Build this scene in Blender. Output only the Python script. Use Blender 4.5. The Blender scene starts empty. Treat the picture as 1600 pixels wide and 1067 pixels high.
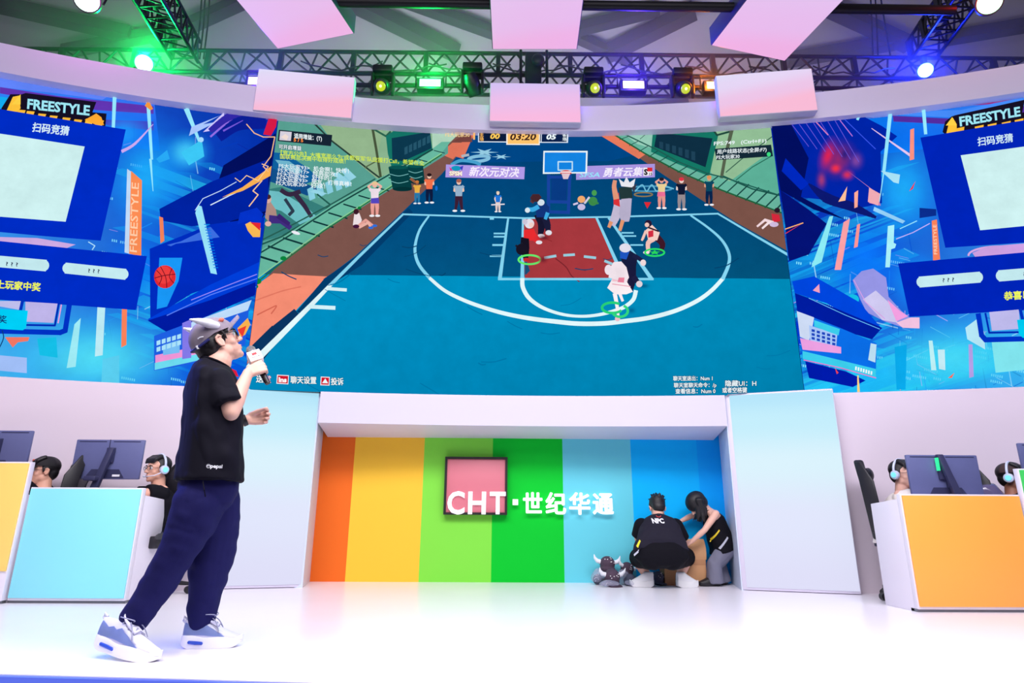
import bpy, bmesh, math, random
import numpy as np
from mathutils import Vector, Matrix, noise
from mathutils.geometry import tessellate_polygon
random.seed(7)
SC = bpy.context.scene
COL = SC.collection
PI = math.pi

# ------------------------------------------------------------------ camera
FOC = 959.82                      # focal length in photo pixels (1600 wide)
CAM_H = 0.67                      # camera height above the stage floor
def _axes():
    up = Vector((20., 3350., -FOC)).normalized()
    yv = -(20. * -18. + FOC * FOC) / 3350.
    fw = Vector((-18., yv, -FOC)).normalized()
    return fw.cross(up), fw, up
_rt, _fw, _up = _axes()
CAM_M = Matrix((_rt, _fw, _up))   # camera space -> world
cd = bpy.data.cameras.new('camera'); cam = bpy.data.objects.new('camera', cd); COL.objects.link(cam)
cd.sensor_fit = 'HORIZONTAL'; cd.sensor_width = 36.0; cd.lens = FOC * 36.0 / 1600.0
cd.clip_start = 0.05; cd.clip_end = 200
cam.matrix_world = Matrix.Translation((0, 0, CAM_H)) @ CAM_M.to_4x4()
SC.camera = cam

# ------------------------------------------------------------------ world, exposure, large lights
SC.view_settings.view_transform = 'Standard'; SC.view_settings.look = 'None'
SC.view_settings.exposure = 0.0; SC.view_settings.gamma = 1.0; SC.view_settings.use_curve_mapping = False
w = bpy.data.worlds.new('hall'); SC.world = w; w.use_nodes = True
w.node_tree.nodes['Background'].inputs[0].default_value = (0.62, 0.58, 0.78, 1)
w.node_tree.nodes['Background'].inputs[1].default_value = 0.26

def lamp(name, kind, loc, target, energy, color, size=1.0, size_y=None, angle=60, blend=0.5):
    ld = bpy.data.lights.new(name, kind); ld.energy = energy; ld.color = color
    if kind == 'AREA':
        ld.shape = 'RECTANGLE'; ld.size = size; ld.size_y = size_y or size
    elif kind == 'SPOT':
        ld.spot_size = math.radians(angle); ld.spot_blend = blend; ld.shadow_soft_size = size
    else:
        ld.shadow_soft_size = size
    o = bpy.data.objects.new(name, ld); COL.objects.link(o); o.location = loc
    if target is not None:
        o.rotation_euler = (Vector(target) - Vector(loc)).to_track_quat('-Z', 'Y').to_euler()
    return o
# the stage wash hung over the front of the stage, above and behind the photographer
lamp('stage_wash', 'AREA', (0.2, -1.5, 6.0), (0.2, 6.0, 1.6), 305, (1.0, 0.95, 1.0), 8, 3)
lamp('stage_top_wash', 'AREA', (0.2, 1.9, 5.0), (0.2, 2.2, 0), 500, (0.98, 0.96, 1.0), 8, 2)
lamp('roof_fill', 'AREA', (0.2, 9.0, 5.6), (0.2, 11.5, 11.0), 420, (0.9, 0.86, 1.0), 8, 2)  # unseen area light added behind the screens to brighten the roof
lamp('blue_side_spot', 'SPOT', (-5.0, 4.7, 3.3), (-1.75, 3.45, 0.95), 650, (0.02, 0.07, 1.0), 0.12, angle=30, blend=0.6)
lamp('pink_left_spot', 'SPOT', (-3.5, 2.2, 5.0), (-4.6, 5.9, 1.3), 110, (1.0, 0.55, 0.62), 0.4, angle=60, blend=0.8)
lamp('violet_right_spot', 'SPOT', (3.0, 2.2, 5.0), (5.2, 5.9, 1.2), 90, (0.45, 0.42, 1.0), 0.4, angle=60, blend=0.8)
lamp('pink_front_spot', 'SPOT', (4.0, 1.0, 4.5), (2.9, 3.2, 0.0), 60, (1.0, 0.4, 0.9), 0.4, angle=50, blend=0.9)

# ------------------------------------------------------------------ pixel helpers (photo frame 1600 x 1067)
def ray(px, py):
    return CAM_M @ Vector((px - 800.0, 533.5 - py, -FOC))
def at(px, py, Y):                # the point seen at this pixel on the plane y = Y
    r = ray(px, py); r = r * (Y / r.y); return Vector((r.x, r.y, r.z + CAM_H))
def floor_at(px, py, z=0.0):
    r = ray(px, py); r = r * ((z - CAM_H) / r.z); return Vector((r.x, r.y, z))
CX, R0 = 0.22, 17.9               # the curved back wall: a circle seen from inside
CY = 6.5 - R0
def arc_at(px, py, R=R0):
    r = ray(px, py); d = Vector((r.x, r.y)); c = Vector((CX, CY))
    a = d.dot(d); b = -2 * d.dot(c); cc = c.dot(c) - R * R
    t = (-b + math.sqrt(b * b - 4 * a * cc)) / (2 * a)
    ang = math.atan2(d.x * t - CX, d.y * t - CY)
    return ang * R0, r.z * t + CAM_H          # s (along the wall), z
def arc_pt(s, z, R=R0):
    a = s / R0
    return Vector((CX + R * math.sin(a), CY + R * math.cos(a), z))

# ------------------------------------------------------------------ colours and materials
def lin(c):
    def f(v):
        v = v / 255.0
        return v / 12.92 if v <= 0.04045 else ((v + 0.055) / 1.055) ** 2.4
    return (f(c[0]), f(c[1]), f(c[2]), 1.0)
_mats = {}
def mat(name, col=(200, 200, 200), rough=0.5, metal=0.0, emit=None, strength=1.0, noise_amt=0.0, noise_scale=20.0,
        bump=0.0, bump_scale=60.0, alpha=1.0, coat=0.0, spec=None, wave=None):
    if name in _mats: return _mats[name]
    m = bpy.data.materials.new(name); m.use_nodes = True
    nt = m.node_tree; b = nt.nodes['Principled BSDF']
    b.inputs['Base Color'].default_value = lin(col)
    b.inputs['Roughness'].default_value = rough; b.inputs['Metallic'].default_value = metal
    if spec is not None: b.inputs['Specular IOR Level'].default_value = spec
    if coat: b.inputs['Coat Weight'].default_value = coat
    if alpha < 1: b.inputs['Alpha'].default_value = alpha
    if emit is not None:
        b.inputs['Emission Color'].default_value = lin(emit); b.inputs['Emission Strength'].default_value = strength
    tc = None
    if noise_amt or bump:
        tc = nt.nodes.new('ShaderNodeTexCoord')
    if noise_amt:
        n = nt.nodes.new('ShaderNodeTexNoise'); n.inputs['Scale'].default_value = noise_scale; n.inputs['Detail'].default_value = 6
        nt.links.new(tc.outputs['Object'], n.inputs['Vector'])
        mx = nt.nodes.new('ShaderNodeMix'); mx.data_type = 'RGBA'
        c = lin(col)
        mx.inputs[6].default_value = tuple(v * (1 - noise_amt) for v in c[:3]) + (1,)
        mx.inputs[7].default_value = tuple(min(1, v * (1 + noise_amt)) for v in c[:3]) + (1,)
        nt.links.new(n.outputs['Fac'], mx.inputs[0]); nt.links.new(mx.outputs[2], b.inputs['Base Color'])
    if bump:
        n2 = nt.nodes.new('ShaderNodeTexNoise'); n2.inputs['Scale'].default_value = bump_scale; n2.inputs['Detail'].default_value = 4
        nt.links.new(tc.outputs['Object'], n2.inputs['Vector'])
        bp = nt.nodes.new('ShaderNodeBump'); bp.inputs['Strength'].default_value = bump; bp.inputs['Distance'].default_value = 0.01
        nt.links.new(n2.outputs['Fac'], bp.inputs['Height']); nt.links.new(bp.outputs['Normal'], b.inputs['Normal'])
    _mats[name] = m
    return m
def grad_panel(name, stops, axis='Z', strength=0.9, base=(235, 235, 240), lo=0.0, hi=1.0, tilt=0.0):
    """A back-lit light-box skin: colour gradient put into the emission along generated coordinates."""
    m = bpy.data.materials.new(name); m.use_nodes = True; nt = m.node_tree; b = nt.nodes['Principled BSDF']
    b.inputs['Base Color'].default_value = lin((40, 40, 40)); b.inputs['Roughness'].default_value = 0.6
    tc = nt.nodes.new('ShaderNodeTexCoord'); sp = nt.nodes.new('ShaderNodeSeparateXYZ'); nt.links.new(tc.outputs['Generated'], sp.inputs[0])
    rp = nt.nodes.new('ShaderNodeValToRGB')
    cr = rp.color_ramp
    while len(cr.elements) < len(stops): cr.elements.new(0.5)
    for e, (p, c) in zip(cr.elements, stops): e.position = p; e.color = lin(c)
    cr.interpolation = 'EASE'
    src = sp.outputs[axis]
    if tilt:
        ad = nt.nodes.new('ShaderNodeMath'); ad.operation = 'MULTIPLY_ADD'; ad.inputs[1].default_value = tilt
        nt.links.new(sp.outputs['X'], ad.inputs[0]); nt.links.new(src, ad.inputs[2]); src = ad.outputs[0]
    nt.links.new(src, rp.inputs[0]); nt.links.new(rp.outputs[0], b.inputs['Emission Color'])
    b.inputs['Emission Strength'].default_value = strength
    return m

# ------------------------------------------------------------------ object helpers
def tag(o, label=None, cat=None, group=None, kind=None):
    if label: o['label'] = label
    if cat: o['category'] = cat
    if group: o['group'] = group
    if kind: o['kind'] = kind
    return o
def thing(name, label, cat, loc=(0, 0, 0), rotz=0.0, group=None):
    o = bpy.data.objects.new(name, None); o.empty_display_size = 0.1; COL.objects.link(o)
    o.location = loc; o.rotation_euler = (0, 0, rotz)
    o['_m'] = [v for row in (Matrix.Translation(loc) @ Matrix.Rotation(rotz, 4, 'Z')) for v in row]
    return tag(o, label, cat, group)
def pmat(o):
    if o is None: return Matrix.Identity(4)
    if '_m' in o:
        v = list(o['_m']); return Matrix((v[0:4], v[4:8], v[8:12], v[12:16]))
    return pmat(o.parent)
def link_mesh(name, me, m, parent=None, smooth=True):
    o = bpy.data.objects.new(name, me); COL.objects.link(o)
    if m is not None:
        for mm in (m if isinstance(m, (list, tuple)) else [m]): me.materials.append(mm)
    if parent is not None: o.parent = parent
    if smooth: me.shade_smooth() if hasattr(me, 'shade_smooth') else None
    return o
class MB:
    """Collects shapes; build() links them as ONE mesh object."""
    def __init__(s): s.bm = bmesh.new(); s.mi = 0
    def _new(s, verts):
        for v in verts:
            for f in v.link_faces: f.material_index = s.mi
    def face(s, pts):
        f = s.bm.faces.new([s.bm.verts.new(p) for p in pts]); f.material_index = s.mi; return f
    def box(s, c, size, rot=None):
        r = bmesh.ops.create_cube(s.bm, size=1.0)
        M = Matrix.Translation(c) @ (rot.to_4x4() if rot is not None else Matrix.Identity(4)) @ Matrix.Diagonal((size[0], size[1], size[2], 1))
        bmesh.ops.transform(s.bm, matrix=M, verts=r['verts']); s._new(r['verts']); return s
    def boxmm(s, a, b):
        a = Vector(a); b = Vector(b); return s.box((a + b) / 2, (abs(b.x - a.x), abs(b.y - a.y), abs(b.z - a.z)))
    def cone(s, p0, p1, r0, r1, n=16, cap=True):
        p0 = Vector(p0); p1 = Vector(p1); d = p1 - p0; L = d.length
        if L < 1e-6: return s
        q = d.to_track_quat('Z', 'Y').to_matrix().to_4x4()
        r = bmesh.ops.create_cone(s.bm, cap_ends=cap, segments=n, radius1=max(r0, 1e-5), radius2=max(r1, 1e-5), depth=L)
        bmesh.ops.transform(s.bm, matrix=Matrix.Translation((p0 + p1) / 2) @ q, verts=r['verts']); s._new(r['verts']); return s
    def cyl(s, p0, p1, r, n=16): return s.cone(p0, p1, r, r, n)
    def ell(s, c, rad, rot=None, u=16, v=10):
        r = bmesh.ops.create_uvsphere(s.bm, u_segments=u, v_segments=v, radius=1.0)
        if not hasattr(rad, '__len__'): rad = (rad, rad, rad)
        M = Matrix.Translation(c) @ (rot.to_4x4() if rot is not None else Matrix.Identity(4)) @ Matrix.Diagonal((rad[0], rad[1], rad[2], 1))
        bmesh.ops.transform(s.bm, matrix=M, verts=r['verts']); s._new(r['verts']); return s
    def chain(s, pts, rads, n=14):
        if not hasattr(rads, '__len__'): rads = [rads] * len(pts)
        for i, p in enumerate(pts):
            s.ell(p, rads[i], u=n, v=max(8, n // 2 + 2))
            if i: s.cone(pts[i - 1], p, rads[i - 1], rads[i], n)
        return s
    def tube(s, pts, r, n=10):
        pts = [Vector(p) for p in pts]
        rings = []
        up = Vector((0, 0, 1))
        for i, p in enumerate(pts):
            d = (pts[min(i + 1, len(pts) - 1)] - pts[max(i - 1, 0)]).normalized()
            if abs(d.dot(up)) > 0.98: up = Vector((0, 1, 0)) if abs(d.y) < 0.9 else Vector((1, 0, 0))
            x = d.cross(up).normalized(); y = x.cross(d).normalized()
            rr = r[i] if hasattr(r, '__len__') else r
            rings.append([s.bm.verts.new(p + x * (math.cos(2 * PI * k / n) * rr) + y * (math.sin(2 * PI * k / n) * rr)) for k in range(n)])
        for a, b in zip(rings, rings[1:]):
            for k in range(n):
                f = s.bm.faces.new((a[k], a[(k + 1) % n], b[(k + 1) % n], b[k])); f.material_index = s.mi
        for rg in (rings[0][::-1], rings[-1]):
            f = s.bm.faces.new(rg); f.material_index = s.mi
        return s
    def loft(s, rings, cap=True):
        vs = [[s.bm.verts.new(p) for p in r] for r in rings]; n = len(vs[0])
        for a, b in zip(vs, vs[1:]):
            for k in range(n):
                f = s.bm.faces.new((a[k], a[(k + 1) % n], b[(k + 1) % n], b[k])); f.material_index = s.mi
        if cap:
            for rg in (vs[0][::-1], vs[-1]):
                f = s.bm.faces.new(rg); f.material_index = s.mi
        return s
    def prism(s, poly, off):
        """poly: list of 3D points (planar), extruded by vector off."""
        off = Vector(off); return s.loft([[Vector(p) for p in poly], [Vector(p) + off for p in poly]])
    def mesh(s, parent=None, local=False, bevel=0.0, seg=2, recalc=True):
        if recalc: bmesh.ops.recalc_face_normals(s.bm, faces=s.bm.faces)
        if bevel:
            es = [e for e in s.bm.edges if len(e.link_faces) == 2 and e.calc_face_angle(0) > 0.6]
            bmesh.ops.bevel(s.bm, geom=es, offset=bevel, segments=seg, affect='EDGES', profile=0.5, clamp_overlap=True)
        if not local and parent is not None: s.bm.transform(pmat(parent).inverted())
        me = bpy.data.meshes.new('m'); s.bm.to_mesh(me); s.bm.free(); return me
    def build(s, name, m, parent=None, local=False, bevel=0.0, seg=2, smooth=True, angle=35):
        me = s.mesh(parent, local, bevel, seg); me.name = name
        o = link_mesh(name, me, m, parent, False)
        if smooth:
            try:
                me.shade_smooth(); me.set_sharp_from_angle(angle=math.radians(angle))
            except Exception: pass
        return o
    def remesh(s, name, m, parent=None, voxel=0.006, smooth=6, factor=0.5, local=False, disp=None):
        """union of everything collected, as one continuous skin"""
        bmesh.ops.recalc_face_normals(s.bm, faces=s.bm.faces)
        me = bpy.data.meshes.new('tmp'); s.bm.to_mesh(me); s.bm.free()
        t = bpy.data.objects.new('tmp', me); COL.objects.link(t)
        md = t.modifiers.new('r', 'REMESH'); md.mode = 'VOXEL'; md.voxel_size = voxel; md.adaptivity = 0
        if smooth:
            ms = t.modifiers.new('s', 'SMOOTH'); ms.iterations = smooth; ms.factor = factor
        dg = bpy.context.evaluated_depsgraph_get(); dg.update()
        out = bpy.data.meshes.new_from_object(t.evaluated_get(dg))
        bpy.data.objects.remove(t); bpy.data.meshes.remove(me)
        out.materials.clear(); out.name = name
        n = len(out.vertices)
        if disp is not None:
            co = np.empty(n * 3, 'f'); out.vertices.foreach_get('co', co); co = co.reshape(-1, 3)
            no = np.empty(n * 3, 'f'); out.vertices.foreach_get('normal', no); no = no.reshape(-1, 3)
            d = disp(co, no); co = co + no * d[:, None]
            out.vertices.foreach_set('co', co.ravel().astype('f'))
        if parent is not None and not local: out.transform(pmat(parent).inverted())
        o = link_mesh(name, out, m, parent, False)
        out.shade_smooth()
        return o
def copy_tree(o, parent=None):
    c = o.copy(); COL.objects.link(c)
    if parent is not None: c.parent = parent
    for ch in list(o.children): copy_tree(ch, c)
    return c
_tcache = {}
def text_geo(body, bold=0.0, extrude=0.0, shear=0.0, res=3):
    """glyph mesh of unit size; returns verts (3D list), faces, width"""
    k = (body, bold, extrude, shear, res)
    if k in _tcache: return _tcache[k]
    cu = bpy.data.curves.new('t', 'FONT'); cu.body = body; cu.size = 1.0; cu.offset = bold; cu.extrude = extrude; cu.shear = shear
    cu.resolution_u = res
    o = bpy.data.objects.new('t', cu); COL.objects.link(o)
    dg = bpy.context.evaluated_depsgraph_get(); dg.update()
    me = bpy.data.meshes.new_from_object(o.evaluated_get(dg))
    V = [tuple(v.co) for v in me.vertices]; F = [tuple(p.vertices) for p in me.polygons]
    bpy.data.objects.remove(o); bpy.data.curves.remove(cu); bpy.data.meshes.remove(me)
    wd = (min(v[0] for v in V), max(v[0] for v in V)) if V else (0, 0)
    _tcache[k] = (V, F, wd); return _tcache[k]
def text_obj(name, body, m, parent, origin, xdir, ydir, size, width=None, bold=0.0, extrude=0.0, shear=0.0):
    """lettering as real geometry on a surface; xdir / ydir unit vectors in the world; width fixes the length"""
    V, F, (x0, x1) = text_geo(body, bold, extrude / size if size else 0, shear)
    xd = Vector(xdir).normalized(); yd = Vector(ydir).normalized(); zd = xd.cross(yd)
    sx = width / (x1 - x0) if width else size
    inv = pmat(parent).inverted()
    me = bpy.data.meshes.new(name)
    me.from_pydata([tuple(inv @ (Vector(origin) + xd * ((v[0] - x0) * sx) + yd * (v[1] * size) + zd * (v[2] * size + extrude))) for v in V], [], F)
    return link_mesh(name, me, m, parent, False)
def arc_slab(name, s0, s1, z0, z1, Rf, Rb, m, parent=None, step=0.3):
    mb = MB(); n = max(2, int((s1 - s0) / step)); rings = []
    for i in range(n + 1):
        s = s0 + (s1 - s0) * i / n
        rings.append([arc_pt(s, z0, Rf), arc_pt(s, z1, Rf), arc_pt(s, z1, Rb), arc_pt(s, z0, Rb)])
    mb.loft(rings)
    return mb.build(name, m, parent, angle=30)
def at_z(px, py, z):
    r = ray(px, py); r = r * ((z - CAM_H) / r.z); return Vector((r.x, r.y, z))
# ================================================================== the setting
M_white = mat('painted_white', (216, 210, 228), 0.45, bump=0.02, bump_scale=40)
M_wall = mat('wall_white', (228, 214, 226), 0.55, bump=0.03, bump_scale=30)
M_fascia = mat('fascia_white', (238, 232, 255), 0.5, bump=0.02, bump_scale=30)
M_floor = mat('stage_floor_white', (244, 240, 248), 0.26, spec=.35, noise_amt=0.02, noise_scale=3, bump=0.015, bump_scale=6)
M_black = mat('black_metal', (14, 13, 20), 0.45, metal=0.4)
M_blackp = mat('black_plastic', (18, 17, 24), 0.4)
M_steel = mat('grey_steel', (120, 122, 130), 0.35, metal=0.8)

# stage floor with its gently bowed front edge
mb = MB()
front = [(-9, 3.70), (-4.5, 3.25), (-2.18, 3.02), (-1.45, 2.955), (-0.75, 2.88), (0.4, 2.76), (2.0, 2.62), (4.5, 2.45), (9, 2.3)]
top = [(x, y, 0.0) for x, y in front] + [(9, 12, 0.0), (-9, 12, 0.0)]
mb.prism(top, (0, 0, -0.12))
tag(mb.build('floor', M_floor, smooth=False), kind='structure')
mb = MB()
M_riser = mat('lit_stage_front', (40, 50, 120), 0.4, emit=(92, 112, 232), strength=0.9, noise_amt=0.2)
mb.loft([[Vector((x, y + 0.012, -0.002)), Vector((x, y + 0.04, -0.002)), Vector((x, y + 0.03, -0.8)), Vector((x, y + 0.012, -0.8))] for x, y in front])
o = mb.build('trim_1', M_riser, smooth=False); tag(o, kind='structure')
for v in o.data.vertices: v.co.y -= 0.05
mb = MB(); mb.boxmm((-14, -6, -0.85), (14, 26, -0.8))
tag(mb.build('floor_hall', mat('hall_concrete', (70, 68, 74), 0.8, noise_amt=0.15), smooth=False), kind='structure')

# curved lower walls either side of the columns, lintel over the recess
S_L, S_R = -2.10, 2.12
tag(arc_slab('wall_left', -9.5, -3.06, 0, 1.925, R0 - 0.03, R0 + 0.12, M_wall), kind='structure')
tag(arc_slab('wall_right', 3.06, 9.5, 0, 1.925, R0 - 0.03, R0 + 0.12, M_wall), kind='structure')
# lintel, sloped soffit
mb = MB(); n = 16; rings = []
for i in range(n + 1):
    s = S_L - 0.02 + (S_R - S_L + 0.04) * i / n
    a = arc_pt(s, 0, R0 - 0.02); b = Vector((a.x * 1.0 + (a.x - CX) * 0.04, 7.08, 0))
    rings.append([Vector((a.x, a.y, 1.60)), Vector((a.x, a.y, 1.925)), Vector((b.x, b.y, 1.925)), Vector((b.x, b.y, 1.535))])
mb.loft(rings); tag(mb.build('trim_2', M_white, angle=30), kind='structure')
# recess side walls (splayed)
M_reveal = mat('reveal_white', (214, 226, 246), 0.4)  # white wall, blue reflection of the stripes tinted into its colour
for nm, a, b in (('wall_recess_left', (-1.925, 6.46), (-2.03, 7.05)), ('wall_recess_right', (2.365, 6.40), (2.50, 7.05))):
    sg = -1 if 'left' in nm else 1
    mb = MB(); mb.prism([(a[0], a[1], 0), (b[0], b[1], 0), (b[0] + sg * 0.08, b[1], 0), (a[0] + sg * 0.08, a[1], 0)], (0, 0, 1.93))
    tag(mb.build(nm, M_reveal, smooth=False), kind='structure')
# striped back wall of the recess: six vertical colour bands (one printed surface)
bands = [(-2.5, (240, 112, 36)), (-1.656, (252, 200, 62)), (-0.871, (132, 226, 74)), (-0.095, (0, 200, 48)), (0.697, (104, 208, 224)), (1.475, (0, 184, 255)), (2.235, (0, 166, 250)), (3.0, None)]
mb = MB(); mts = []
for i in range(len(bands) - 1):
    x0, c = bands[i]; x1 = bands[i + 1][0]
    mb.mi = i; mb.boxmm((x0, 7.05, 0), (x1, 7.12, 1.93)); mts.append(mat('band_%s' % i, c, 0.6, spec=0.15))
tag(mb.build('wall_back', mts, smooth=False), kind='structure')

# flanking columns: leaning-in light-box slabs
M_col = grad_panel('column_led_wash', [(0.0, (222, 222, 248)), (0.35, (224, 230, 252)), (0.62, (216, 242, 252)), (0.85, (190, 236, 250)), (1.0, (172, 226, 248))], strength=0.94)  # LED colour wash of the column painted into its emission
def column(name, pa, pb, label):
    pa = Vector(pa); pb = Vector(pb); d = (pb - pa).normalized(); nrm = Vector((-d.y, d.x, 0))
    if nrm.y < 0: nrm = -nrm
    t = thing(name, label, 'light column', ((pa + pb) / 2), math.atan2(d.y, d.x))
    L = (pb - pa).length
    mb = MB(); mb.boxmm((-L / 2, 0.0, 0.004), (L / 2, 0.09, 1.945)); mb.build('body', M_white, t, local=True, bevel=0.012)
    mb = MB(); mb.boxmm((-L / 2 + 0.045, -0.006, 0.03), (L / 2 - 0.01, -0.001, 1.925)); mb.build('lit_panel', M_col, t, local=True, smooth=False)
    return t
column('light_column', (-2.90, 6.22, 0), (-1.925, 6.47, 0), 'pale blue glowing column left of the rainbow striped recess')
column('light_column', (2.37, 6.395, 0), (3.345, 6.04, 0), 'pale blue glowing column right of the rainbow striped recess')

# fascia above the screens
tag(arc_slab('trim_3', -9.5, 9.5, 5.142, 5.49, R0 - 0.10, R0 + 0.22, M_fascia), kind='structure')

# light boxes standing on the fascia and canopy panels hanging above
M_boxC = grad_panel('box_gradient_pink', [(0.0, (252, 186, 226)), (0.45, (240, 190, 236)), (1.0, (214, 194, 246))], strength=0.93, tilt=-0.12)
M_boxS = grad_panel('box_gradient_side', [(0.0, (250, 186, 214)), (0.3, (238, 196, 232)), (0.7, (230, 214, 246)), (1.0, (224, 220, 248))], strength=0.95, tilt=-0.35)
M_panel = grad_panel('canopy_gradient', [(0.0, (230, 216, 248)), (0.5, (232, 204, 248)), (0.85, (238, 192, 242)), (1.0, (246, 182, 234))], axis='Y', strength=0.92, tilt=0.08)
M_panelside = mat('canopy_edge', (46, 48, 84), 0.4)
def light_box(a, b, z0, z1, m, label):
    a = Vector((a[0], a[1], 0)); b = Vector((b[0], b[1], 0)); d = (b - a).normalized(); L = (b - a).length
    t = thing('light_box', label, 'light box', (a + b) / 2 + Vector((0, 0, z0)), math.atan2(d.y, d.x))
    H = z1 - z0
    mb = MB(); mb.boxmm((-L / 2, 0.0, 0), (L / 2, 0.11, H)); mb.build('housing', M_white, t, local=True, bevel=0.006)
    mb = MB(); mb.boxmm((-L / 2 + 0.008, -0.006, 0.008), (L / 2 - 0.008, -0.0005, H - 0.008)); mb.build('lit_face', m, t, local=True, smooth=False)
light_box((-0.18, 6.26), (0.905, 6.26), 5.165, 5.705, M_boxC, 'pink glowing light box at the middle of the white fascia')
pL = at_z(404, 107, 5.72); pR = at_z(555, 121, 5.72)
light_box((pL.x, pL.y), (pR.x, pR.y), 5.15, 5.72, M_boxS, 'lavender light box on the fascia nearest the standing presenter')
light_box((2.495, 6.09), (3.57, 5.94), 5.15, 5.72, M_boxS, 'lavender light box on the fascia right of the scoreboard')
def canopy(a, b, z, label, L=2.4):
    a = Vector((a[0], a[1], 0)); b = Vector((b[0], b[1], 0)); d = (b - a).normalized(); W = (b - a).length
    t = thing('canopy_panel', label, 'ceiling light panel', (a + b) / 2 + Vector((0, 0, z)), math.atan2(d.y, d.x))
    mb = MB(); mb.boxmm((-W / 2, -L, 0.0), (W / 2, 0, 0.26)); mb.build('housing', M_panelside, t, local=True, bevel=0.006)
    mb = MB(); mb.boxmm((-W / 2 + 0.01, -L + 0.01, -0.006), (W / 2 - 0.01, -0.012, -0.0005)); mb.build('lit_face', M_panel, t, local=True, smooth=False)
    for sx in (-1, 1):
        mb = MB(); mb.cyl((sx * (W / 2 - 0.15), -0.3, 0.26), (sx * (W / 2 - 0.15), -0.3, 1.6), 0.008, 8); mb.build('hanging_wire', M_black, t, local=True)
ZP = 6.2
for px0, px1, lb in (((769, 77), (902, 77), 'pink glowing canopy panel hanging over the middle of the stage'),
                     ((434, 76.5), (554, 52.5), 'pink glowing canopy panel hanging beside the green stage light'),
                     ((1110.6, 71), (1226, 95.5), 'pink glowing canopy panel hanging beside the blue stage light')):
    a = at_z(px0[0], px0[1], ZP); b = at_z(px1[0], px1[1], ZP)
    canopy((a.x, a.y), (b.x, b.y), ZP, lb)

# hall roof
RA, RB = Vector((0, 2.0, 15.4)), Vector((0, 25.0, 5.3))
RN = Vector((0, -(RB.z - RA.z), RB.y - RA.y)).normalized()      # plane normal
def roof_at(px, py, below=0.25):
    r = ray(px, py); o0 = Vector((0, 0, CAM_H)); t = ((RA - RN * below) - o0).dot(RN) / r.dot(RN); return o0 + r * t
mb = MB()
mb.prism([(-24, RA.y, RA.z), (24, RA.y, RA.z), (24, RB.y, RB.z), (-24, RB.y, RB.z)], (0, 0.05, 0.12))
M_roof = mat('tent_fabric', (164, 158, 168), 0.8, noise_amt=0.12, noise_scale=0.6, bump=0.15, bump_scale=3)
tag(mb.build('ceiling', M_roof, smooth=False), kind='structure')
M_beam = mat('roof_beam_grey', (62, 58, 72), 0.6)
for i, (p0, p1, rr) in enumerate((((-60, -6), (205, 54), .17), ((240, 66), (400, -8), .15), ((540, -2), (715, 84), .19), ((620, -4), (775, 52), .14),
                                  ((945, 86), (1085, 16), .19), ((895, 48), (1030, 14), .14), ((1290, 10), (1420, 70), .17), ((1230, 94), (1400, 66), .16),
                                  ((1480, 60), (1660, 30), .15), ((100, 80), (290, 45), .14), ((560, 140), (640, 165), .14), ((905, 60), (985, 96), .12), ((1075, 160), (980, 175), .12))):
    mb = MB(); a = roof_at(*p0); b = roof_at(*p1); d = (b - a); q = d.to_track_quat('Z', 'Y').to_matrix()
    mb.box((a + b) / 2, (rr * 1.6, rr * 1.6, d.length), q)
    tag(mb.build('trim_%d' % (i + 4), M_beam, smooth=False), kind='structure')

# ------------------------------------------------------------------ trusses
def truss(name, label, a, b, h, dpt, up=Vector((0, 0, 1)), bays=12, r=0.028):
    a = Vector(a); b = Vector(b); d = (b - a); L = d.length; x = d.normalized(); y = up.cross(x).normalized(); z = x.cross(y).normalized()
    t = thing(name, label, 'truss', a)
    P = lambda u, v, w_: a + x * (u * L) + y * (v * dpt) + z * (w_ * h)
    for v in (0, 1):
        for w_ in (0, 1):
            mb = MB(); mb.cyl(P(0, v, w_), P(1, v, w_), r, 10); mb.build('chord', M_black, t)
    mb = MB()
    for i in range(bays):
        u0, u1 = i / bays, (i + 1) / bays; um = (u0 + u1) / 2
        for v in (0, 1):
            mb.cyl(P(u0, v, 0), P(um, v, 1), r * .55, 6); mb.cyl(P(um, v, 1), P(u1, v, 0), r * .55, 6)
        for w_ in (0, 1):
            mb.cyl(P(u0, 0, w_), P(um, 1, w_), r * .5, 6); mb.cyl(P(um, 1, w_), P(u1, 0, w_), r * .5, 6)
        if i % 2 == 0: mb.box(P(u0, 0, .5), (0.06, 0.06, h))
    mb.build('lacing', M_black, t)
    return t
TY = 7.2
a = at(120, 78, TY); b = at(1530, 90, TY)
ta = Vector((a.x - 1.2, TY, a.z - 0.36)); tb = Vector((b.x + 1.2, TY, b.z - 0.36))
truss('lighting_truss', 'long black lighting truss running behind the white fascia', ta, tb, 0.36, 0.42, bays=30)
zt = ta.z
p0 = at(268, 92, 7.15); p1 = at(190, -30, 5.62)
truss('lighting_truss', 'black truss slanting up out of frame beside the magenta light', p0, p1, 0.30, 0.34, bays=7, r=.025)
p0 = at(1424, 92, 7.15); p1 = at(1510, -30, 5.62)
truss('lighting_truss', 'black truss slanting up out of frame beside the red light', p0, p1, 0.30, 0.34, bays=7, r=.025)
mb = MB(); a = at(500, 3, 5.7); b = at(1490, 16, 5.7); mb.cyl(a, b, 0.055, 12)
tag(mb.build('rigging_pipe', M_black), 'black horizontal pipe crossing behind the three hanging canopy panels', 'pipe')
mb = MB(); a = at(285, 131, 7.05); b = at(1430, 139, 7.05); mb.cyl(a, b, 0.03, 12)
tag(mb.build('lamp_bar', M_black), 'black bar under the long truss carrying the moving lights', 'pipe')
ZB = (a.z + b.z) / 2
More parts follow.
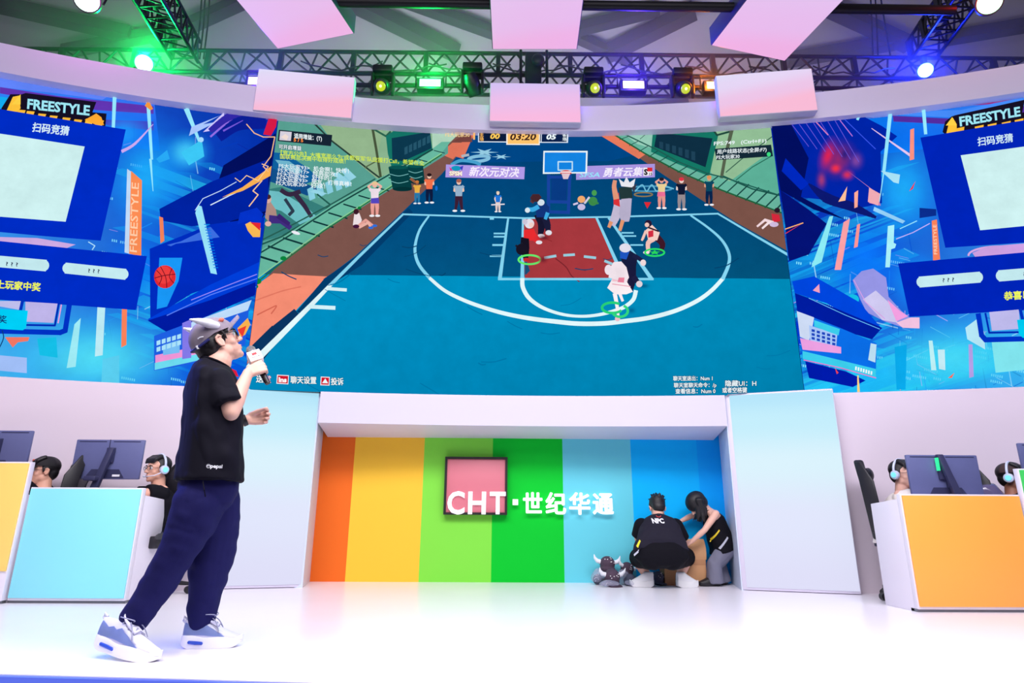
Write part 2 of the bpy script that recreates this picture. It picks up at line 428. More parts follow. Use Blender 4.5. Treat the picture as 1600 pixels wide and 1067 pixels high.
# chain hoist in the middle of the truss
t = thing('chain_hoist', 'black chain hoist block at the middle of the long truss', 'hoist', at(833, 110, 7.1))
mb = MB(); c = at(833, 112, 7.08); mb.box(c, (0.22, 0.2, 0.5)); mb.build('motor_body', M_blackp, t, bevel=0.03)
mb = MB(); mb.cyl(c + Vector((-.17, 0, .35)), c + Vector((-.17, 0, -.35)), .02, 8); mb.cyl(c + Vector((.19, 0, .35)), c + Vector((.19, 0, -.35)), .02, 8); mb.build('bracket', M_black, t)
mb = MB(); mb.ell(c + Vector((0.06, -0.13, 0.08)), (.09, .05, .1)); mb.build('chain_bag', M_blackp, t)
for k, (xa, xb, wh) in enumerate(((317, 305, 'left hoist cable furthest from the middle'), (322, 312, 'left hoist cable second from the outside'), (329, 318, 'left hoist cable nearest the canopy panel'),
                                  (1359, 1364, 'right hoist cable nearest the canopy panel'), (1366, 1372, 'right hoist cable between two others'), (1372, 1392, 'slanting right hoist cable nearest the blue light'))):
    mb = MB(); mb.tube([at(xa, -30, 7.3), at((xa + xb) / 2 + 1, 40, 7.3), at(xb, 92, 7.3)], 0.012, 6)
    tag(mb.build('hoist_cable', M_black), 'thin black ' + wh, 'cable', 'hoist cables')
# loose cables draped along the truss
random.seed(3)
for k in range(9):
    x0 = 470 + k * 100; pts = []
    for j in range(9):
        pts.append(at(x0 + j * 16, 97 + 12 * math.sin(j / 8 * PI) + random.uniform(-3, 3) + k * 0.9, 7.10))
    mb = MB(); mb.tube(pts, 0.010, 6)
    tag(mb.build('power_cable', M_blackp), 'black power cable sagging along the long lighting truss', 'cable', 'power cables sagging along the truss')

def emis(name, col, s): return mat(name, (10, 10, 10), 0.3, emit=col, strength=s)
def moving_head(px, py, label, lens=True, yaw=0.0):
    c = at(px, py - 2, 6.85); t = thing('moving_head_light', label, 'stage light', c)
    mb = MB(); mb.boxmm((c.x - .13, c.y - .11, c.z + .17), (c.x + .13, c.y + .13, c.z + .27)); mb.build('base', M_blackp, t, bevel=.02)
    mb = MB()
    for s in (-1, 1): mb.loft([[Vector((c.x + s * (.115 + dx), c.y + yy, c.z + zz)) for yy, zz in ((-.07, .18), (.07, .18), (.05, -.10), (0, -.14), (-.05, -.10))] for dx in (0, .035)])
    mb.boxmm((c.x - .13, c.y - .05, c.z + .14), (c.x + .13, c.y + .05, c.z + .19)); mb.build('yoke', M_blackp, t, bevel=.008)
    hd = MB(); d = Vector((0.02, -0.8, -0.55)).normalized() if lens else Vector((.3, .6, -.75)).normalized()
    hd.cone(c - d * .14, c - d * .04, .075, .105, 20); hd.cyl(c - d * .05, c + d * .10, .105, 20); hd.cone(c + d * .09, c + d * .15, .105, .085, 20)
    hd.build('head', M_blackp, t, bevel=.006)
    if lens:
        q = d.to_track_quat('Z', 'Y').to_matrix()
        mb = MB(); mb.ell(c + d * .15, (.062, .062, .022), q); L = mb.build('lens', emis('lens_yellow', (196, 214, 20), 1.0), t)
        mb = MB(); mb.ell(c + d * .163, (.022, .022, .014), q); mb.build('lamp_core', emis('lens_core', (255, 250, 150), 2.5), L)
    mb = MB(); mb.cyl((c.x, c.y + .02, c.z + .26), (c.x, c.y + .2, ZB + .03 if ZB > c.z + .3 else c.z + .36), .018, 8); mb.build('clamp', M_black, t)
moving_head(598, 138, 'black moving head light with yellow lens left of the green wash light')
moving_head(738, 134, 'black moving head light turned away beside the pink middle box', lens=False)
moving_head(927, 141, 'black moving head light with yellow lens right of the pink middle box')
moving_head(1066, 142, 'black moving head light with yellow lens right of the violet wash light')
def wash(px, py, wpx, hpx, col, core, label, glow):
    c = at(px, py, 6.8); k = 6.8 / 960 * 1.05; W, H = wpx * k, hpx * k
    t = thing('wash_light', label, 'stage light', c)
    mb = MB(); mb.boxmm((c.x - W / 2 - .04, c.y + .01, c.z - H / 2 - .035), (c.x + W / 2 + .04, c.y + .13, c.z + H / 2 + .035)); mb.build('housing', M_blackp, t, bevel=.015)
    mb = MB(); mb.boxmm((c.x - W / 2, c.y - .004, c.z - H / 2), (c.x + W / 2, c.y + .008, c.z + H / 2)); mb.build('lit_face', emis('wash_' + label[-30:], core, 3.0), t, smooth=False)
    mb = MB(); mb.tube([(c.x - W / 2 - .06, c.y + .07, c.z - .01), (c.x - W / 2 - .06, c.y + .07, c.z + .2), (c.x + W / 2 + .06, c.y + .07, c.z + .2), (c.x + W / 2 + .06, c.y + .07, c.z - .01)], .012, 8); mb.build('bracket', M_black, t)
    l = lamp('wash_glow', 'POINT', (c.x, c.y - .16, c.z + .06), None, glow * 8, tuple(lin(col)[:3]), .06)  # point light added in front of the lamp to imitate its bloom
wash(672, 129, 37, 14, (0, 255, 90), (150, 255, 190), 'rectangular wash light glowing green on the truss', 16)
wash(990, 132, 37, 14, (70, 40, 255), (225, 205, 255), 'rectangular wash light glowing violet on the truss', 18)
wash(396, 126, 18, 14, (90, 40, 255), (240, 215, 255), 'small square wash light glowing white violet beside left light box', 10)
wash(1111, 133, 14, 14, (255, 130, 30), (255, 205, 150), 'small square wash light glowing orange beside right light box', 6)
def par(px, py, Y, rad, col, core, label, glow):
    c = at(px, py, Y); d = Vector((-c.x * .12, -1, -.7)).normalized(); q = d.to_track_quat('Z', 'Y').to_matrix()
    t = thing('par_light', label, 'stage light', c)
    mb = MB(); mb.cone(c - d * .22, c - d * .06, rad * .6, rad * 1.05, 24); mb.cyl(c - d * .07, c + d * .01, rad * 1.12, 24); mb.build('can', M_blackp, t)
    mb = MB(); mb.ell(c + d * .012, (rad, rad, .03), q, u=24); L = mb.build('lens', emis('par_' + label[:24], core, 6.0), t)
    mb = MB(); mb.tube([c + Vector((-rad * 1.2, .06, 0)), c + Vector((-rad * 1.2, .12, rad * 2)), c + Vector((rad * 1.2, .12, rad * 2)), c + Vector((rad * 1.2, .06, 0))], .012, 8); mb.build('yoke', M_black, t)
    lamp('par_glow', 'POINT', c + d * .25 + Vector((0, 0, .1)), None, glow, tuple(lin(col)[:3]), .08)  # point light added near the lens, standing in for its bloom
par(225, 99, 7.0, .105, (0, 255, 110), (170, 255, 205), 'round par light glowing green above the left fascia', 190)
par(1446, 110, 7.0, .09, (20, 40, 255), (190, 220, 255), 'round par light glowing blue above the right fascia', 190)
par(136, 0, 5.6, .12, (255, 40, 230), (255, 205, 250), 'round par light glowing magenta at the upper left', 14)
par(1546, 4, 5.6, .12, (255, 30, 20), (255, 150, 120), 'round par light glowing red at the upper right', 14)
# haze volume added around the truss to imitate lens bloom of the lamps
hz = bpy.data.materials.new('bloom_haze'); hz.use_nodes = True; nt = hz.node_tree; nt.nodes.remove(nt.nodes['Principled BSDF'])
vs_ = nt.nodes.new('ShaderNodeVolumeScatter'); vs_.inputs['Density'].default_value = 0.15; vs_.inputs['Color'].default_value = (1, 1, 1, 1)
nt.links.new(vs_.outputs[0], nt.nodes['Material Output'].inputs['Volume'])
mb = MB(); mb.boxmm((-7, 6.75, 5.55), (7.5, 7.9, 7.7)); hzo = mb.build('bloom_haze', hz, smooth=False)
tag(hzo, 'added haze volume imitating lens bloom around the stage lights', 'haze', kind='stuff')
# moving lights laying warm pools on the floor
for px, py in ((640, 935), (755, 924), (860, 924), (905, 938), (760, 965), (1100, 975)):
    p = floor_at(px, py)
    lamp('floor_pool', 'SPOT', (p.x * .6 + .1, 6.1, 5.0), p, 26, (1.0, .93, .55), .02, angle=6.5, blend=.7)
# ================================================================== LED screens
# The display is a real curved wall of flat LED columns; its picture is drawn as thin coloured
# inlays lying on that wall (s = metres along the curve, z = height).
R_SCR = R0 + 0.02
FACET = 0.25
M_led = bpy.data.materials.new('led_display'); M_led.use_nodes = True
def _led():
    nt = M_led.node_tree; b = nt.nodes['Principled BSDF']
    b.inputs['Base Color'].default_value = (0.0, 0.0, 0.0, 1); b.inputs['Roughness'].default_value = 0.55
    b.inputs['Specular IOR Level'].default_value = 0.0
    at_ = nt.nodes.new('ShaderNodeAttribute'); at_.attribute_name = 'Col'
    tc = nt.nodes.new('ShaderNodeTexCoord'); n = nt.nodes.new('ShaderNodeTexNoise'); n.inputs['Scale'].default_value = 5.0; n.inputs['Detail'].default_value = 9; n.inputs['Roughness'].default_value = 0.65
    nt.links.new(tc.outputs['Object'], n.inputs['Vector'])
    mr = nt.nodes.new('ShaderNodeMapRange'); mr.inputs[1].default_value = 0.3; mr.inputs[2].default_value = 0.7; mr.inputs[3].default_value = 0.93; mr.inputs[4].default_value = 1.06
    nt.links.new(n.outputs['Fac'], mr.inputs[0])
    vm = nt.nodes.new('ShaderNodeVectorMath'); vm.operation = 'SCALE'
    nt.links.new(at_.outputs['Color'], vm.inputs[0]); nt.links.new(mr.outputs[0], vm.inputs['Scale'])
    nt.links.new(at_.outputs['Alpha'], b.inputs['Alpha']); nt.links.new(vm.outputs[0], b.inputs['Emission Color']); b.inputs['Emission Strength'].default_value = 1.0
_led()

class Screen:
    def __init__(s): s.tris = []; s.layer = 0
    def _sub(s, pts, step=16):
        out = []
        for i, p in enumerate(pts):
            q = pts[(i + 1) % len(pts)]; n = max(1, int(math.hypot(q[0] - p[0], q[1] - p[1]) / step))
            out += [(p[0] + (q[0] - p[0]) * k / n, p[1] + (q[1] - p[1]) * k / n) for k in range(n)]
        return out
    def poly(s, pts, col, up=True, cols=None):
        """pts in photo pixels; cols: optional function (x, y) -> colour for a drawn gradient of the picture"""
        if up: s.layer += 1
        P = s._sub(pts)
        for tr in tessellate_polygon([[Vector((x, y, 0)) for x, y in P]]):
            q = [P[i] for i in tr]
            s.tris.append((q, [cols(*v) if cols else col for v in q], s.layer))
        return s
    def grid(s, quad, c4, n=8, m=8):
        """bilinear colour patch; quad: TL TR BR BL, c4 the same"""
        s.layer += 1
        def L(a, b, t): return tuple(x + (y - x) * t for x, y in zip(a, b))
        def Q(v, u, t): return L(L(v[0], v[1], u), L(v[3], v[2], u), t)
        for i in range(n):
            for j in range(m):
                cs = [(i / n, j / m), ((i + 1) / n, j / m), ((i + 1) / n, (j + 1) / m), (i / n, (j + 1) / m)]
                p = [Q(quad, *c) for c in cs]; k = [Q(c4, *c) for c in cs]
                s.tris.append(([p[0], p[1], p[2]], [k[0], k[1], k[2]], s.layer)); s.tris.append(([p[0], p[2], p[3]], [k[0], k[2], k[3]], s.layer))
        return s
    def line(s, pts, wd, col, up=True):
        if up: s.layer += 1
        for i in range(len(pts) - 1):
            (x0, y0), (x1, y1) = pts[i], pts[i + 1]; L = math.hypot(x1 - x0, y1 - y0) or 1
            w0 = wd[i] if hasattr(wd, '__len__') else wd; w1 = wd[i + 1] if hasattr(wd, '__len__') else wd
            nx, ny = -(y1 - y0) / L / 2, (x1 - x0) / L / 2; e = 0.25 * min(w0, w1) / L
            a, b = (x0 - (x1 - x0) * e, y0 - (y1 - y0) * e), (x1 + (x1 - x0) * e, y1 + (y1 - y0) * e)
            s.poly([(a[0] + nx * w0, a[1] + ny * w0), (b[0] + nx * w1, b[1] + ny * w1), (b[0] - nx * w1, b[1] - ny * w1), (a[0] - nx * w0, a[1] - ny * w0)], col, up=False)
        return s
    def curve(s, pts, wd, col, n=6):
        """smooth stroke through points (Catmull-Rom)"""
        out = []; P = [pts[0]] + list(pts) + [pts[-1]]
        for i in range(1, len(P) - 2):
            for k in range(n):
                t = k / n; a, b, c, d = P[i - 1], P[i], P[i + 1], P[i + 2]
                out.append(tuple(0.5 * (2 * b[j] + (c[j] - a[j]) * t + (2 * a[j] - 5 * b[j] + 4 * c[j] - d[j]) * t * t + (3 * b[j] - a[j] - 3 * c[j] + d[j]) * t ** 3) for j in (0, 1)))
        out.append(tuple(pts[-1]))
        if hasattr(wd, '__len__'):
            wd = list(np.interp(np.linspace(0, len(wd) - 1, len(out)), range(len(wd)), wd))
        return s.line(out, wd, col)
    def ell(s, cx, cy, rx, ry, col, rot=0, n=22, up=True):
        c, d = math.cos(rot), math.sin(rot)
        return s.poly([(cx + math.cos(a) * rx * c - math.sin(a) * ry * d, cy + math.cos(a) * rx * d + math.sin(a) * ry * c) for a in [2 * PI * k / n for k in range(n)]], col, up)
    def ring(s, cx, cy, rx, ry, wd, col, a0=0, a1=2 * PI, rot=0, n=36):
        c, d = math.cos(rot), math.sin(rot); pts = []
        for k in range(n + 1):
            a = a0 + (a1 - a0) * k / n; pts.append((cx + math.cos(a) * rx * c - math.sin(a) * ry * d, cy + math.cos(a) * rx * d + math.sin(a) * ry * c))
        return s.line(pts, wd, col)
    def blob(s, cx, cy, rx, ry, inner, outer, rot=0, n=24):
        """soft radial splash of the picture: centre colour fading into its surround"""
        s.layer += 1; c, d = math.cos(rot), math.sin(rot)
        for r0, r1 in ((0, .25), (.25, .5), (.5, .75), (.75, 1)):
            for k in range(n):
                a0, a1 = 2 * PI * k / n, 2 * PI * (k + 1) / n
                f = lambda r, a: (cx + math.cos(a) * rx * r * c - math.sin(a) * ry * r * d, cy + math.cos(a) * rx * r * d + math.sin(a) * ry * r * c)
                g = lambda r: tuple(i + (o - i) * (r * r * (3 - 2 * r)) for i, o in zip(inner, outer)) + (1 - r * r * (3 - 2 * r),)
                q = [f(r0, a0), f(r1, a0), f(r1, a1), f(r0, a1)]; k4 = [g(r0), g(r1), g(r1), g(r0)]
                s.tris.append(([q[0], q[1], q[2]], [k4[0], k4[1], k4[2]], s.layer))
                if r0: s.tris.append(([q[0], q[2], q[3]], [k4[0], k4[2], k4[3]], s.layer))
    def text(s, body, p, xv, yv, col, bold=0.0, width=None, shear=0.0, res=2, outline=None, ow=0.05):
        """p: baseline start in px; xv: unit x vector (px) ; yv: px vector of one em upward; width: px length of the run"""
        if outline is not None: s.text(body, p, xv, yv, outline, bold + ow, width, shear, res)
        s.layer += 1
        cjk = any(ord(ch) > 0x2e80 for ch in body)
        V, F, (x0, x1) = text_geo(body, 0.0 if cjk else bold, 0.0, shear, res)
        if not V: return s
        xl = math.hypot(*xv); k = (width / (x1 - x0) / xl) if width else math.hypot(*yv) / xl
        P = [(p[0] + xv[0] * (v[0] - (x0 if width else 0)) * k + yv[0] * v[1], p[1] + xv[1] * (v[0] - (x0 if width else 0)) * k + yv[1] * v[1]) for v in V]
        e = bold * math.hypot(*yv) if cjk else 0
        for dx, dy in (((0, 0),) if e < .05 else ((-e * .7, -e * .7), (e * .7, e * .7), (-e * .7, e * .7), (e * .7, -e * .7))):
            for f in F:
                for j in range(1, len(f) - 1):
                    q = [(P[i][0] + dx, P[i][1] + dy) for i in (f[0], f[j], f[j + 1])]; s.tris.append((q, [col] * 3, s.layer))
        return s
    def build(s, name, label, s0, s1, z0, z1, base):
        bm = bmesh.new(); cl = bm.loops.layers.float_color.new('Col')
        def addf(v3, cols):
            try: f = bm.faces.new([bm.verts.new(v) for v in v3])
            except ValueError: return
            for l, c in zip(f.loops, cols): l[cl] = lin([max(0, min(255, x)) for x in c[:3]])[:3] + ((c[3] if len(c) > 3 else 1.0),)
        n = int(math.ceil((s1 - s0) / FACET))
        for i in range(n):
            a = s0 + (s1 - s0) * i / n; b = s0 + (s1 - s0) * (i + 1) / n
            addf([(a, 0, z0), (b, 0, z0), (b, 0, z1), (a, 0, z1)], [base] * 4)
        dl = 0.00012
        for q, cols, ly in s.tris:
            v3 = []
            for x, y in q:
                sv, zv = arc_at(x, y, R_SCR); v3.append((sv, ly * dl, zv))
            addf(v3, cols)
        # trim to the screen and cut at the LED column joints
        def cut(co, no, clear):
            g = list(bm.verts) + list(bm.edges) + list(bm.faces)
            bmesh.ops.bisect_plane(bm, geom=g, plane_co=co, plane_no=no, clear_outer=clear, dist=1e-6)
        cut((s1, 0, 0), (1, 0, 0), True); cut((s0, 0, 0), (-1, 0, 0), True); cut((0, 0, z1), (0, 0, 1), True); cut((0, 0, z0), (0, 0, -1), True)
        k = math.ceil(s0 / FACET)
        while k * FACET < s1: cut((k * FACET, 0, 0), (1, 0, 0), False); k += 1
        for v in bm.verts:
            sv, ly, zv = v.co; f = math.floor(sv / FACET + 1e-6); t = sv / FACET - f
            R = R_SCR - ly; p = arc_pt(f * FACET, zv, R).lerp(arc_pt((f + 1) * FACET, zv, R), t); v.co = p
        for f in bm.faces:
            f.normal_update()
            if f.normal.y > 0: f.normal_flip()
        me = bpy.data.meshes.new(name); bm.to_mesh(me); bm.free()
        t = thing(name, label, 'screen', arc_pt((s0 + s1) / 2, z0))
        me.transform(pmat(t).inverted())
        link_mesh('display', me, M_led, t, False)
        o = arc_slab('cabinet', s0, s1, z0, z1, R_SCR + 0.004, R_SCR + 0.11, M_blackp, t)
        return t
W = (235, 246, 250)
# ------------------------------------------------------------------ centre screen: a basketball video game
c = Screen()
SB = [(434, 180), (1201, 180), (1258, 625), (380, 625)]
c.grid([(380, 420), (1270, 428), (1290, 640), (360, 640)], [(0, 148, 200), (0, 140, 186), (0, 126, 172), (0, 134, 186)])
c.grid([(380, 180), (1270, 180), (1270, 436), (380, 428)], [(0, 62, 124), (0, 58, 108), (2, 82, 122), (2, 86, 136)])
c.poly([(620, 205), (1010, 205), (1010, 238), (950, 252), (620, 252)], (0, 70, 134))
# left run-off strip: salmon, brown, salmon
c.poly([(745, 208), (720, 203), (640, 262), (552, 325), (445, 405), (380, 470), (370, 640), (376, 580), (463, 484), (512, 432), (556, 399), (630, 330), (690, 272)], (124, 84, 76))
c.poly([(463, 484), (512, 432), (472, 430), (427, 427), (400, 446), (380, 464), (370, 590), (396, 556)], (246, 142, 116))
c.poly([(699, 241), (724, 248), (735, 222), (744, 205), (722, 222)], (224, 116, 90)); c.poly([(687, 240), (708, 249), (730, 223), (707, 223)], (224, 116, 90))
c.poly([(705, 222), (735, 206), (738, 222)], (116, 66, 62))
c.line([(462, 490), (430, 520), (398, 556)], [14, 22, 30], (10, 52, 96))
c.line([(640, 330), (560, 408), (512, 440), (470, 488)], [10, 16, 14, 12], (2, 60, 108))
c.curve([(402, 492), (420, 483), (432, 478), (424, 490)], 2, (214, 104, 84)); c.curve([(398, 470), (440, 455), (470, 448)], 2, (226, 120, 98))
# left wall
c.poly([(380, 180), (700, 180), (700, 240), (665, 262), (556, 330), (470, 385), (380, 450)], (88, 160, 146))
c.poly([(497, 190), (600, 192), (610, 285), (590, 280), (560, 255), (520, 222)], (146, 180, 140))
c.poly([(600, 196), (720, 204), (700, 225), (660, 250), (640, 262), (600, 280), (588, 250)], (136, 178, 142))
c.poly([(675, 200), (722, 204), (704, 222), (676, 238)], (176, 214, 190))
c.line([(492, 194), (518, 220), (580, 268), (596, 280)], 2.6, (40, 62, 56)); c.line([(582, 200), (588, 234), (595, 278)], 4, (70, 84, 60)); c.line([(584, 202), (603, 213), (610, 206)], 3, (40, 96, 76)); c.line([(570, 262), (588, 252)], 2, (84, 104, 74))
c.poly([(603, 213), (616, 204), (672, 206), (676, 236), (655, 252), (612, 262), (606, 240)], (20, 116, 102)); c.poly([(612, 216), (672, 206), (674, 232), (630, 252), (613, 250)], (12, 56, 78))
for k in range(6): c.poly([(632 + k * 7, 242 - k * 3.4), (637 + k * 7, 240 - k * 3.4), (637 + k * 7, 228 - k * 3.4), (632 + k * 7, 231 - k * 3.4)], (36, 84, 106))
# graffiti
c.poly([(398, 300), (440, 292), (520, 330), (478, 352), (430, 372), (396, 380)], (54, 126, 122))
c.poly([(425, 238), (446, 240), (480, 262), (500, 280), (470, 290), (440, 276), (424, 262)], (14, 96, 158)); c.poly([(424, 262), (460, 280), (500, 296), (480, 306), (440, 290), (422, 284)], (16, 78, 138))
c.poly([(430, 250), (452, 252), (474, 268), (464, 272), (440, 262)], (110, 180, 204)); c.poly([(404, 296), (440, 300), (482, 326), (496, 340), (470, 352), (440, 330), (410, 320)], (110, 190, 196))
for k in range(5): c.poly([(480 + k * 14, 296 - k * 5), (489 + k * 14, 291 - k * 5), (509 + k * 14 - 16, 304 - k * 5 + 6), (498 + k * 14 - 14, 310 - k * 5 + 4)], (136, 206, 226))
c.poly([(533, 268), (541, 262), (557, 277), (547, 283)], (150, 214, 232)); c.poly([(520, 272), (528, 269), (550, 287), (540, 291)], (150, 214, 232)); c.poly([(484, 300), (492, 296), (512, 303), (502, 305)], (150, 214, 232))
c.curve([(440, 298), (452, 304), (468, 300)], 7, (54, 40, 66)); c.line([(462, 304), (476, 322), (486, 338)], [8, 7, 6], (54, 40, 66)); c.line([(446, 312), (458, 330), (452, 336)], 5, (44, 60, 78))
c.line([(496, 304), (516, 320), (500, 338), (470, 352), (440, 370), (404, 384)], 2.6, (30, 88, 78)); c.line([(586, 280), (520, 318), (460, 350), (404, 378)], 2.2, (38, 92, 82)); c.line([(600, 276), (560, 300), (480, 352), (396, 404)], 2.4, (30, 86, 78))
# tile strip
c.poly([(690, 222), (704, 222), (688, 242), (610, 292), (560, 326), (505, 360), (447, 404), (380, 450), (376, 410), (440, 372), (520, 320), (590, 280), (650, 252)], (104, 184, 160))
for u in np.linspace(0.02, 1, 13):
    a = (684 + (396 - 684) * u, 232 + (398 - 232) * u + 14 * math.sin(u * PI) * 0.2); b = (a[0] + 16 + 22 * u, a[1] + 4 + 8 * u)
    c.line([a, b], 1.2 + 2.0 * u, (12, 52, 56))
c.line([(690, 242), (612, 292), (560, 326), (505, 362), (447, 406), (396, 446)], 2.0, (36, 110, 66)); c.line([(676, 234), (590, 284), (520, 324), (450, 370), (396, 402)], 2.4, (22, 70, 66))
c.line([(690, 240), (612, 290), (560, 324), (505, 359), (447, 402), (396, 440)], 1.6, (140, 206, 150))
for x, y, r in ((443, 404, 5), (402, 440, 7), (399, 448, 5), (562, 325, 3)): c.ell(x, y, r, r * .7, (8, 130, 60), n=10)
for x0, y0, x1, y1, wd in ((607, 262, 614, 297, 32), (637, 260, 642, 286, 24)):
    c.poly([(x0, y0), (x0 + wd, y0 - 1), (x1 + wd - 2, y1 - 1), (x1, y1)], (6, 62, 66)); c.ell((x1 + x1 + wd) / 2 - 1, y1 - 1, wd / 2 - 1, 3.5, (4, 50, 54)); c.ell((2 * x0 + wd) / 2, y0, wd / 2, 3, (10, 84, 82))
    for k in (.3, .62): c.curve([(x0 + (x1 - x0) * k, y0 + (y1 - y0) * k), (x0 + wd / 2, y0 + 3 + (y1 - y0) * k), (x0 + wd - 1, y0 + (y1 - y0) * k)], 1, (120, 190, 190))
# right wall and strip
c.poly([(927, 205), (952, 205), (1006, 240), (1060, 269), (1127, 298), (1217, 332), (1270, 350), (1270, 480), (1240, 440), (1229, 392), (1195, 373), (1150, 348), (1105, 319), (1037, 274), (1001, 249)], (122, 82, 72))
c.poly([(929, 207), (952, 207), (1008, 242), (998, 249)], (230, 122, 92))
c.poly([(948, 205), (1215, 180), (1240, 342), (1217, 332), (1127, 298), (1060, 269), (1006, 240)], (104, 180, 158))
c.poly([(968, 205), (1022, 203), (1018, 232), (996, 226)], (152, 206, 186)); c.line([(1000, 218), (1014, 206)], 1, (60, 100, 90))
c.poly([(1110, 196), (1204, 190), (1214, 222), (1214, 232), (1140, 284), (1112, 272), (1106, 262), (1116, 210)], (146, 190, 150))
c.poly([(1140, 284), (1214, 230), (1224, 306), (1190, 300)], (92, 176, 152))
c.poly([(1020, 205), (1110, 198), (1122, 212), (1108, 276), (1056, 256), (1017, 238)], (20, 118, 100)); c.poly([(1026, 208), (1113, 217), (1102, 262), (1022, 230)], (14, 46, 66))
for k in range(6): c.poly([(1030 + k * 10, 222 + k * 3), (1036 + k * 10, 223 + k * 3), (1036 + k * 10, 234 + k * 3.6), (1030 + k * 10, 232 + k * 3.6)], (30, 66, 88))
c.line([(1110, 198), (1120, 212), (1142, 206), (1146, 196)], 3, (30, 70, 60)); c.line([(1144, 200), (1132, 250), (1127, 278)], [6, 5, 5], (84, 96, 76)); c.line([(1134, 270), (1160, 248), (1212, 210)], 1.6, (60, 100, 82))
c.line([(1150, 282), (1175, 262), (1206, 244)], 1.6, (40, 110, 90)); c.line([(1130, 276), (1175, 296), (1217, 306)], 2.2, (26, 84, 74))
for u in np.linspace(0, 1, 17):
    px = 972 + (1214 - 972) * u; lo_ = np.interp(px, (954, 1006, 1060, 1127, 1217), (208, 240, 269, 298, 332)); hi_ = np.interp(px + 8, (970, 1024, 1060, 1105, 1130, 1217), (208, 234, 254, 272, 278, 306))
    c.line([(px - 4, lo_), (px + 10 + 8 * u, hi_ + 1)], 1 + 1.4 * u, (20, 70, 66))
c.line([(954, 208), (1006, 240), (1060, 269), (1127, 298), (1217, 332), (1240, 341)], 2.4, (30, 96, 60)); c.line([(970, 208), (1024, 234), (1060, 254), (1105, 272), (1130, 278), (1217, 306)], 2.0, (30, 92, 82))
# back graffiti and banners
for cx, cy, k in ((757, 239, 1.0), (783, 246, .7)):
    c.poly([(cx + (22 if i % 2 == 0 else 7) * k * math.cos(i * PI / 6), cy + (6.5 if i % 2 == 0 else 2.4) * k * math.sin(i * PI / 6)) for i in range(12)], (150, 205, 228))
c.ring(748, 249, 16, 4, 5, (130, 190, 220), rot=-.1); c.curve([(706, 258), (720, 252), (740, 254), (750, 258)], 5, (70, 160, 205)); c.line([(722, 245), (732, 243)], 4, (170, 180, 190))
c.poly([(697, 258), (820, 262), (819, 281), (696, 278)], (176, 152, 230)); c.poly([(900, 261), (1023, 257), (1023, 278), (900, 282)], (170, 150, 226))
c.ell(713, 264, 8, 4, (20, 150, 190)); c.poly([(702, 262), (707, 266), (704, 268)], (220, 40, 130)); c.poly([(718, 262), (724, 260), (722, 268)], (60, 60, 190)); c.text('SFSM', (702, 275), (1, .02), (0, -9), (250, 240, 220), .06, 20, outline=(150, 40, 90))
c.text('新次元对决', (733, 275), (1, .02), (0, -16), (246, 236, 255), .03, 78, shear=.25)
c.text('SFSA', (905, 278), (1, -.02), (0, -10), (150, 225, 250), .02, 32, shear=.2); c.text('勇者云集', (942, 276), (1, -.02), (0, -15), (246, 238, 255), .03, 62, shear=.25)
c.poly([(1005, 263), (1019, 263), (1019, 275), (1005, 276)], (245, 240, 245)); c.poly([(1011, 263), (1019, 263), (1019, 269), (1011, 269)], (225, 40, 50)); c.text('S', (1006, 274), (1, 0), (0, -12), (20, 20, 30), .05); c.text('15', (1013, 275), (1, 0), (0, -6), (20, 20, 30), .03)
c.ring(1015, 296, 34, 4, 2.5, (70, 150, 190)); c.curve([(992, 300), (1003, 290), (1010, 300), (1018, 290), (1026, 300), (1036, 292), (1052, 296)], 2, (110, 190, 220)); c.ring(1005, 305, 14, 3, 2, (140, 120, 80)); c.poly([(1006, 317), (1017, 317), (1011, 327)], (226, 40, 50))
# hoop
for p in (((857, 275), (857, 332)), ((890, 275), (888, 332)), ((857, 278), (892, 278)), ((855, 316), (888, 317)), ((854, 332), (889, 333))): c.line(list(p), 5, (24, 66, 156))
c.poly([(861, 280), (886, 280), (885, 314), (861, 314)], (8, 58, 130))
c.poly([(849, 237), (918, 237), (917, 272), (848, 273)], W); c.poly([(851, 239.5), (915.5, 239.5), (914.5, 270), (850.5, 270.5)], (20, 132, 226))
c.line([(872, 267), (872, 254), (894, 254), (894, 267), (872, 267)], 2, (190, 226, 246)); c.ell(884, 271, 9, 4, (226, 60, 60)); c.poly([(877, 272), (891, 272), (887, 281), (880, 281)], (228, 200, 210)); c.line([(876, 270), (892, 270)], 2, (250, 240, 240))
# court lines
LB = (132, 212, 240); LW = (226, 248, 252)
c.poly([(817, 342), (932, 342), (974, 435), (820, 437)], (166, 56, 62))
c.poly([(820, 430), (820, 400), (828, 424), (822, 430)], (24, 80, 120))
c.curve([(868, 405), (884, 418), (893, 432), (905, 441)], 1.6, (120, 36, 44)); c.line([(848, 372), (862, 378)], 1.2, (140, 40, 46)); c.line([(900, 420), (915, 424)], 1, (140, 40, 46))
c.line([(630, 336), (820, 342), (960, 340), (1121, 335)], 2.6, LB)
c.line([(630, 336), (560, 403), (516, 447)], [3, 4.5, 5.5], LB); c.line([(516, 447), (486, 478), (440, 524), (404, 560), (384, 582)], [5.5, 7, 9, 10.5, 11], LW)
c.line([(1121, 335), (1180, 370), (1232, 400), (1250, 411)], [2.6, 3.4, 4, 4.4], LB)
arc = [(670, 339), (656, 360), (649, 384), (650, 402), (657, 418), (672, 436), (695, 455), (725, 470), (758, 482), (790, 491), (826, 498), (866, 503), (904, 506.5), (944, 506), (980, 502), (1010, 498), (1040, 491), (1066, 482), (1092, 469), (1112, 454), (1129, 436), (1138, 414), (1138, 396), (1127, 376), (1106, 357), (1079, 338)]
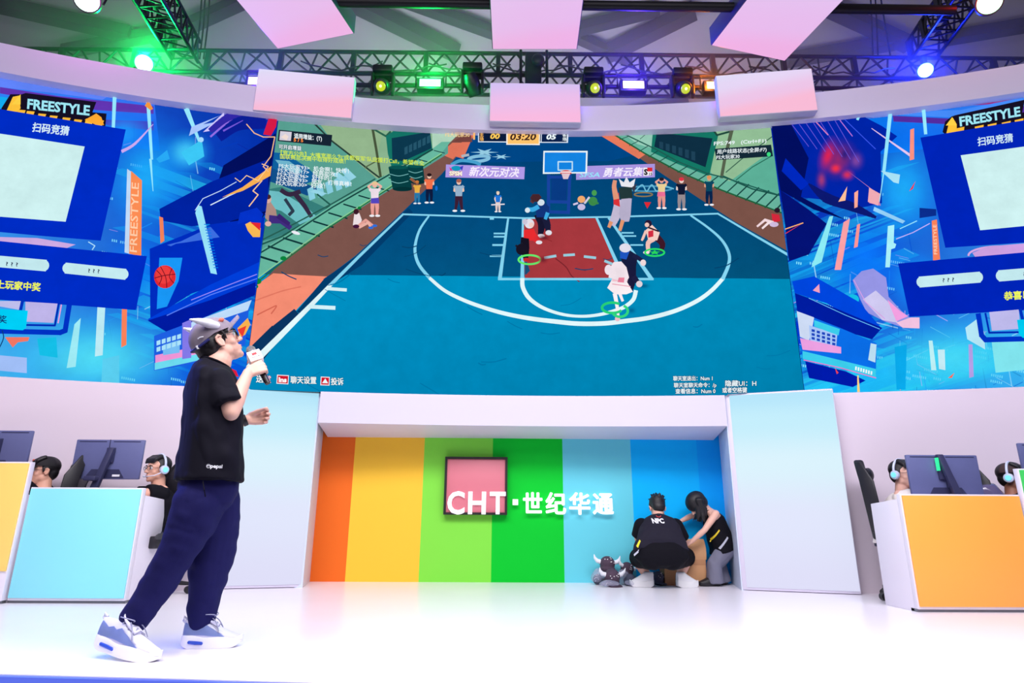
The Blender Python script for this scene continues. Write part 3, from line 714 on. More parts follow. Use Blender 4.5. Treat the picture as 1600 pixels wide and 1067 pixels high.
c.curve(arc[:6], [2.6, 3.6, 4.4, 4.8, 5, 5], LB); c.curve(arc[5:21], [5, 6, 7, 7, 6.5, 6], LW); c.curve(arc[20:], [6, 5, 4.4, 3.6, 2.8], LB)
c.line([(794, 342), (781, 436)], [3, 6], LB); c.line([(817, 342), (816, 436)], [3, 6], LB); c.line([(779, 437), (1020, 437)], 3.6, LB); c.line([(932, 342), (974, 435)], [3.6, 6], LB); c.line([(951, 342), (1017, 436)], [3.6, 6], LB)
c.curve([(816, 437), (817, 450), (826, 466), (843, 479), (864, 488), (887, 493.5), (912, 495), (936, 492.5), (958, 487), (976, 480), (989, 469), (993, 456)], [6.5, 6.5, 5, 4.4, 5, 6, 6.5], LW)
for y, x0, x1, wd in ((343, 766, 771, 3), (366, 772, 790, 2.5), (371, 772, 790, 2.5), (384, 770, 789, 3), (401, 766, 787, 3)): c.line([(x0, y), (x1, y)], wd, LB)
for x0, y, x1 in ((971, 365, 989), (974, 370, 993), (985, 384, 1004)): c.line([(x0, y), (x1, y)], 2.4, LB)
for p in (((851, 404), (868, 401)), ((881, 400), (897, 399)), ((913, 402), (930, 404)), ((945, 409), (957, 414))): c.line(list(p), 4, (150, 205, 222))
c.line([(514, 452), (541, 454)], 5, (214, 244, 250)); c.line([(484, 480), (523, 482)], 6, (214, 244, 250))
random.seed(11)
for k in range(26):
    x = random.uniform(440, 1220); y = random.uniform(380, 600); a = random.uniform(-.6, .6); L = random.uniform(8, 40)
    dk = (0, 118, 168) if y > 436 else (4, 66, 108)
    c.curve([(x, y), (x + L * .5, y + L * a * .4 + 2), (x + L, y + L * a)], random.uniform(.8, 1.8), dk)
# people drawn in the game (plain generic players)
def fig(x, y, h, skin, hair, shirt, pants, shoe=(240, 240, 245), arms='down', lean=0.0, leg=0.5, face=True):
    """x,y: feet; a small drawn standing figure"""
    u = h / 7.2; T = lambda a, b: (x + (a + lean * b) * u, y - b * u)
    for sgn in (-1, 1):
        c.line([T(.35 * sgn, 3.6), T(.5 * sgn, 1.8), T(leg * sgn, .2)], [u * .95, u * .75, u * .5], pants); c.ell(*T(leg * sgn + .15 * sgn, .12), u * .55, u * .25, shoe, n=10)
    if arms == 'down':
        for sgn in (-1, 1): c.line([T(.85 * sgn, 5.6), T(1.1 * sgn, 4.5), T(.75 * sgn, 3.6)], u * .42, skin)
    elif arms == 'up':
        for sgn in (-1, 1): c.line([T(.85 * sgn, 5.6), T(1.35 * sgn, 6.2), T(.5 * sgn, 6.8)], u * .4, skin)
    else:
        c.line([T(-.9, 5.5), T(-1.0, 4.6), T(.5, 4.5)], u * .45, skin); c.line([T(.9, 5.5), T(1.0, 4.6), T(-.4, 4.6)], u * .45, skin)
    c.poly([T(-.9, 5.75), T(.9, 5.75), T(.72, 3.4), T(-.72, 3.4)], shirt); c.line([T(-1.0, 5.4), T(-.75, 5.6)], u * .6, shirt); c.line([T(1.0, 5.4), T(.75, 5.6)], u * .6, shirt)
    c.ell(*T(0, 6.55), u * .52, u * .62, skin, n=12); c.ell(*T(0, 6.85), u * .58, u * .42, hair, n=12)
SK = (236, 196, 176); BR = (150, 92, 64)
c.poly([(648, 288), (640, 282), (643, 279), (652, 286)], BR); fig(652, 320, 36, BR, (200, 120, 60), (236, 178, 70), (40, 120, 170), arms='fold')
fig(671, 319, 46, SK, (40, 20, 24), (240, 112, 74), (14, 26, 60), arms='fold'); c.ell(682, 296, 2, 4, (20, 110, 210))
fig(717, 332, 50, SK, (170, 96, 80), (150, 178, 204), (60, 30, 52), arms='fold', leg=.75); fig(778, 333, 32, (240, 214, 206), (226, 206, 180), (30, 116, 214), (232, 206, 200), arms='down')
c.line([(768, 322), (788, 321)], 2, (225, 220, 226))
fig(586, 340, 54, (240, 180, 166), (232, 196, 150), (240, 224, 234), (236, 160, 150), arms='up', leg=.45); c.poly([(580, 312), (592, 311), (593, 320), (580, 320)], (84, 70, 190))
fig(1033, 328, 48, (232, 160, 146), (40, 30, 40), (232, 206, 150), (228, 150, 140), arms='up'); c.poly([(1027, 302), (1038, 302), (1039, 309), (1026, 309)], (236, 110, 150))
fig(1064, 330, 50, (238, 214, 206), (224, 50, 70), (16, 24, 50), (150, 140, 146), arms='fold'); fig(1107, 323, 46, (220, 160, 130), (226, 150, 90), (10, 70, 96), (6, 36, 76), arms='fold')
# seated spectators
c.poly([(554, 337), (562, 335), (566, 346), (562, 356), (552, 354)], (240, 226, 230)); c.ell(557, 333, 4, 4.5, (60, 24, 40)); c.line([(560, 356), (572, 346), (584, 355)], [5, 4, 3], (230, 160, 150)); c.line([(562, 357), (576, 350), (580, 358)], [5, 4, 3], (236, 176, 164)); c.ell(580, 358, 4, 2, (40, 110, 220)); c.ell(586, 355, 4, 2, (40, 110, 220)); c.ell(557, 356, 5, 3, (70, 20, 60))
c.poly([(414, 318), (424, 318), (432, 330), (434, 342), (424, 352), (413, 340)], (176, 140, 130)); c.ell(420, 314, 5, 6, (216, 170, 160)); c.ell(419, 310, 5.5, 4, (70, 36, 40)); c.line([(424, 345), (440, 346), (454, 358)], [13, 11, 7], (66, 44, 128)); c.line([(436, 340), (452, 352)], [8, 6], (58, 36, 112)); c.ell(463, 366, 7, 2.5, (236, 236, 246), rot=.3); c.ell(420, 352, 5, 4, (226, 178, 170))
c.poly([(1204, 336), (1216, 338), (1218, 348), (1206, 350)], (214, 40, 60)); c.ell(1213, 331, 4.5, 4, (40, 26, 40)); c.line([(1206, 350), (1194, 346), (1182, 356)], [5, 4, 3], (240, 214, 220)); c.line([(1208, 352), (1200, 350), (1190, 359)], [5, 4, 3], (244, 224, 228)); c.ell(1208, 353, 7, 4, (210, 190, 226))
# green and pale figures behind the baseline: plain crouching spectators
c.ell(926, 317, 7, 7, (60, 140, 76)); c.ell(928, 304, 4, 4.5, (70, 156, 80)); c.line([(922, 316), (926, 321), (934, 320)], 3, (60, 136, 70)); c.line([(920, 313), (914, 320)], 3, (64, 144, 76))
c.ell(908, 314, 6, 5.5, (240, 170, 110)); c.ell(908, 326, 6, 5, (200, 190, 226)); c.line([(902, 320), (896, 322)], 3, (210, 200, 230)); c.line([(913, 320), (920, 311)], 3, (214, 206, 230))
def limb(pts, w0, col): c.curve(pts, w0, col, n=4)
# defender under the hoop, navy and white hair
limb([(842, 340), (846, 352), (844, 370)], [14, 12, 7], (22, 22, 48)); limb([(850, 338), (855, 354), (856, 366)], [12, 10, 6], (26, 28, 58)); c.ell(845, 371, 6, 3, (226, 226, 236)); c.ell(857, 366, 5, 4, (226, 226, 236))
c.poly([(836, 322), (848, 316), (858, 326), (857, 342), (838, 342)], (18, 52, 122)); limb([(840, 326), (832, 330), (824, 329)], [7, 7, 5], (60, 170, 226)); c.ell(824, 331, 4, 4, (220, 232, 240)); c.ell(845, 319, 5.5, 5, (214, 226, 238)); limb([(855, 336), (852, 344)], [6, 5], (60, 170, 226)); limb([(831, 318), (836, 312), (842, 309)], [6, 5, 4], (90, 52, 56)); c.poly([(828, 312), (832, 306), (842, 306), (846, 311), (840, 318), (832, 318)], (70, 38, 46))
# attacker, white hair with red jacket
limb([(826, 372), (836, 374), (842, 382)], [12, 11, 6], (224, 44, 50)); c.ell(842, 381, 5, 3, (226, 226, 234)); limb([(820, 376), (820, 388), (821, 404)], [12, 14, 8], (22, 18, 34)); c.ell(822, 408, 5, 3, (200, 40, 46)); c.poly([(818, 362), (834, 360), (838, 370), (832, 376), (818, 374)], (232, 44, 48)); c.ell(827, 352, 7.5, 7.5, (226, 222, 234)); c.ell(820, 349, 4, 4.5, (206, 200, 220)); c.ell(830, 354, 4, 4, (240, 206, 200)); limb([(816, 384), (810, 388), (806, 386)], [5, 4, 3], (30, 30, 46)); c.ell(815, 392, 9, 9, (24, 20, 36))
c.ring(827, 408, 17, 7, 3, (96, 236, 110)); c.blob(850, 374, 16, 7, (98, 30, 44), (180, 54, 56)); c.blob(848, 408, 14, 10, (110, 34, 46), (182, 54, 56))
# leaping player with long pale coat
limb([(966, 318), (962, 338), (956, 352)], [13, 14, 11], (196, 186, 212)); limb([(978, 316), (976, 334), (976, 346)], [16, 18, 12], (184, 176, 204)); limb([(954, 350), (951, 357)], [6, 5], (226, 150, 110)); limb([(972, 348), (968, 362)], [6, 5], (226, 150, 110)); c.poly([(958, 308), (966, 304), (968, 326), (958, 322)], (220, 50, 56)); c.poly([(966, 296), (986, 294), (988, 312), (968, 314)], (34, 56, 58))
limb([(962, 312), (959, 296), (960, 286)], [9, 7, 6], (224, 150, 120)); c.poly([(970, 294), (966, 282), (974, 288), (978, 279), (983, 288), (992, 282), (989, 296)], (232, 232, 240)); c.poly([(986, 296), (994, 290), (990, 304)], (60, 56, 70))
# crouching bare shouldered player on the right
limb([(1020, 376), (1012, 382), (1012, 394)], [8, 7, 6], (240, 190, 180)); limb([(1026, 374), (1034, 384), (1032, 394)], [11, 9, 6], (60, 24, 40)); c.poly([(1008, 362), (1018, 354), (1030, 366), (1026, 378), (1012, 378)], (244, 206, 196)); c.poly([(1012, 364), (1020, 362), (1020, 372), (1012, 374)], (210, 44, 66)); c.line([(1012, 358), (1028, 364)], 2.4, (50, 24, 40)); c.ell(1012, 352, 5.5, 5.5, (40, 24, 52)); c.ell(1010, 354, 3.5, 3.5, (240, 196, 184)); limb([(1008, 364), (1004, 374), (1002, 378)], [4, 4, 3], (240, 196, 186)); c.ell(1009, 397, 5, 2.5, (244, 224, 228))
c.ring(1022, 397, 15, 5.5, 2.6, (40, 220, 100)); c.poly([(1022 + (9 if i % 2 == 0 else 4) * math.cos(i * PI / 5 - PI / 2), 397 + (4 if i % 2 == 0 else 1.8) * math.sin(i * PI / 5 - PI / 2)) for i in range(10)], (40, 210, 90))
# navy and blue player behind, white haired player in pink dress in front
c.blob(1005, 449, 16, 7, (0, 96, 140), (0, 140, 190)); c.blob(986, 487, 12, 9, (0, 100, 146), (0, 138, 188))
limb([(984, 420), (984, 440), (982, 456)], [18, 17, 10], (26, 26, 60)); limb([(990, 436), (998, 446)], [9, 6], (30, 30, 66)); c.ell(998, 446, 5, 5, (232, 216, 224)); c.poly([(968, 400), (984, 394), (996, 402), (992, 424), (974, 424)], (22, 28, 62)); c.poly([(968, 396), (984, 392), (978, 408), (968, 406)], (30, 84, 190)); limb([(990, 402), (1000, 408), (1004, 412)], [7, 6, 5], (28, 30, 66)); c.ell(1004, 413, 4.5, 5, (236, 214, 216)); c.ell(976, 390, 9, 7, (222, 220, 234))
limb([(960, 462), (963, 478), (965, 494)], [6.5, 5.5, 4], (250, 240, 244)); limb([(968, 462), (972, 472)], [5, 4], (246, 232, 238)); c.ell(964, 500, 4, 4, (240, 190, 200)); c.poly([(948, 452), (957, 436), (976, 438), (988, 458), (978, 462), (960, 462)], (250, 236, 240)); c.poly([(954, 428), (976, 430), (980, 442), (956, 442)], (244, 196, 208)); c.poly([(953, 420), (958, 412), (970, 411), (978, 420), (982, 436), (976, 446), (964, 440), (950, 436)], (242, 228, 236)); c.ell(950, 424, 6, 8, (240, 226, 236)); c.poly([(966, 436), (975, 436), (974, 444), (964, 443)], (236, 130, 156)); c.line([(956, 446), (984, 450)], 1.4, (236, 160, 178))
c.ring(956, 483, 16, 8, 4, (40, 208, 120), .6, 5.4); c.ring(968, 488, 12, 9, 4, (50, 214, 126), -1, 2.6)
# --- overlay panels and writing
DK = (22, 36, 52)
c.poly([(437, 206.5), (520, 214.5), (518, 232), (435, 224)], DK); c.poly([(439, 208.5), (457, 210), (455.5, 224), (437.5, 222.5)], (214, 208, 222)); c.poly([(440, 218), (447, 213), (452, 217), (449, 223)], (242, 222, 214))
c.text('适用增益：(T)', (461, 219), (1, .1), (-.3, -8.5), W, .03, 43); c.text('5 / 5', (460, 224.5), (1, .08), (-.2, -7), (255, 140, 60), .04, 15)
c.text('可开启增益', (437, 235.5), (1, .08), (-.2, -7.5), W, .03, 35, outline=DK, ow=.08)
c.text('【官方公告】大嘴宽面么为‘成都亚军’队应援打Call，希望在全', (440, 245), (1, .075), (-.2, -8.2), (216, 238, 70), .015, 224); c.text('国联赛总决赛中取得好成绩！', (439, 251), (1, .075), (-.2, -8.2), (216, 238, 70), .015, 102)
for i, (nn, tx, wd) in enumerate((('93', '机会啊！快传！', 55), ('17', '经典助攻！', 38), ('96', '好样的！', 30), ('93', '朋友，打得真棒！', 62), ('30', '好球！', 22))):
    y = 265.5 + i * 6.6; x = 437 - i * 1.0
    c.text('FS大玩家%s>' % nn, (x, y), (1, .075), (-.3, -8.0), W, .015, 48); c.text(tx, (x + 54, y + 4.2), (1, .075), (-.3, -8.0), W, .02, wd)
c.text('FS大玩家30', (696, 217), (1, .01), (0, -7.5), (250, 214, 150), .015, 38); c.poly([(739.5, 210), (742.5, 210), (742.2, 222), (739.4, 222)], (255, 190, 110))
c.poly([(747, 206), (888, 206), (887, 227), (747, 226)], (220, 232, 246)); c.poly([(748.5, 200), (886, 200), (885.5, 225.5), (748.5, 224.5)], (12, 32, 74)); c.poly([(757, 210), (790, 210), (790, 224), (757, 224)], (10, 26, 58))
c.poly([(791, 200), (844, 200), (843, 230.5), (791, 230)], (246, 240, 232)); c.poly([(793, 200), (842, 200), (841.5, 228.5), (793, 228.5)], (255, 196, 108))
c.text('主', (749.5, 217), (1, 0), (0, -6.5), (255, 190, 90), .03, 6); c.text('场', (749.5, 223.5), (1, 0), (0, -6.5), (255, 190, 90), .03, 6)
c.text('00', (766, 220.5), (1, 0), (0, -11), (255, 206, 90), .04, 15, shear=.2); c.text('03:20', (797, 222.5), (1, 0), (0, -14), (60, 34, 30), .03, 40.5, shear=.2)
c.poly([(845, 208), (887, 208), (886, 227), (844.5, 227)], (214, 226, 242)); c.poly([(846.3, 200), (885.6, 200), (884.8, 225.5), (846, 225.5)], (12, 32, 74)); c.text('05', (853.5, 221.5), (1, 0), (0, -11), W, .04, 15.5, shear=.2)
c.text('客', (878.5, 217), (1, 0), (0, -6), W, .03, 6); c.text('场', (878.5, 223.5), (1, 0), (0, -6), W, .03, 6)
c.text('FPS:749   (Ctrl+F1)', (1114, 231), (1, -.055), (.2, -7.8), W, .02, 82)
c.poly([(1115, 236.5), (1203, 230), (1206, 248), (1118, 254)], (18, 40, 54)); c.text('用户线路状态(全屏:F7)', (1119, 244), (1, -.05), (.2, -7.6), W, .02, 77); c.text('FS大玩家30', (1118, 252.3), (1, -.05), (.2, -7.2), W, .02, 36); c.ell(1199.5, 245, 3.2, 3.4, (60, 220, 130))
c.text('送', (402, 598), (1, .03), (0, -12), W, .03, 11, outline=DK); c.text('赏', (414, 598.4), (1, .03), (0, -12), (240, 200, 220), .03, 11, outline=DK)
c.poly([(434.5, 587), (453, 588), (452, 602), (433.5, 601)], (246, 236, 240)); c.poly([(435.8, 588.3), (451.8, 589.2), (451, 600.8), (434.8, 599.8)], (206, 24, 46)); c.text('Ins', (437, 598.2), (1, .03), (0, -10), (255, 250, 250), .05, 12.5)
c.text('聊天设置', (455.5, 599.5), (1, .025), (0, -12), W, .03, 40, outline=DK)
c.poly([(502.5, 590), (516.5, 590.6), (516, 604), (501.8, 603.5)], (246, 236, 240)); c.poly([(503.7, 591.3), (515.3, 591.8), (514.9, 602.7), (503.1, 602.3)], (206, 24, 46)); c.poly([(509.5, 593), (514, 600.5), (504.5, 600.2)], W)
c.text('投诉', (518.5, 602), (1, .02), (0, -12), W, .03, 19, outline=DK)
for tx, x, y, hh, wd in (('聊天室退出：Num 1', 1050.5, 596, 8, 61), ('聊天室聊天命令：/p', 1051.5, 606.5, 8, 66), ('查看信息：Num 0', 1054, 616, 8.5, 62), ('隐藏UI：H', 1131.5, 604.5, 10, 48), ('或者空格键', 1127, 614.5, 9, 38)):
    c.text(tx, (x, y), (1, -.008), (0, -hh), W, .03, wd, outline=(6, 40, 84), ow=.09)
def screen_s(px, py): return arc_at(px, py, R_SCR)[0]
sL = (screen_s(433.5, 187.5) + screen_s(382.5, 612)) / 2; sR = (screen_s(1202, 193) + screen_s(1257.5, 611)) / 2
c.build('led_screen', 'wide middle screen showing a teal basketball court video game', sL, sR, 1.928, 5.21, (4, 84, 130))

# ------------------------------------------------------------------ side screens: blue neon city key art with a quiz panel
def city(sc, x0, x1, y0, y1, dark_side, seed):
    """streaked buildings of the backdrop"""
    random.seed(seed)
    for k in range(70):
        x = random.uniform(x0, x1); y = random.uniform(y0 + 60, y1 - 40); wd = random.uniform(6, 34); hh = random.uniform(20, 110)
        f = abs(x - dark_side) / (x1 - x0); lean = (x - 817) * .028
        b = min(1, .25 + f * .9 + random.uniform(-.25, .25)); b = max(0, b)
        col = (int(4 + 20 * b), int(40 + 140 * b), int(150 + 100 * b))
        if b > .9 and random.random() < .5: col = (40, 205, 244)
        sl = random.uniform(-.5, .2) * wd * (1 if x < 800 else -1)
        a_ = random.uniform(.25, .6); sc.poly([(x, y), (x + wd, y + sl), (x + wd - lean * hh * .02 * 8, y + hh + sl), (x - lean * hh * .02 * 8, y + hh)], col + (a_,))
    for k in range(60):
        x = random.uniform(x0, x1); y = random.uniform(y0, y1); L = random.uniform(6, 46); a = random.choice((-.45, .5, 1.4, 1.6, -.3, .25))
        sc.line([(x, y), (x + L * math.cos(a), y + L * math.sin(a))], random.uniform(.6, 1.8), random.choice(((120, 214, 252, .6), (30, 150, 250, .7), (180, 236, 255, .6), (0, 60, 200, .7), (200, 170, 250, .6), (10, 30, 150, .5))))
    for k in range(26):
        x = random.uniform(x0, x1); y = random.uniform(y0 + 60, y1)
        for j in range(random.randint(3, 7)): sc.poly([(x + j * 3.2, y + j * .6), (x + j * 3.2 + 1.8, y + j * .6 + .3), (x + j * 3.2 + 1.5, y + 4 + j * .6), (x + j * 3.2 - .3, y + 4 + j * .6)], (130, 226, 255), up=(j == 0))
NAVY = (0, 44, 196)
def pill(sc, x0, y0, x1, y1, h, col):
    d = math.atan2(y1 - y0, x1 - x0); sc.line([(x0, y0), (x1, y1)], h, col); sc.ell(x0, y0, h / 2, h / 2, col, n=18); sc.ell(x1, y1, h / 2, h / 2, col, n=18)
l = Screen()
l.grid([(-120, 90), (450, 170), (400, 640), (-120, 610)], [(50, 130, 250), (0, 40, 160), (0, 60, 220), (90, 216, 246)], 14, 10)
l.grid([(-40, 96), (240, 150), (250, 236), (-40, 200)], [(84, 128, 246), (60, 120, 246), (0, 90, 232), (0, 140, 246)], 6, 4)
l.poly([(-30, 96), (20, 112), (90, 128), (168, 150), (120, 141), (60, 134), (0, 122)], (176, 26, 92)); l.poly([(0, 136), (90, 150), (240, 166), (240, 178), (150, 172), (0, 146)], (96, 52, 176)); l.poly([(-20, 118), (90, 134), (170, 150), (160, 156), (90, 146), (-20, 134)], (96, 132, 250)); l.poly([(140, 186), (240, 190), (240, 204), (170, 196)], (70, 50, 186)); l.poly([(-10, 150), (60, 158), (40, 175), (-10, 168)], (20, 170, 240))
city(l, 150, 430, 190, 600, 430, 5)
l.blob(232, 280, 90, 110, (30, 170, 250), (10, 130, 248)); l.blob(150, 560, 190, 90, (80, 220, 246), (40, 190, 246)); l.blob(292, 240, 46, 40, (70, 206, 250), (20, 150, 250)); l.blob(215, 420, 60, 80, (10, 130, 248), (0, 110, 244)); l.blob(330, 570, 70, 60, (0, 90, 236), (0, 80, 230)); l.blob(195, 210, 50, 40, (30, 150, 250), (30, 120, 250))
# light beams
for x0, y0, x1, y1, w0, w1 in ((180, 154, 178, 202, 6, 5), (232, 158, 238, 250, 6, 4), (292, 172, 312, 222, 8, 4), (236, 250, 240, 300, 4, 1)): l.line([(x0, y0), (x1, y1)], [w0, w1], (150, 232, 255))
l.poly([(227, 167), (233, 158), (240, 172), (236, 174)], (246, 150, 60)); l.curve([(192, 238), (212, 226), (240, 196)], [5, 4, 1], (206, 170, 240))
l.poly([(300, 200), (345, 182), (318, 196), (340, 192), (296, 214)], (170, 200, 255)); l.poly([(318, 208), (350, 178), (352, 184), (330, 206)], (210, 200, 255))
l.curve([(330, 205), (356, 186), (380, 178)], [8, 12, 16], (50, 40, 168)); l.curve([(330, 215), (360, 192), (400, 184)], [3, 3, 2], (150, 110, 230)); l.curve([(345, 215), (372, 196), (410, 190)], [14, 20, 26], (10, 30, 150)); l.curve([(350, 206), (380, 190)], [3, 1], (120, 90, 220))
l.poly([(284, 240), (316, 220), (320, 246), (296, 260)], (60, 200, 246)); l.ell(315, 220, 4, 4, (170, 220, 255)); l.poly([(245, 250), (262, 236), (266, 250), (250, 256)], (40, 170, 246))
# dark building masses
l.poly([(350, 260), (440, 205), (430, 300), (395, 380), (330, 320)], (2, 14, 92)); l.poly([(250, 328), (330, 286), (420, 250), (420, 330), (350, 350), (300, 355), (252, 346)], (0, 34, 160)); l.poly([(245, 402), (262, 404), (330, 380), (320, 396), (300, 402), (244, 404)], (0, 70, 214)); l.poly([(235, 390), (330, 352), (420, 340), (412, 420), (300, 460), (236, 500)], (0, 44, 190)); l.poly([(268, 386), (330, 356), (344, 372), (292, 380), (262, 384)], (60, 110, 226))
l.poly([(250, 404), (286, 404), (280, 440), (262, 480), (246, 484)], (24, 150, 244)); l.poly([(310, 322), (316, 324), (340, 430), (330, 428), (318, 380), (306, 334)], (150, 226, 250))
for k in range(16): l.line([(320 + k * 1.0, 352 + k * 4.5), (328 + k * .9, 352 + k * 4.5)], 1.4, (0, 120, 230))
l.line([(306, 330), (318, 312), (345, 300), (370, 286)], 1.2, (200, 226, 255)); l.line([(330, 322), (362, 306), (392, 292)], 1.6, (220, 240, 255))
l.poly([(348, 310), (380, 294), (432, 256), (424, 276), (380, 300)], (250, 178, 84)); l.line([(368, 280), (376, 286), (386, 276), (404, 284), (420, 262), (410, 258)], 1.3, (255, 208, 150)); l.line([(410, 284), (396, 300), (404, 306), (390, 324)], 1.8, (250, 200, 150)); l.line([(386, 196), (398, 210), (412, 216), (430, 216), (424, 246), (412, 262), (420, 270)], 1.6, (250, 190, 140))
l.poly([(412, 212), (420, 188), (434, 186), (432, 200), (424, 214)], (214, 26, 70)); l.poly([(384, 352), (392, 348), (408, 358), (407, 372), (396, 372), (388, 362)], (250, 186, 84)); l.poly([(392, 349), (408, 350), (407, 362)], (226, 40, 50)); l.poly([(376, 334), (402, 326), (412, 336), (408, 350), (390, 346), (372, 352)], (4, 50, 200))
# floating platform with bright shopfront
l.poly([(232, 500), (330, 446), (412, 408), (408, 442), (330, 470), (262, 520)], (0, 62, 216)); l.poly([(232, 502), (330, 470), (400, 442), (400, 462), (300, 506), (262, 520)], (0, 26, 160)); l.line([(262, 494), (330, 462), (404, 436)], 1.5, (90, 130, 250)); l.curve([(300, 470), (360, 446), (402, 430)], 1.4, (150, 140, 250))
l.poly([(242, 526), (392, 470), (388, 500), (384, 540), (320, 566), (242, 580)], (30, 96, 226)); l.poly([(300, 505), (394, 470), (388, 486), (300, 516)], (190, 220, 250)); l.poly([(244, 556), (320, 540), (320, 552), (244, 568)], (240, 150, 216)); l.poly([(243, 568), (320, 552), (320, 562), (243, 579)], (110, 220, 240)); l.poly([(256, 540), (282, 532), (282, 552), (256, 556)], (120, 190, 244)); l.poly([(300, 500), (300, 560), (286, 562), (286, 506)], (130, 120, 230))
for k in range(5):
    for j in range(2): l.poly([(246 + k * 8, 534 + j * 10 - k * 2.4), (252 + k * 8, 532 + j * 10 - k * 2.4), (252 + k * 8, 539 + j * 10 - k * 2.4), (246 + k * 8, 541 + j * 10 - k * 2.4)], (170, 226, 250), up=(k == 0))
l.poly([(372, 514), (388, 498), (392, 508), (384, 524), (376, 528)], (250, 180, 80)); l.poly([(372, 516), (386, 510), (380, 528)], (236, 60, 50)); l.poly([(356, 574), (370, 580), (374, 590), (362, 586)], (220, 30, 60))
# vertical neon signs
l.poly([(200, 266), (206, 270), (203, 398), (196, 396)], (190, 216, 246)); l.poly([(206, 269), (223, 284), (222, 402), (203, 398)], (250, 140, 84)); l.text('FREESTYLE', (215, 396), (.03, -1), (-16, -2), (255, 206, 170), .01, 108)
l.poly([(250, 340), (256, 342), (258, 378), (252, 382)], (240, 130, 90)); l.poly([(192, 480), (200, 481), (199, 540), (191, 544)], (250, 130, 90)); l.poly([(154, 478), (166, 482), (162, 556), (150, 558)], (190, 236, 246)); l.poly([(118, 508), (128, 498), (120, 574), (106, 576)], (160, 236, 246)); l.poly([(162, 562), (188, 556), (188, 602), (160, 600)], (90, 206, 240)); l.poly([(60, 530), (90, 528), (92, 560), (64, 556)], (20, 190, 230)); l.poly([(0, 556), (44, 560), (44, 584), (0, 580)], (160, 190, 246)); l.poly([(10, 528), (48, 528), (46, 534), (30, 536), (22, 544)], (244, 120, 100))
# basketball
l.ell(259, 434, 17, 18, (222, 42, 50)); l.ell(257, 431, 13, 14, (236, 62, 62)); l.curve([(243, 436), (258, 432), (275, 430)], 1.2, (110, 16, 34)); l.curve([(252, 418), (260, 434), (262, 451)], 1.2, (110, 16, 34)); l.curve([(246, 424), (254, 434), (250, 446)], 1.2, (110, 16, 34)); l.curve([(270, 421), (266, 434), (273, 444)], 1.2, (110, 16, 34))
# logo
l.poly([(4, 172), (18, 150), (36, 150), (42, 148), (152, 162), (146, 178), (168, 180), (166, 200), (4, 178)], (22, 16, 36)); l.poly([(12, 176), (22, 154), (32, 152), (34, 172), (28, 178)], (255, 196, 60)); l.poly([(20, 166), (34, 150), (34, 166)], (255, 210, 70))
l.text('FREESTYLE', (44, 172), (1, .11), (1.5, -21), (160, 232, 246), .035, 98, outline=(16, 20, 50), ow=.05)
for k, (x, y) in enumerate(((30, 174), (44, 176), (62, 180), (80, 183), (100, 186), (118, 189), (136, 188), (152, 190))): l.poly([(x, y), (x + 12, y + 1), (x + 9, y + 9), (x - 2, y + 8)], (255, 190, 56))
l.poly([(134, 190), (152, 180), (160, 186), (164, 198), (150, 197)], (255, 170, 50))
l.poly([(-90, 160), (0, 173), (198, 205), (179, 290), (159, 378), (60, 370), (-90, 356)], NAVY); l.text('扫码竞猜', (52, 207), (1, .11), (2.5, -15.5), (214, 238, 250), .03, 57)
l.poly([(16, 213.5), (134, 231.5), (104.5, 348.5), (-60, 336), (-36, 206)], (206, 240, 240))
l.poly([(-10, 372), (60, 374), (120, 384), (100, 392), (0, 384)], (206, 170, 226)); l.line([(140, 380), (150, 386), (146, 392)], 1.5, (180, 230, 255))
l.poly([(-90, 366), (0, 378.5), (231, 402), (214, 486), (0, 470), (-90, 462)], NAVY); pill(l, 108, 421, 194, 430, 17, (196, 234, 240)); pill(l, -60, 405, 70, 416.5, 18, (196, 234, 240)); l.text('? ? ?', (139.5, 427.5), (1, .07), (0, -8.5), (30, 40, 80), .02, 18); l.text('? ? ?', (11.5, 417), (1, .07), (0, -8.5), (30, 40, 80), .02, 19)
l.text('以上玩家中奖', (-17, 450), (1, .07), (1.5, -14), (236, 244, 90), .04, 82)
l.poly([(-40, 472), (36, 472), (34, 486), (0, 480), (-40, 480)], (190, 190, 236)); l.poly([(42, 473), (92, 476), (86, 506), (42, 504)], (190, 180, 232)); l.line([(110, 480), (104, 518), (96, 521), (-30, 518)], 8, (0, 50, 196)); l.line([(94, 476), (88, 510), (-30, 508)], 3, (0, 40, 180)); l.line([(38, 470), (34, 488)], 5, (0, 50, 190)); l.line([(98, 478), (93, 506)], 2, (240, 160, 220))
l.poly([(-40, 482), (46, 487), (43, 514), (38, 517.5), (-40, 513)], (0, 206, 246)); l.text('奖', (0, 505), (1, .06), (0, -13), (16, 40, 110), .02, 13); l.curve([(6, 518), (8, 530), (0, 548)], 1.6, (10, 60, 120))
l.build('led_screen', 'left screen with blue neon city and red basketball behind presenter', -8.2, sL - 0.004, 1.928, 5.21, (10, 90, 230))

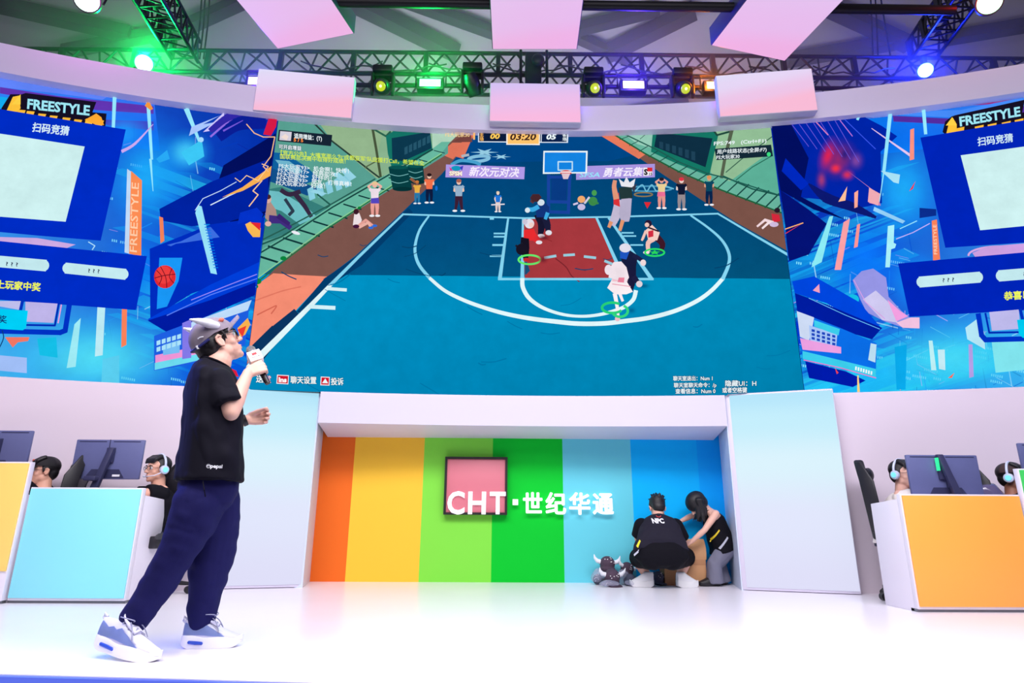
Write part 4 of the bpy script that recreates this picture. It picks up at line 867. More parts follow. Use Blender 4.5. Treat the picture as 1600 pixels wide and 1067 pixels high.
r = Screen()
r.grid([(1190, 170), (1720, 100), (1720, 620), (1240, 640)], [(0, 26, 150), (50, 130, 250), (80, 214, 246), (0, 60, 224)], 14, 10)
r.grid([(1330, 186), (1640, 126), (1640, 210), (1350, 244)], [(0, 120, 236), (84, 128, 246), (40, 120, 246), (0, 96, 236)], 6, 4)
r.poly([(1445, 166), (1530, 158), (1610, 142), (1640, 132), (1640, 146), (1560, 162), (1500, 166)], (160, 30, 120)); r.poly([(1395, 181), (1500, 186), (1610, 164), (1610, 174), (1480, 194), (1396, 190)], (84, 44, 160)); r.poly([(1400, 174), (1500, 172), (1600, 152), (1600, 166), (1500, 184), (1400, 180)], (70, 140, 250))
city(r, 1230, 1420, 200, 600, 1200, 8)
city(r, 1390, 1600, 480, 610, 1200, 9)
r.blob(1410, 300, 80, 110, (30, 172, 250), (10, 130, 248)); r.blob(1490, 560, 190, 80, (70, 216, 246), (30, 180, 246)); r.blob(1350, 410, 80, 80, (10, 120, 250), (0, 100, 246)); r.blob(1430, 440, 60, 60, (20, 150, 250), (10, 130, 246)); r.poly([(1204, 190), (1330, 176), (1376, 200), (1400, 216), (1374, 240), (1376, 320), (1330, 330), (1290, 315), (1240, 310), (1212, 270)], (0, 36, 168))
r.poly([(1204, 196), (1232, 192), (1262, 250), (1250, 310), (1300, 336), (1320, 346), (1270, 330), (1218, 300), (1210, 250)], (2, 14, 96)); r.poly([(1218, 300), (1262, 330), (1290, 352), (1262, 400), (1230, 410), (1226, 360)], (4, 18, 116)); r.poly([(1226, 250), (1262, 290), (1250, 300), (1220, 270)], (0, 40, 190))
# meteor-like red smear
r.blob(1308, 252, 44, 50, (150, 40, 110), (0, 34, 164), rot=.5); r.blob(1292, 246, 16, 34, (226, 36, 84), (130, 36, 116), rot=.3); r.blob(1304, 266, 14, 12, (250, 50, 70), (170, 40, 100)); r.blob(1322, 276, 14, 12, (220, 50, 90), (120, 40, 130)); r.blob(1336, 254, 16, 20, (130, 70, 160), (60, 44, 150)); r.blob(1282, 284, 12, 22, (170, 60, 120), (50, 36, 140)); r.blob(1318, 244, 12, 18, (44, 32, 130), (110, 40, 120))
r.curve([(1262, 290), (1290, 312), (1330, 326), (1366, 342)], [2, 16, 14, 4], (12, 24, 112)); r.poly([(1320, 268), (1368, 304), (1374, 324), (1356, 320), (1356, 296)], (200, 130, 180)); r.poly([(1308, 318), (1322, 294), (1319, 316)], (255, 190, 150)); r.poly([(1333, 304), (1339, 300), (1338, 326), (1333, 328)], (255, 170, 150)); r.poly([(1356, 296), (1374, 306), (1370, 324), (1354, 318)], (240, 170, 180))
for k in range(7): r.line([(1230 + k * 12, 190), (1262 + k * 13, 232 + k * 4)], .9, (110, 90, 220))
r.line([(1268, 188), (1292, 214)], 1.6, (220, 130, 190)); r.line([(1305, 184), (1330, 216)], 1.4, (190, 120, 220)); r.line([(1318, 190), (1366, 236)], 1.2, (60, 90, 240)); r.line([(1360, 204), (1420, 246)], [1, 4], (230, 200, 240))
for x0, y0, x1, y1, w0, w1 in ((1390, 172, 1379, 270, 6, 5), (1379, 270, 1372, 318, 2, 1), (1440, 166, 1444, 212, 6, 5), (1344, 176, 1338, 190, 5, 4)): r.line([(x0, y0), (x1, y1)], [w0, w1], (150, 232, 255))
r.poly([(1205 + 15, 190 + 180), (1253, 351), (1226, 368)], (240, 60, 50)); r.line([(1224, 361), (1253, 351)], 1.6, (255, 180, 110))
r.poly([(1294, 341), (1300, 340), (1282, 412), (1266, 420), (1278, 386)], (140, 236, 246)); r.poly([(1316, 350), (1326, 344), (1312, 424), (1302, 424)], (250, 160, 166)); r.poly([(1337, 354), (1342, 352), (1338, 388), (1332, 390)], (250, 150, 150)); r.poly([(1420, 206), (1426, 204), (1426, 252), (1419, 254)], (250, 146, 130)); r.poly([(1385, 356), (1395, 354), (1394, 382), (1398, 384), (1396, 390), (1390, 392), (1388, 420), (1381, 420)], (170, 240, 250)); r.poly([(1374, 270), (1404, 276), (1402, 290), (1394, 288)], (170, 226, 246)); r.poly([(1418, 302), (1428, 286), (1424, 298)], (230, 60, 80)); r.poly([(1364, 326), (1412, 348), (1408, 352), (1362, 332)], (150, 210, 250)); r.line([(1404, 360), (1430, 348)], 1.5, (150, 230, 255)); r.line([(1398, 376), (1424, 366), (1450, 352)], 1.4, (200, 180, 250))
# small creature-like rock shape as pale pink debris
r.poly([(1330, 440), (1344, 426), (1362, 422), (1382, 436), (1386, 466), (1406, 488), (1416, 496), (1434, 510), (1410, 514), (1380, 504), (1352, 490), (1342, 470)], (150, 150, 230)); r.poly([(1346, 470), (1366, 456), (1392, 480), (1400, 506), (1376, 502)], (206, 200, 240)); r.poly([(1384, 470), (1404, 488), (1416, 496), (1398, 504)], (244, 160, 226)); r.poly([(1398, 506), (1420, 498), (1434, 498), (1434, 515), (1408, 514)], (244, 196, 226)); r.line([(1332, 440), (1350, 474), (1380, 500)], 1.2, (220, 160, 230)); r.ell(1330, 470, 10, 8, (20, 190, 230))
# platform
r.poly([(1236, 442), (1270, 434), (1340, 474), (1376, 516), (1350, 512), (1290, 476), (1240, 460)], (0, 70, 222)); r.poly([(1240, 460), (1290, 478), (1376, 514), (1360, 532), (1300, 514), (1244, 490)], (0, 28, 160)); r.line([(1262, 468), (1318, 494), (1372, 516)], 1, (110, 200, 255)); r.poly([(1268, 456), (1278, 446), (1279, 460)], (240, 160, 190))
r.poly([(1243, 488), (1310, 514), (1367, 538), (1366, 590), (1300, 572), (1252, 562)], (10, 110, 232)); r.poly([(1243, 488), (1270, 498), (1266, 520), (1262, 534), (1248, 528)], (206, 220, 246)); r.poly([(1262, 510), (1306, 524), (1304, 546), (1264, 536)], (170, 200, 250)); r.poly([(1248, 530), (1312, 544), (1312, 554), (1252, 548)], (236, 160, 226)); r.poly([(1252, 550), (1366, 578), (1366, 591), (1252, 562)], (60, 206, 236)); r.line([(1254, 564), (1310, 576), (1366, 592)], 1.4, (240, 110, 200)); r.poly([(1358, 538), (1367, 540), (1365, 568), (1354, 564)], (190, 226, 246)); r.poly([(1270, 502), (1310, 516), (1308, 526), (1270, 512)], (60, 206, 236))
for k in range(7): r.poly([(1334 + k * 4, 574 + k * 1.2), (1336.5 + k * 4, 574.5 + k * 1.2), (1336 + k * 4, 580 + k * 1.2), (1333.5 + k * 4, 579.5 + k * 1.2)], W, up=(k == 0))
for k in range(5):
    for j in range(3): r.poly([(1266 + k * 8, 516 + j * 6 + k * 2.2), (1271 + k * 8, 517 + j * 6 + k * 2.2), (1271 + k * 8, 521 + j * 6 + k * 2.2), (1266 + k * 8, 520 + j * 6 + k * 2.2)], (30, 70, 190), up=(k == 0 and j == 0))
r.poly([(1256, 566), (1320, 582), (1350, 596), (1330, 606), (1262, 592)], (0, 26, 170)); r.poly([(1337, 588), (1339, 588), (1341, 614), (1337, 614)], (255, 214, 130)); r.poly([(1400, 600), (1411, 586), (1404, 612)], (244, 96, 60)); r.poly([(1302, 576), (1308, 584), (1305, 586)], (236, 70, 80)); r.poly([(1395, 544), (1414, 540), (1412, 610), (1398, 610)], (10, 170, 236)); r.poly([(1448, 534), (1454, 534), (1460, 580), (1452, 580)], (190, 240, 246)); r.poly([(1462, 548), (1473, 548), (1474, 580), (1464, 578)], (200, 236, 246)); r.poly([(1510, 540), (1516, 540), (1518, 590), (1511, 592)], (180, 160, 230)); r.poly([(1546, 536), (1600, 534), (1640, 534), (1640, 575), (1552, 584)], (130, 230, 240)); r.poly([(1505, 514), (1524, 500), (1534, 520), (1536, 548), (1508, 532)], (180, 230, 246)); r.poly([(1478, 592), (1488, 584), (1484, 592)], (244, 110, 90))
r.poly([(1453, 348), (1461, 346), (1466, 408), (1455, 410)], (250, 130, 90)); r.text('FREESTYLE', (1461.5, 400), (-.03, -1), (-7.5, .3), (255, 216, 190), .01, 46); r.poly([(1434, 328), (1460, 330), (1460, 340), (1434, 344)], (10, 44, 140))
# logo
r.poly([(1470, 210), (1474, 194), (1484, 186), (1490, 184), (1598, 160), (1594, 180), (1640, 170), (1640, 190), (1474, 214)], (22, 16, 36)); r.poly([(1476, 212), (1480, 196), (1486, 188), (1492, 198), (1492, 210)], (255, 196, 60)); r.poly([(1475, 200), (1485, 187), (1492, 200)], (255, 210, 70)); r.text('FREESTYLE', (1497, 201), (1, -.17), (-2, -20), (160, 232, 246), .035, 96, outline=(16, 20, 50), ow=.05)
for x, y in ((1490, 205), (1520, 202), (1540, 199), (1562, 196), (1582, 192)): r.poly([(x, y), (x + 14, y - 3), (x + 13, y + 4), (x + 1, y + 7)], (255, 190, 56))
r.poly([(1435.5, 219), (1560, 198), (1700, 176), (1700, 372), (1600, 382), (1474, 390), (1454, 300)], (0, 36, 184)); r.text('扫码竞猜', (1525, 231), (1, -.12), (-1.2, -14.5), (206, 234, 250), .03, 55); r.poly([(1498, 246.5), (1600, 232.5), (1700, 218), (1700, 352), (1600, 356), (1528, 363)], (206, 240, 240))
r.ring(1560, 402, 50, 14, 3, (220, 170, 230), PI, 2 * PI); r.poly([(1516, 398), (1540, 388), (1640, 380), (1640, 396), (1520, 404)], (206, 160, 226))
r.poly([(1400.5, 414.5), (1600, 397), (1700, 388), (1700, 482), (1600, 487), (1418, 497)], (0, 36, 184)); pill(r, 1437.5, 443, 1524, 436, 17, (196, 234, 240)); pill(r, 1561, 433.5, 1680, 424, 17.5, (196, 234, 240)); r.text('? ? ?', (1469.5, 443.5), (1, -.06), (0, -8.5), (30, 40, 80), .02, 18); r.text('? ? ?', (1595, 434), (1, -.06), (0, -8.5), (30, 40, 80), .02, 18); r.text('恭喜以上玩家中奖', (1565.5, 470.5), (1, -.06), (-.8, -14), (236, 244, 90), .04, 112)
r.poly([(1542, 490), (1588, 486), (1590, 516), (1546, 519)], (190, 186, 236)); r.poly([(1596, 486), (1660, 484), (1660, 515), (1598, 516)], (190, 186, 236)); r.line([(1525, 494), (1530, 526), (1536, 533), (1660, 530)], 8, (0, 50, 196)); r.line([(1536, 492), (1542, 522), (1660, 520)], 3, (0, 40, 180)); r.line([(1590, 486), (1594, 502)], 5, (0, 50, 190)); r.poly([(1585, 502), (1660, 498), (1660, 530), (1594, 530), (1588, 524)], (0, 200, 240))
r.build('led_screen', 'right screen with blue neon city and a red smear', sR + 0.004, 8.6, 1.928, 5.21, (10, 90, 230))
# ================================================================== recess sign, desks, monitors, chairs, box
M_signwhite = mat('sign_white', (250, 250, 255), 0.4, emit=(250, 250, 255), strength=0.35)
M_pink = mat('sign_pink', (214, 118, 132), 0.45, emit=(240, 140, 150), strength=0.05)
M_frame = mat('sign_black_frame', (18, 14, 16), 0.5)
M_signblue = mat('sign_side_blue', (70, 90, 200), 0.5)
t = thing('logo_sign', 'pink square logo sign in black frame with white letters on the stripes', 'sign', at(746, 760, 7.0))
a = at(702, 717, 6.975); b = at(789, 801, 6.975)
x0, x1, z0, z1 = a.x - .02, b.x - .0, b.z, a.z
mb = MB(); mb.boxmm((x0, 6.975, z0), (x1, 7.02, z1)); mb.build('panel', M_pink, t, bevel=.003)
mb = MB(); fw = .024
for q in (((x0 - fw, z0 - fw), (x0, z1 + fw)), ((x1, z0 - fw), (x1 + fw, z1 + fw)), ((x0, z1), (x1, z1 + fw)), ((x0, z0 - fw), (x1, z0))):
    mb.boxmm((q[0][0], 6.955, q[0][1]), (q[1][0], 7.045, q[1][1]))
mb.build('frame', M_frame, t)
for ch, pa, pb in (('C', 698.5, 725.5), ('H', 731, 759), ('T', 765, 790)):
    p = at(pa, 802, 6.955); q = at(pb, 802, 6.955); p.y = 6.972
    text_obj('letter', ch, M_signwhite, t, p, (1, 0, 0), (0, 0, 1), (at(700, 768, 6.95).z - p.z) / .70, width=q.x - p.x, bold=0.026, extrude=0.012)
t = thing('wall_lettering', 'white raised Chinese lettering with a square dot right of the pink logo', 'lettering', at(885, 800, 7.0))
mb = MB(); p = at(801, 789, 7.0); q = at(809.5, 780, 7.0); mb.boxmm((p.x, 6.99, p.z), (q.x, 7.045, q.z)); mb.build('dot', M_signwhite, t)
def stamp_text(name, body, m, parent, origin, size, width, ex, d):
    """one glyph, thickened by merging slightly shifted copies"""
    V, F, (xa, xb) = text_geo(body, 0.0, ex / size)
    sx = width / (xb - xa); vs, fs = [], []
    inv = pmat(parent).inverted()
    for dx, dz in ((0, 0), (d, 0), (-d, 0), (0, d), (0, -d), (d * .7, d * .7), (-d * .7, d * .7), (d * .7, -d * .7), (-d * .7, -d * .7)):
        o = len(vs)
        vs += [tuple(inv @ (Vector(origin) + Vector(((v[0] - xa) * sx + dx, -v[2] * size, v[1] * size + dz)))) for v in V]
        fs += [tuple(i + o for i in f) for f in F]
    me = bpy.data.meshes.new(name); me.from_pydata(vs, [], fs)
    return link_mesh(name, me, m, parent, False)
for ch, pa, pb in (('世', 816.5, 848), ('纪', 852, 885), ('华', 889, 923), ('通', 926, 959.5)):
    p = at(pa, 804, 7.0); q = at(pb, 804, 7.0); hgt = at(820, 771, 7.0).z - p.z
    o = stamp_text('letter', ch, M_signwhite, t, (p.x + .01, 7.0, p.z + .025), hgt / .90, q.x - p.x - .02, .018, .0065)

# ------------------------------------------------------------------ desks
M_deskw = mat('desk_white', (232, 226, 238), 0.4)
def desk(x0, x1, Y, ztop, zbot, col, side, label, depth=.42, worktop=.80, group=None):
    """front board with an inset colour panel; side = -1 / +1: which end is open to view"""
    t = thing('player_desk', label, 'desk', ((x0 + x1) / 2, Y + .3, 0))
    mb = MB(); mb.boxmm((x0, Y, 0.02), (x1, Y + .05, ztop)); mb.build('front_board', M_deskw, t, bevel=.004)
    mb = MB(); mb.boxmm((x0 + .008, Y - .012, zbot), (x1 - .008, Y - .0005, ztop - .012)); mb.build('colour_panel', mat('panel_%d_%d' % col[:2], col, 0.45), t, bevel=.002)
    mb = MB(); mb.boxmm((x0, Y + .012, 0.0), (x1, Y + .09, .022)); mb.build('kick_strip', M_steel, t)
    for sx, xx in ((-1, x0), (1, x1 - .04)):
        mb = MB(); mb.prism([(xx, Y + .05, .0), (xx, Y + depth, .0), (xx, Y + depth, worktop), (xx, Y + .05, worktop + .03)], (.04, 0, 0)); mb.build('side_panel', M_deskw, t, bevel=.003)
    mb = MB(); mb.boxmm((x0 + .04, Y + .05, worktop - .045), (x1 - .04, Y + depth, worktop - .008)); mb.build('worktop', M_deskw, t, bevel=.003)
    return t
CY_Y = 5.27
desk(-3.87, -2.955, CY_Y, .888, .04, (142, 234, 248), 1, 'white desk with light cyan front panel behind the presenter')
desk(-4.80, -3.885, CY_Y - .04, 1.09, .24, (255, 214, 112), 1, 'taller white desk with yellow front panel at the left edge', depth=.2)
desk(3.165, 4.12, 4.96, .868, .04, (255, 172, 72), -1, 'white desk with orange front panel on the right')
desk(4.13, 5.05, 4.93, 1.07, .24, (60, 200, 90), -1, 'taller white desk with green front panel at the right edge', depth=.2)

M_mon = mat('monitor_back', (98, 104, 150), 0.42, noise_amt=.05)
M_mond = mat('monitor_dark', (52, 54, 88), 0.4)
M_scrn = mat('monitor_screen', (10, 12, 20), 0.2, emit=(60, 110, 170), strength=.6)
def monitor(c, yaw, zdesk, label, lean=1, rgb=False, sticker=False, W=.60, H=.345):
    t = thing('computer_monitor', label, 'monitor', (c[0], c[1], zdesk), yaw)
    zc = c[2] - zdesk
    mb = MB(); mb.boxmm((-W / 2, -.008, zc - H / 2), (W / 2, .022, zc + H / 2)); mb.build('back_cover', M_mon, t, local=True, bevel=.008)
    mb = MB(); mb.boxmm((-W / 2 + .01, .0222, zc - H / 2 + .012), (W / 2 - .01, .025, zc + H / 2 - .01)); mb.build('screen', M_scrn, t, local=True)
    mb = MB()
    for s in (-1, 1): mb.boxmm((s * .03, -.0095, zc + H / 2 - .022), (s * (W / 2 - .03), -.0075, zc + H / 2 - .014))
    mb.build('vent', M_mond, t, local=True)
    mb = MB(); mb.boxmm((-.004, -.010, zc - H / 2 + .07), (.004, -.007, zc + H / 2)); mb.build('seam', M_mond, t, local=True)
    mb = MB(); mb.prism([(-.17, -.012, zc - H / 2 + .012), (.17, -.012, zc - H / 2 + .012), (.12, -.012, zc - H / 2 + .085), (-.12, -.012, zc - H / 2 + .085)], (0, .006, 0)); mb.build('port_bay', M_mond, t, local=True)
    tx = lean * .045
    mb = MB(); mb.loft([[Vector((tx + sx * .026, yy, zz)) for sx, yy in ((-1, -.06), (1, -.06), (1, -.022), (-1, -.022))] if k else [Vector((-tx + sx * .032, yy, zz)) for sx, yy in ((-1, -.10), (1, -.10), (1, -.055), (-1, -.055))] for k, zz in ((0, .01), (1, zc + H * (.5 if rgb else .27)))])
    st = mb.build('stand_arm', M_mond, t, local=True, bevel=.006)
    mb = MB(); mb.boxmm((-tx - .05, -.14, zc - H / 2 - .02), (-tx + .05, -.03, zc - H / 2 + .02)); mb.build('stand_clamp', M_mond, t, local=True, bevel=.008)
    mb = MB(); mb.boxmm((-.11, -.16, .0), (.11, .04, .012)); mb.build('stand_foot', M_mond, t, local=True, bevel=.004)
    mb = MB(); mb.boxmm((tx * .6 - .035, -.03, zc - .03), (tx * .6 + .035, -.008, zc + .10)); mb.build('mount_plate', M_mond, t, local=True, bevel=.004)
    if rgb:
        mb = MB(); mb.boxmm((tx - .036, -.064, zc + H * .12), (tx - .027, -.03, zc + H * .42)); mb.build('light_strip', mat('rgb_strip', (10, 10, 10), .4, emit=(40, 220, 140), strength=1.6), t, local=True)
    if sticker:
        mb = MB(); mb.boxmm((.07, -.0135, zc - H / 2 + .022), (.135, -.012, zc - H / 2 + .04)); mb.build('sticker', mat('sticker_white', (235, 238, 245), .5), t, local=True)
    mb = MB(); mb.tube([(-.05, -.05, zc - H / 2 + .03), (-.09, -.07, zc - H / 2 - .02), (-.13, -.06, .06), (-.16, -.03, .02)], .004, 6); mb.build('cable', M_blackp, t, local=True)
    return t
pc = at(168.5, 717.5, 5.58); monitor(pc, .0, .80, 'dark blue grey monitor seen from behind on the cyan desk', sticker=True, lean=1)
pc = at(-8, 703, 5.55); monitor(pc, 0, .80, 'monitor seen from behind above the yellow desk', lean=1)
pc = at(1476, 744, 5.32); monitor(pc, 0, .80, 'monitor with glowing strip on its stand on the orange desk', rgb=True, lean=-1, W=.62, H=.36)
pc = at(1650, 724, 5.30); monitor(pc, 0, .80, 'monitor seen from behind at the right edge above the green desk', lean=-1)

# ------------------------------------------------------------------ gaming chairs
M_leather = mat('chair_black', (22, 21, 28), 0.45, bump=.1, bump_scale=90)
M_leather2 = mat('chair_grey', (52, 52, 58), 0.5)
def rbox(mb, pts_w):
    mb.loft(pts_w)
def gaming_chair():
    t = thing('gaming_chair', '', 'chair')
    # local: faces +Y, origin on the floor under the seat
    mb = MB(); mb.loft([[Vector((x, y, z)) for x, y in ((-w, -.24), (w, -.24), (w * 1.05, .24), (-w * 1.05, .24))] for w, z in ((.20, .40), (.245, .43), (.245, .485), (.22, .50))]); mb.build('seat', M_leather, t, local=True, bevel=.02)
    for s in (-1, 1):
        mb = MB(); mb.loft([[Vector((s * x, y, z)) for x, y, z in ((.20, -.22, .47), (.26, -.22, .47), (.26, -.22, .55), (.22, -.22, .53))], [Vector((s * x, y, z)) for x, y, z in ((.21, .24, .47), (.26, .24, .47), (.26, .24, .53), (.23, .24, .51))]]); mb.build('seat_wing', M_leather2, t, local=True, bevel=.015)
    prof = [(.50, .20, -.22), (.62, .24, -.23), (.85, .27, -.25), (1.02, .27, -.265), (1.12, .20, -.28), (1.20, .15, -.29)]
    mb = MB(); mb.loft([[Vector((-w, y - .04, z)), Vector((w, y - .04, z)), Vector((w, y + .04, z)), Vector((-w, y + .04, z))] for z, w, y in prof]); mb.build('backrest', M_leather, t, local=True, bevel=.02)
    for s in (-1, 1):
        mb = MB(); mb.loft([[Vector((s * w, y, z)), Vector((s * (w + .05), y + d, z)), Vector((s * (w + .06), y + d - .01, z)), Vector((s * (w + .02), y - .04, z))] for z, w, y, d in ((.56, .22, -.225, .03), (.78, .25, -.245, .08), (1.0, .25, -.265, .08), (1.18, .15, -.29, .02))]); mb.build('back_wing', M_leather, t, local=True, bevel=.006)
    mb = MB(); mb.ell((0, -.225, 1.07), (.12, .045, .065)); mb.build('head_pillow', M_leather, t, local=True)
    for s in (-1, 1):
        mb = MB(); mb.cyl((s * .255, -.05, .44), (s * .26, -.05, .66), .02, 10); a = mb.build('armrest', M_blackp, t, local=True)
        mb = MB(); mb.boxmm((s * .225, -.17, .66), (s * .29, .12, .69)); mb.build('arm_pad', M_blackp, a, local=True, bevel=.012)
    mb = MB(); mb.cyl((0, 0, .12), (0, 0, .41), .028, 14); mb.build('gas_lift', M_steel, t, local=True)
    mb = MB()
    for k in range(5):
        a = 2 * PI * k / 5 + .3; mb.loft([[Vector((0.02 * math.cos(a + q), .02 * math.sin(a + q), z)) for q, z in ((1.57, .10), (-1.57, .10), (-1.57, .15), (1.57, .15))], [Vector((.30 * math.cos(a) + .015 * math.cos(a + q), .30 * math.sin(a) + .015 * math.sin(a + q), z)) for q, z in ((1.57, .07), (-1.57, .07), (-1.57, .10), (1.57, .10))]])
    mb.cyl((0, 0, .09), (0, 0, .16), .045, 14); st = mb.build('star_base', M_blackp, t, local=True)
    for k in range(5):
        a = 2 * PI * k / 5 + .3; c = Vector((.30 * math.cos(a), .30 * math.sin(a), .033)); d = Vector((-math.sin(a), math.cos(a), 0))
        mb = MB(); mb.cyl(c - d * .022, c + d * .022, .032, 14); mb.build('caster', M_blackp, st, local=True)
    return t
chair0 = gaming_chair()
def place_chair(x, y, rz, label, first=[1]):
    c = chair0 if first else copy_tree(chair0)
    first.clear(); c.location = (x, y, 0); c.rotation_euler = (0, 0, rz); tag(c, label, 'chair', 'black gaming chairs'); return c
def yaw_of(d): return math.atan2(-d[0], d[1])      # local +Y turned to direction d

# ------------------------------------------------------------------ cardboard box with raised flap
M_card = mat('cardboard', (204, 152, 108), 0.75, noise_amt=.06, noise_scale=14)
M_card2 = mat('cardboard_inside', (180, 130, 92), 0.8, noise_amt=.06, noise_scale=14)
bx0, bx1, by0, by1, bh = 1.725, 2.165, 6.82, 7.03, .255
t = thing('cardboard_box', 'open brown cardboard box with raised flap between the crouching and bending helpers', 'box', ((bx0 + bx1) / 2, (by0 + by1) / 2, 0))
mb = MB(); th = .006
mb.boxmm((bx0, by0, 0), (bx1, by1, th))
mb.boxmm((bx0, by0, th), (bx1, by0 + th, bh)); mb.boxmm((bx0, by1 - th, th), (bx1, by1, bh)); mb.boxmm((bx0, by0 + th, th), (bx0 + th, by1 - th, bh)); mb.boxmm((bx1 - th, by0 + th, th), (bx1, by1 - th, bh))
mb.build('body', M_card, t, smooth=False)
mb = MB(); pts = [(0, 0), (-.015, .06), (-.01, .12), (.02, .18), (.05, .205)]
mb.loft([[Vector((bx0 + .26, by0 + y, bh + z)), Vector((bx1 + .01, by0 + y, bh + z)), Vector((bx1 + .01, by0 + y + th, bh + z)), Vector((bx0 + .26, by0 + y + th, bh + z))] for y, z in pts]); mb.build('flap', M_card, t)
mb = MB(); mb.prism([(bx0, by0, bh), (bx0, by1, bh), (bx0 - .09, by1 - .02, bh - .06), (bx0 - .09, by0 + .02, bh - .06)], (0, 0, .006)); mb.build('flap', M_card, t, smooth=False)
mb = MB(); mb.boxmm((bx0 + .26, by0 - .002, bh - .055), (bx1, by0 - .0004, bh)); mb.build('seam_tape', M_card2, t, smooth=False)

# ------------------------------------------------------------------ horned plush caps, some in clear bags, on the recess floor
M_plush = mat('plush_brown', (74, 56, 74), 0.85, noise_amt=.25, noise_scale=30, bump=.3, bump_scale=150)
M_plushg = mat('plush_grey', (72, 74, 96), 0.85, noise_amt=.25, noise_scale=30, bump=.3, bump_scale=150)
M_horn = mat('plush_horn_white', (238, 238, 246), 0.6)
M_dot = mat('plush_dot', (236, 230, 232), 0.6)
M_bag = mat('clear_bag', (196, 200, 226), 0.12, alpha=.34, bump=.5, bump_scale=40, coat=.4)
def plush_cap(c, up, front, s, m, label, horns=True, brim=True):
    c = Vector(c); up = Vector(up).normalized(); rt = Vector(front).cross(up).normalized(); fr = up.cross(rt).normalized()
    R = Matrix((rt, fr, up)).transposed()
    P = lambda x, y, z: c + (rt * x + fr * y + up * z) * s
    t = thing('plush_cap', label, 'hat', (c.x, c.y, 0), 0, 'horned plush caps on the recess floor')
    mb = MB(); mb.ell(P(0, 0, .03), (.088 * s, .095 * s, .085 * s), R); mb.ell(P(0, 0, -.03), (.092 * s, .10 * s, .05 * s), R); mb.remesh('crown', m, t, voxel=.006, smooth=4)
    if brim:
        mb = MB(); mb.ell(P(0, .10, -.035), (.085 * s, .085 * s, .012 * s), R); mb.build('brim', m, t)
    if horns:
        for sx in (-1, 1):
            mb = MB(); mb.chain([P(sx * .075, -.01, .045), P(sx * .115, -.01, .055), P(sx * .145, -.01, .085), P(sx * .155, -.01, .125)], [.027 * s, .024 * s, .016 * s, .005 * s], 12); mb.remesh('horn', M_horn, t, voxel=.005, smooth=3)
    mb = MB(); random.seed(int(c.x * 1000))
    for k in range(7):
        a, b = random.uniform(-.8, .8), random.uniform(.1, 1.1); mb.ell(P(.088 * math.sin(a) * math.cos(b), .095 * math.cos(a) * math.cos(b), .03 + .085 * math.sin(b)), .006 * s, u=8, v=6)
    mb.build('dots', M_dot, t); return t
def clear_bag(c, r, label, seed):
    random.seed(seed); t = MB()
    t.ell(c, r, u=20, v=12); me = t.mesh()
    for v in me.vertices:
        n = noise.noise(v.co * 14 + Vector((seed, 0, 0))); v.co += (v.co - Vector(c)).normalized() * n * .022
        v.co.z = max(v.co.z, .002)
    o = link_mesh('plastic_bag', me, M_bag); me.shade_smooth(); tag(o, label, 'bag', 'clear plastic bags on the recess floor'); return o
Yp = 6.86
def pp(px, py, Y=Yp): return at(px, py, Y)
plush_cap(pp(949, 885, 6.90), (.05, .1, 1), (.1, -1, 0), .92, M_plush, 'dark horned plush cap standing topmost in the pile by the cyan stripe', brim=False)
plush_cap(pp(956, 905, 6.72), (.1, -.25, 1), (.25, -1, 0), .92, M_plush, 'dark horned plush cap lying in front at the bottom of the pile')
plush_cap(pp(979, 892, 6.95), (.35, 0, 1), (.5, -1, 0), .8, M_plush, 'dark horned plush cap leaning right beside the crouching helper')
plush_cap(pp(936, 907, 6.88), (-.6, -.3, .6), (-.4, -1, 0), .62, M_plushg, 'grey plush cap half hidden at the left end of the pile', horns=False)
plush_cap(pp(984, 908, 6.80), (.4, -.5, .6), (.6, -1, 0), .66, M_plushg, 'grey plush cap lying flat by the white left shoe', horns=False)
plush_cap(pp(1028, 905, 6.86), (.1, -.1, 1), (.3, -1, 0), .72, M_plushg, 'horned plush cap seen between the legs of the crouching helper')
clear_bag(pp(934, 900, 6.86), (.07, .06, .07), 'crinkled clear bag at the left end of the cap pile', 3)
clear_bag(pp(952, 912, 6.62), (.105, .06, .03), 'crinkled clear bag lying flat in front of the cap pile', 5)
clear_bag(pp(974, 902, 6.86), (.075, .06, .075), 'crinkled clear bag in the middle of the cap pile', 8)
clear_bag(pp(992, 911, 6.72), (.10, .06, .03), 'crinkled clear bag beside the white left shoe', 11)
# glossy bundle behind the orange desk
random.seed(4); mb = MB(); c = at(1546, 772, 5.36); mb.ell(c, (.110, .08, .105), u=32, v=20); me = mb.mesh()
for v in me.vertices: v.co += (v.co - c).normalized() * noise.noise(v.co * 9) * .03
for v in me.vertices: v.co.z = max(v.co.z, .795)
t = link_mesh('plastic_bundle', me, mat('glossy_grey', (92, 84, 118), .12, coat=.8)); me.shade_smooth(); tag(t, 'shiny dark grey wrapped bundle between right monitor and brown capped player', 'bundle')
# stage keyboard tray item: white sheet edge on the cyan desk
mb = MB(); c = at(58, 758, 5.55); mb.boxmm((c.x - .06, c.y, .795), (c.x + .06, c.y + .2, .897)); tag(mb.build('white_case', mat('case_white', (240, 238, 244), .4), bevel=.01), 'small white case standing beside the black capped player', 'case')
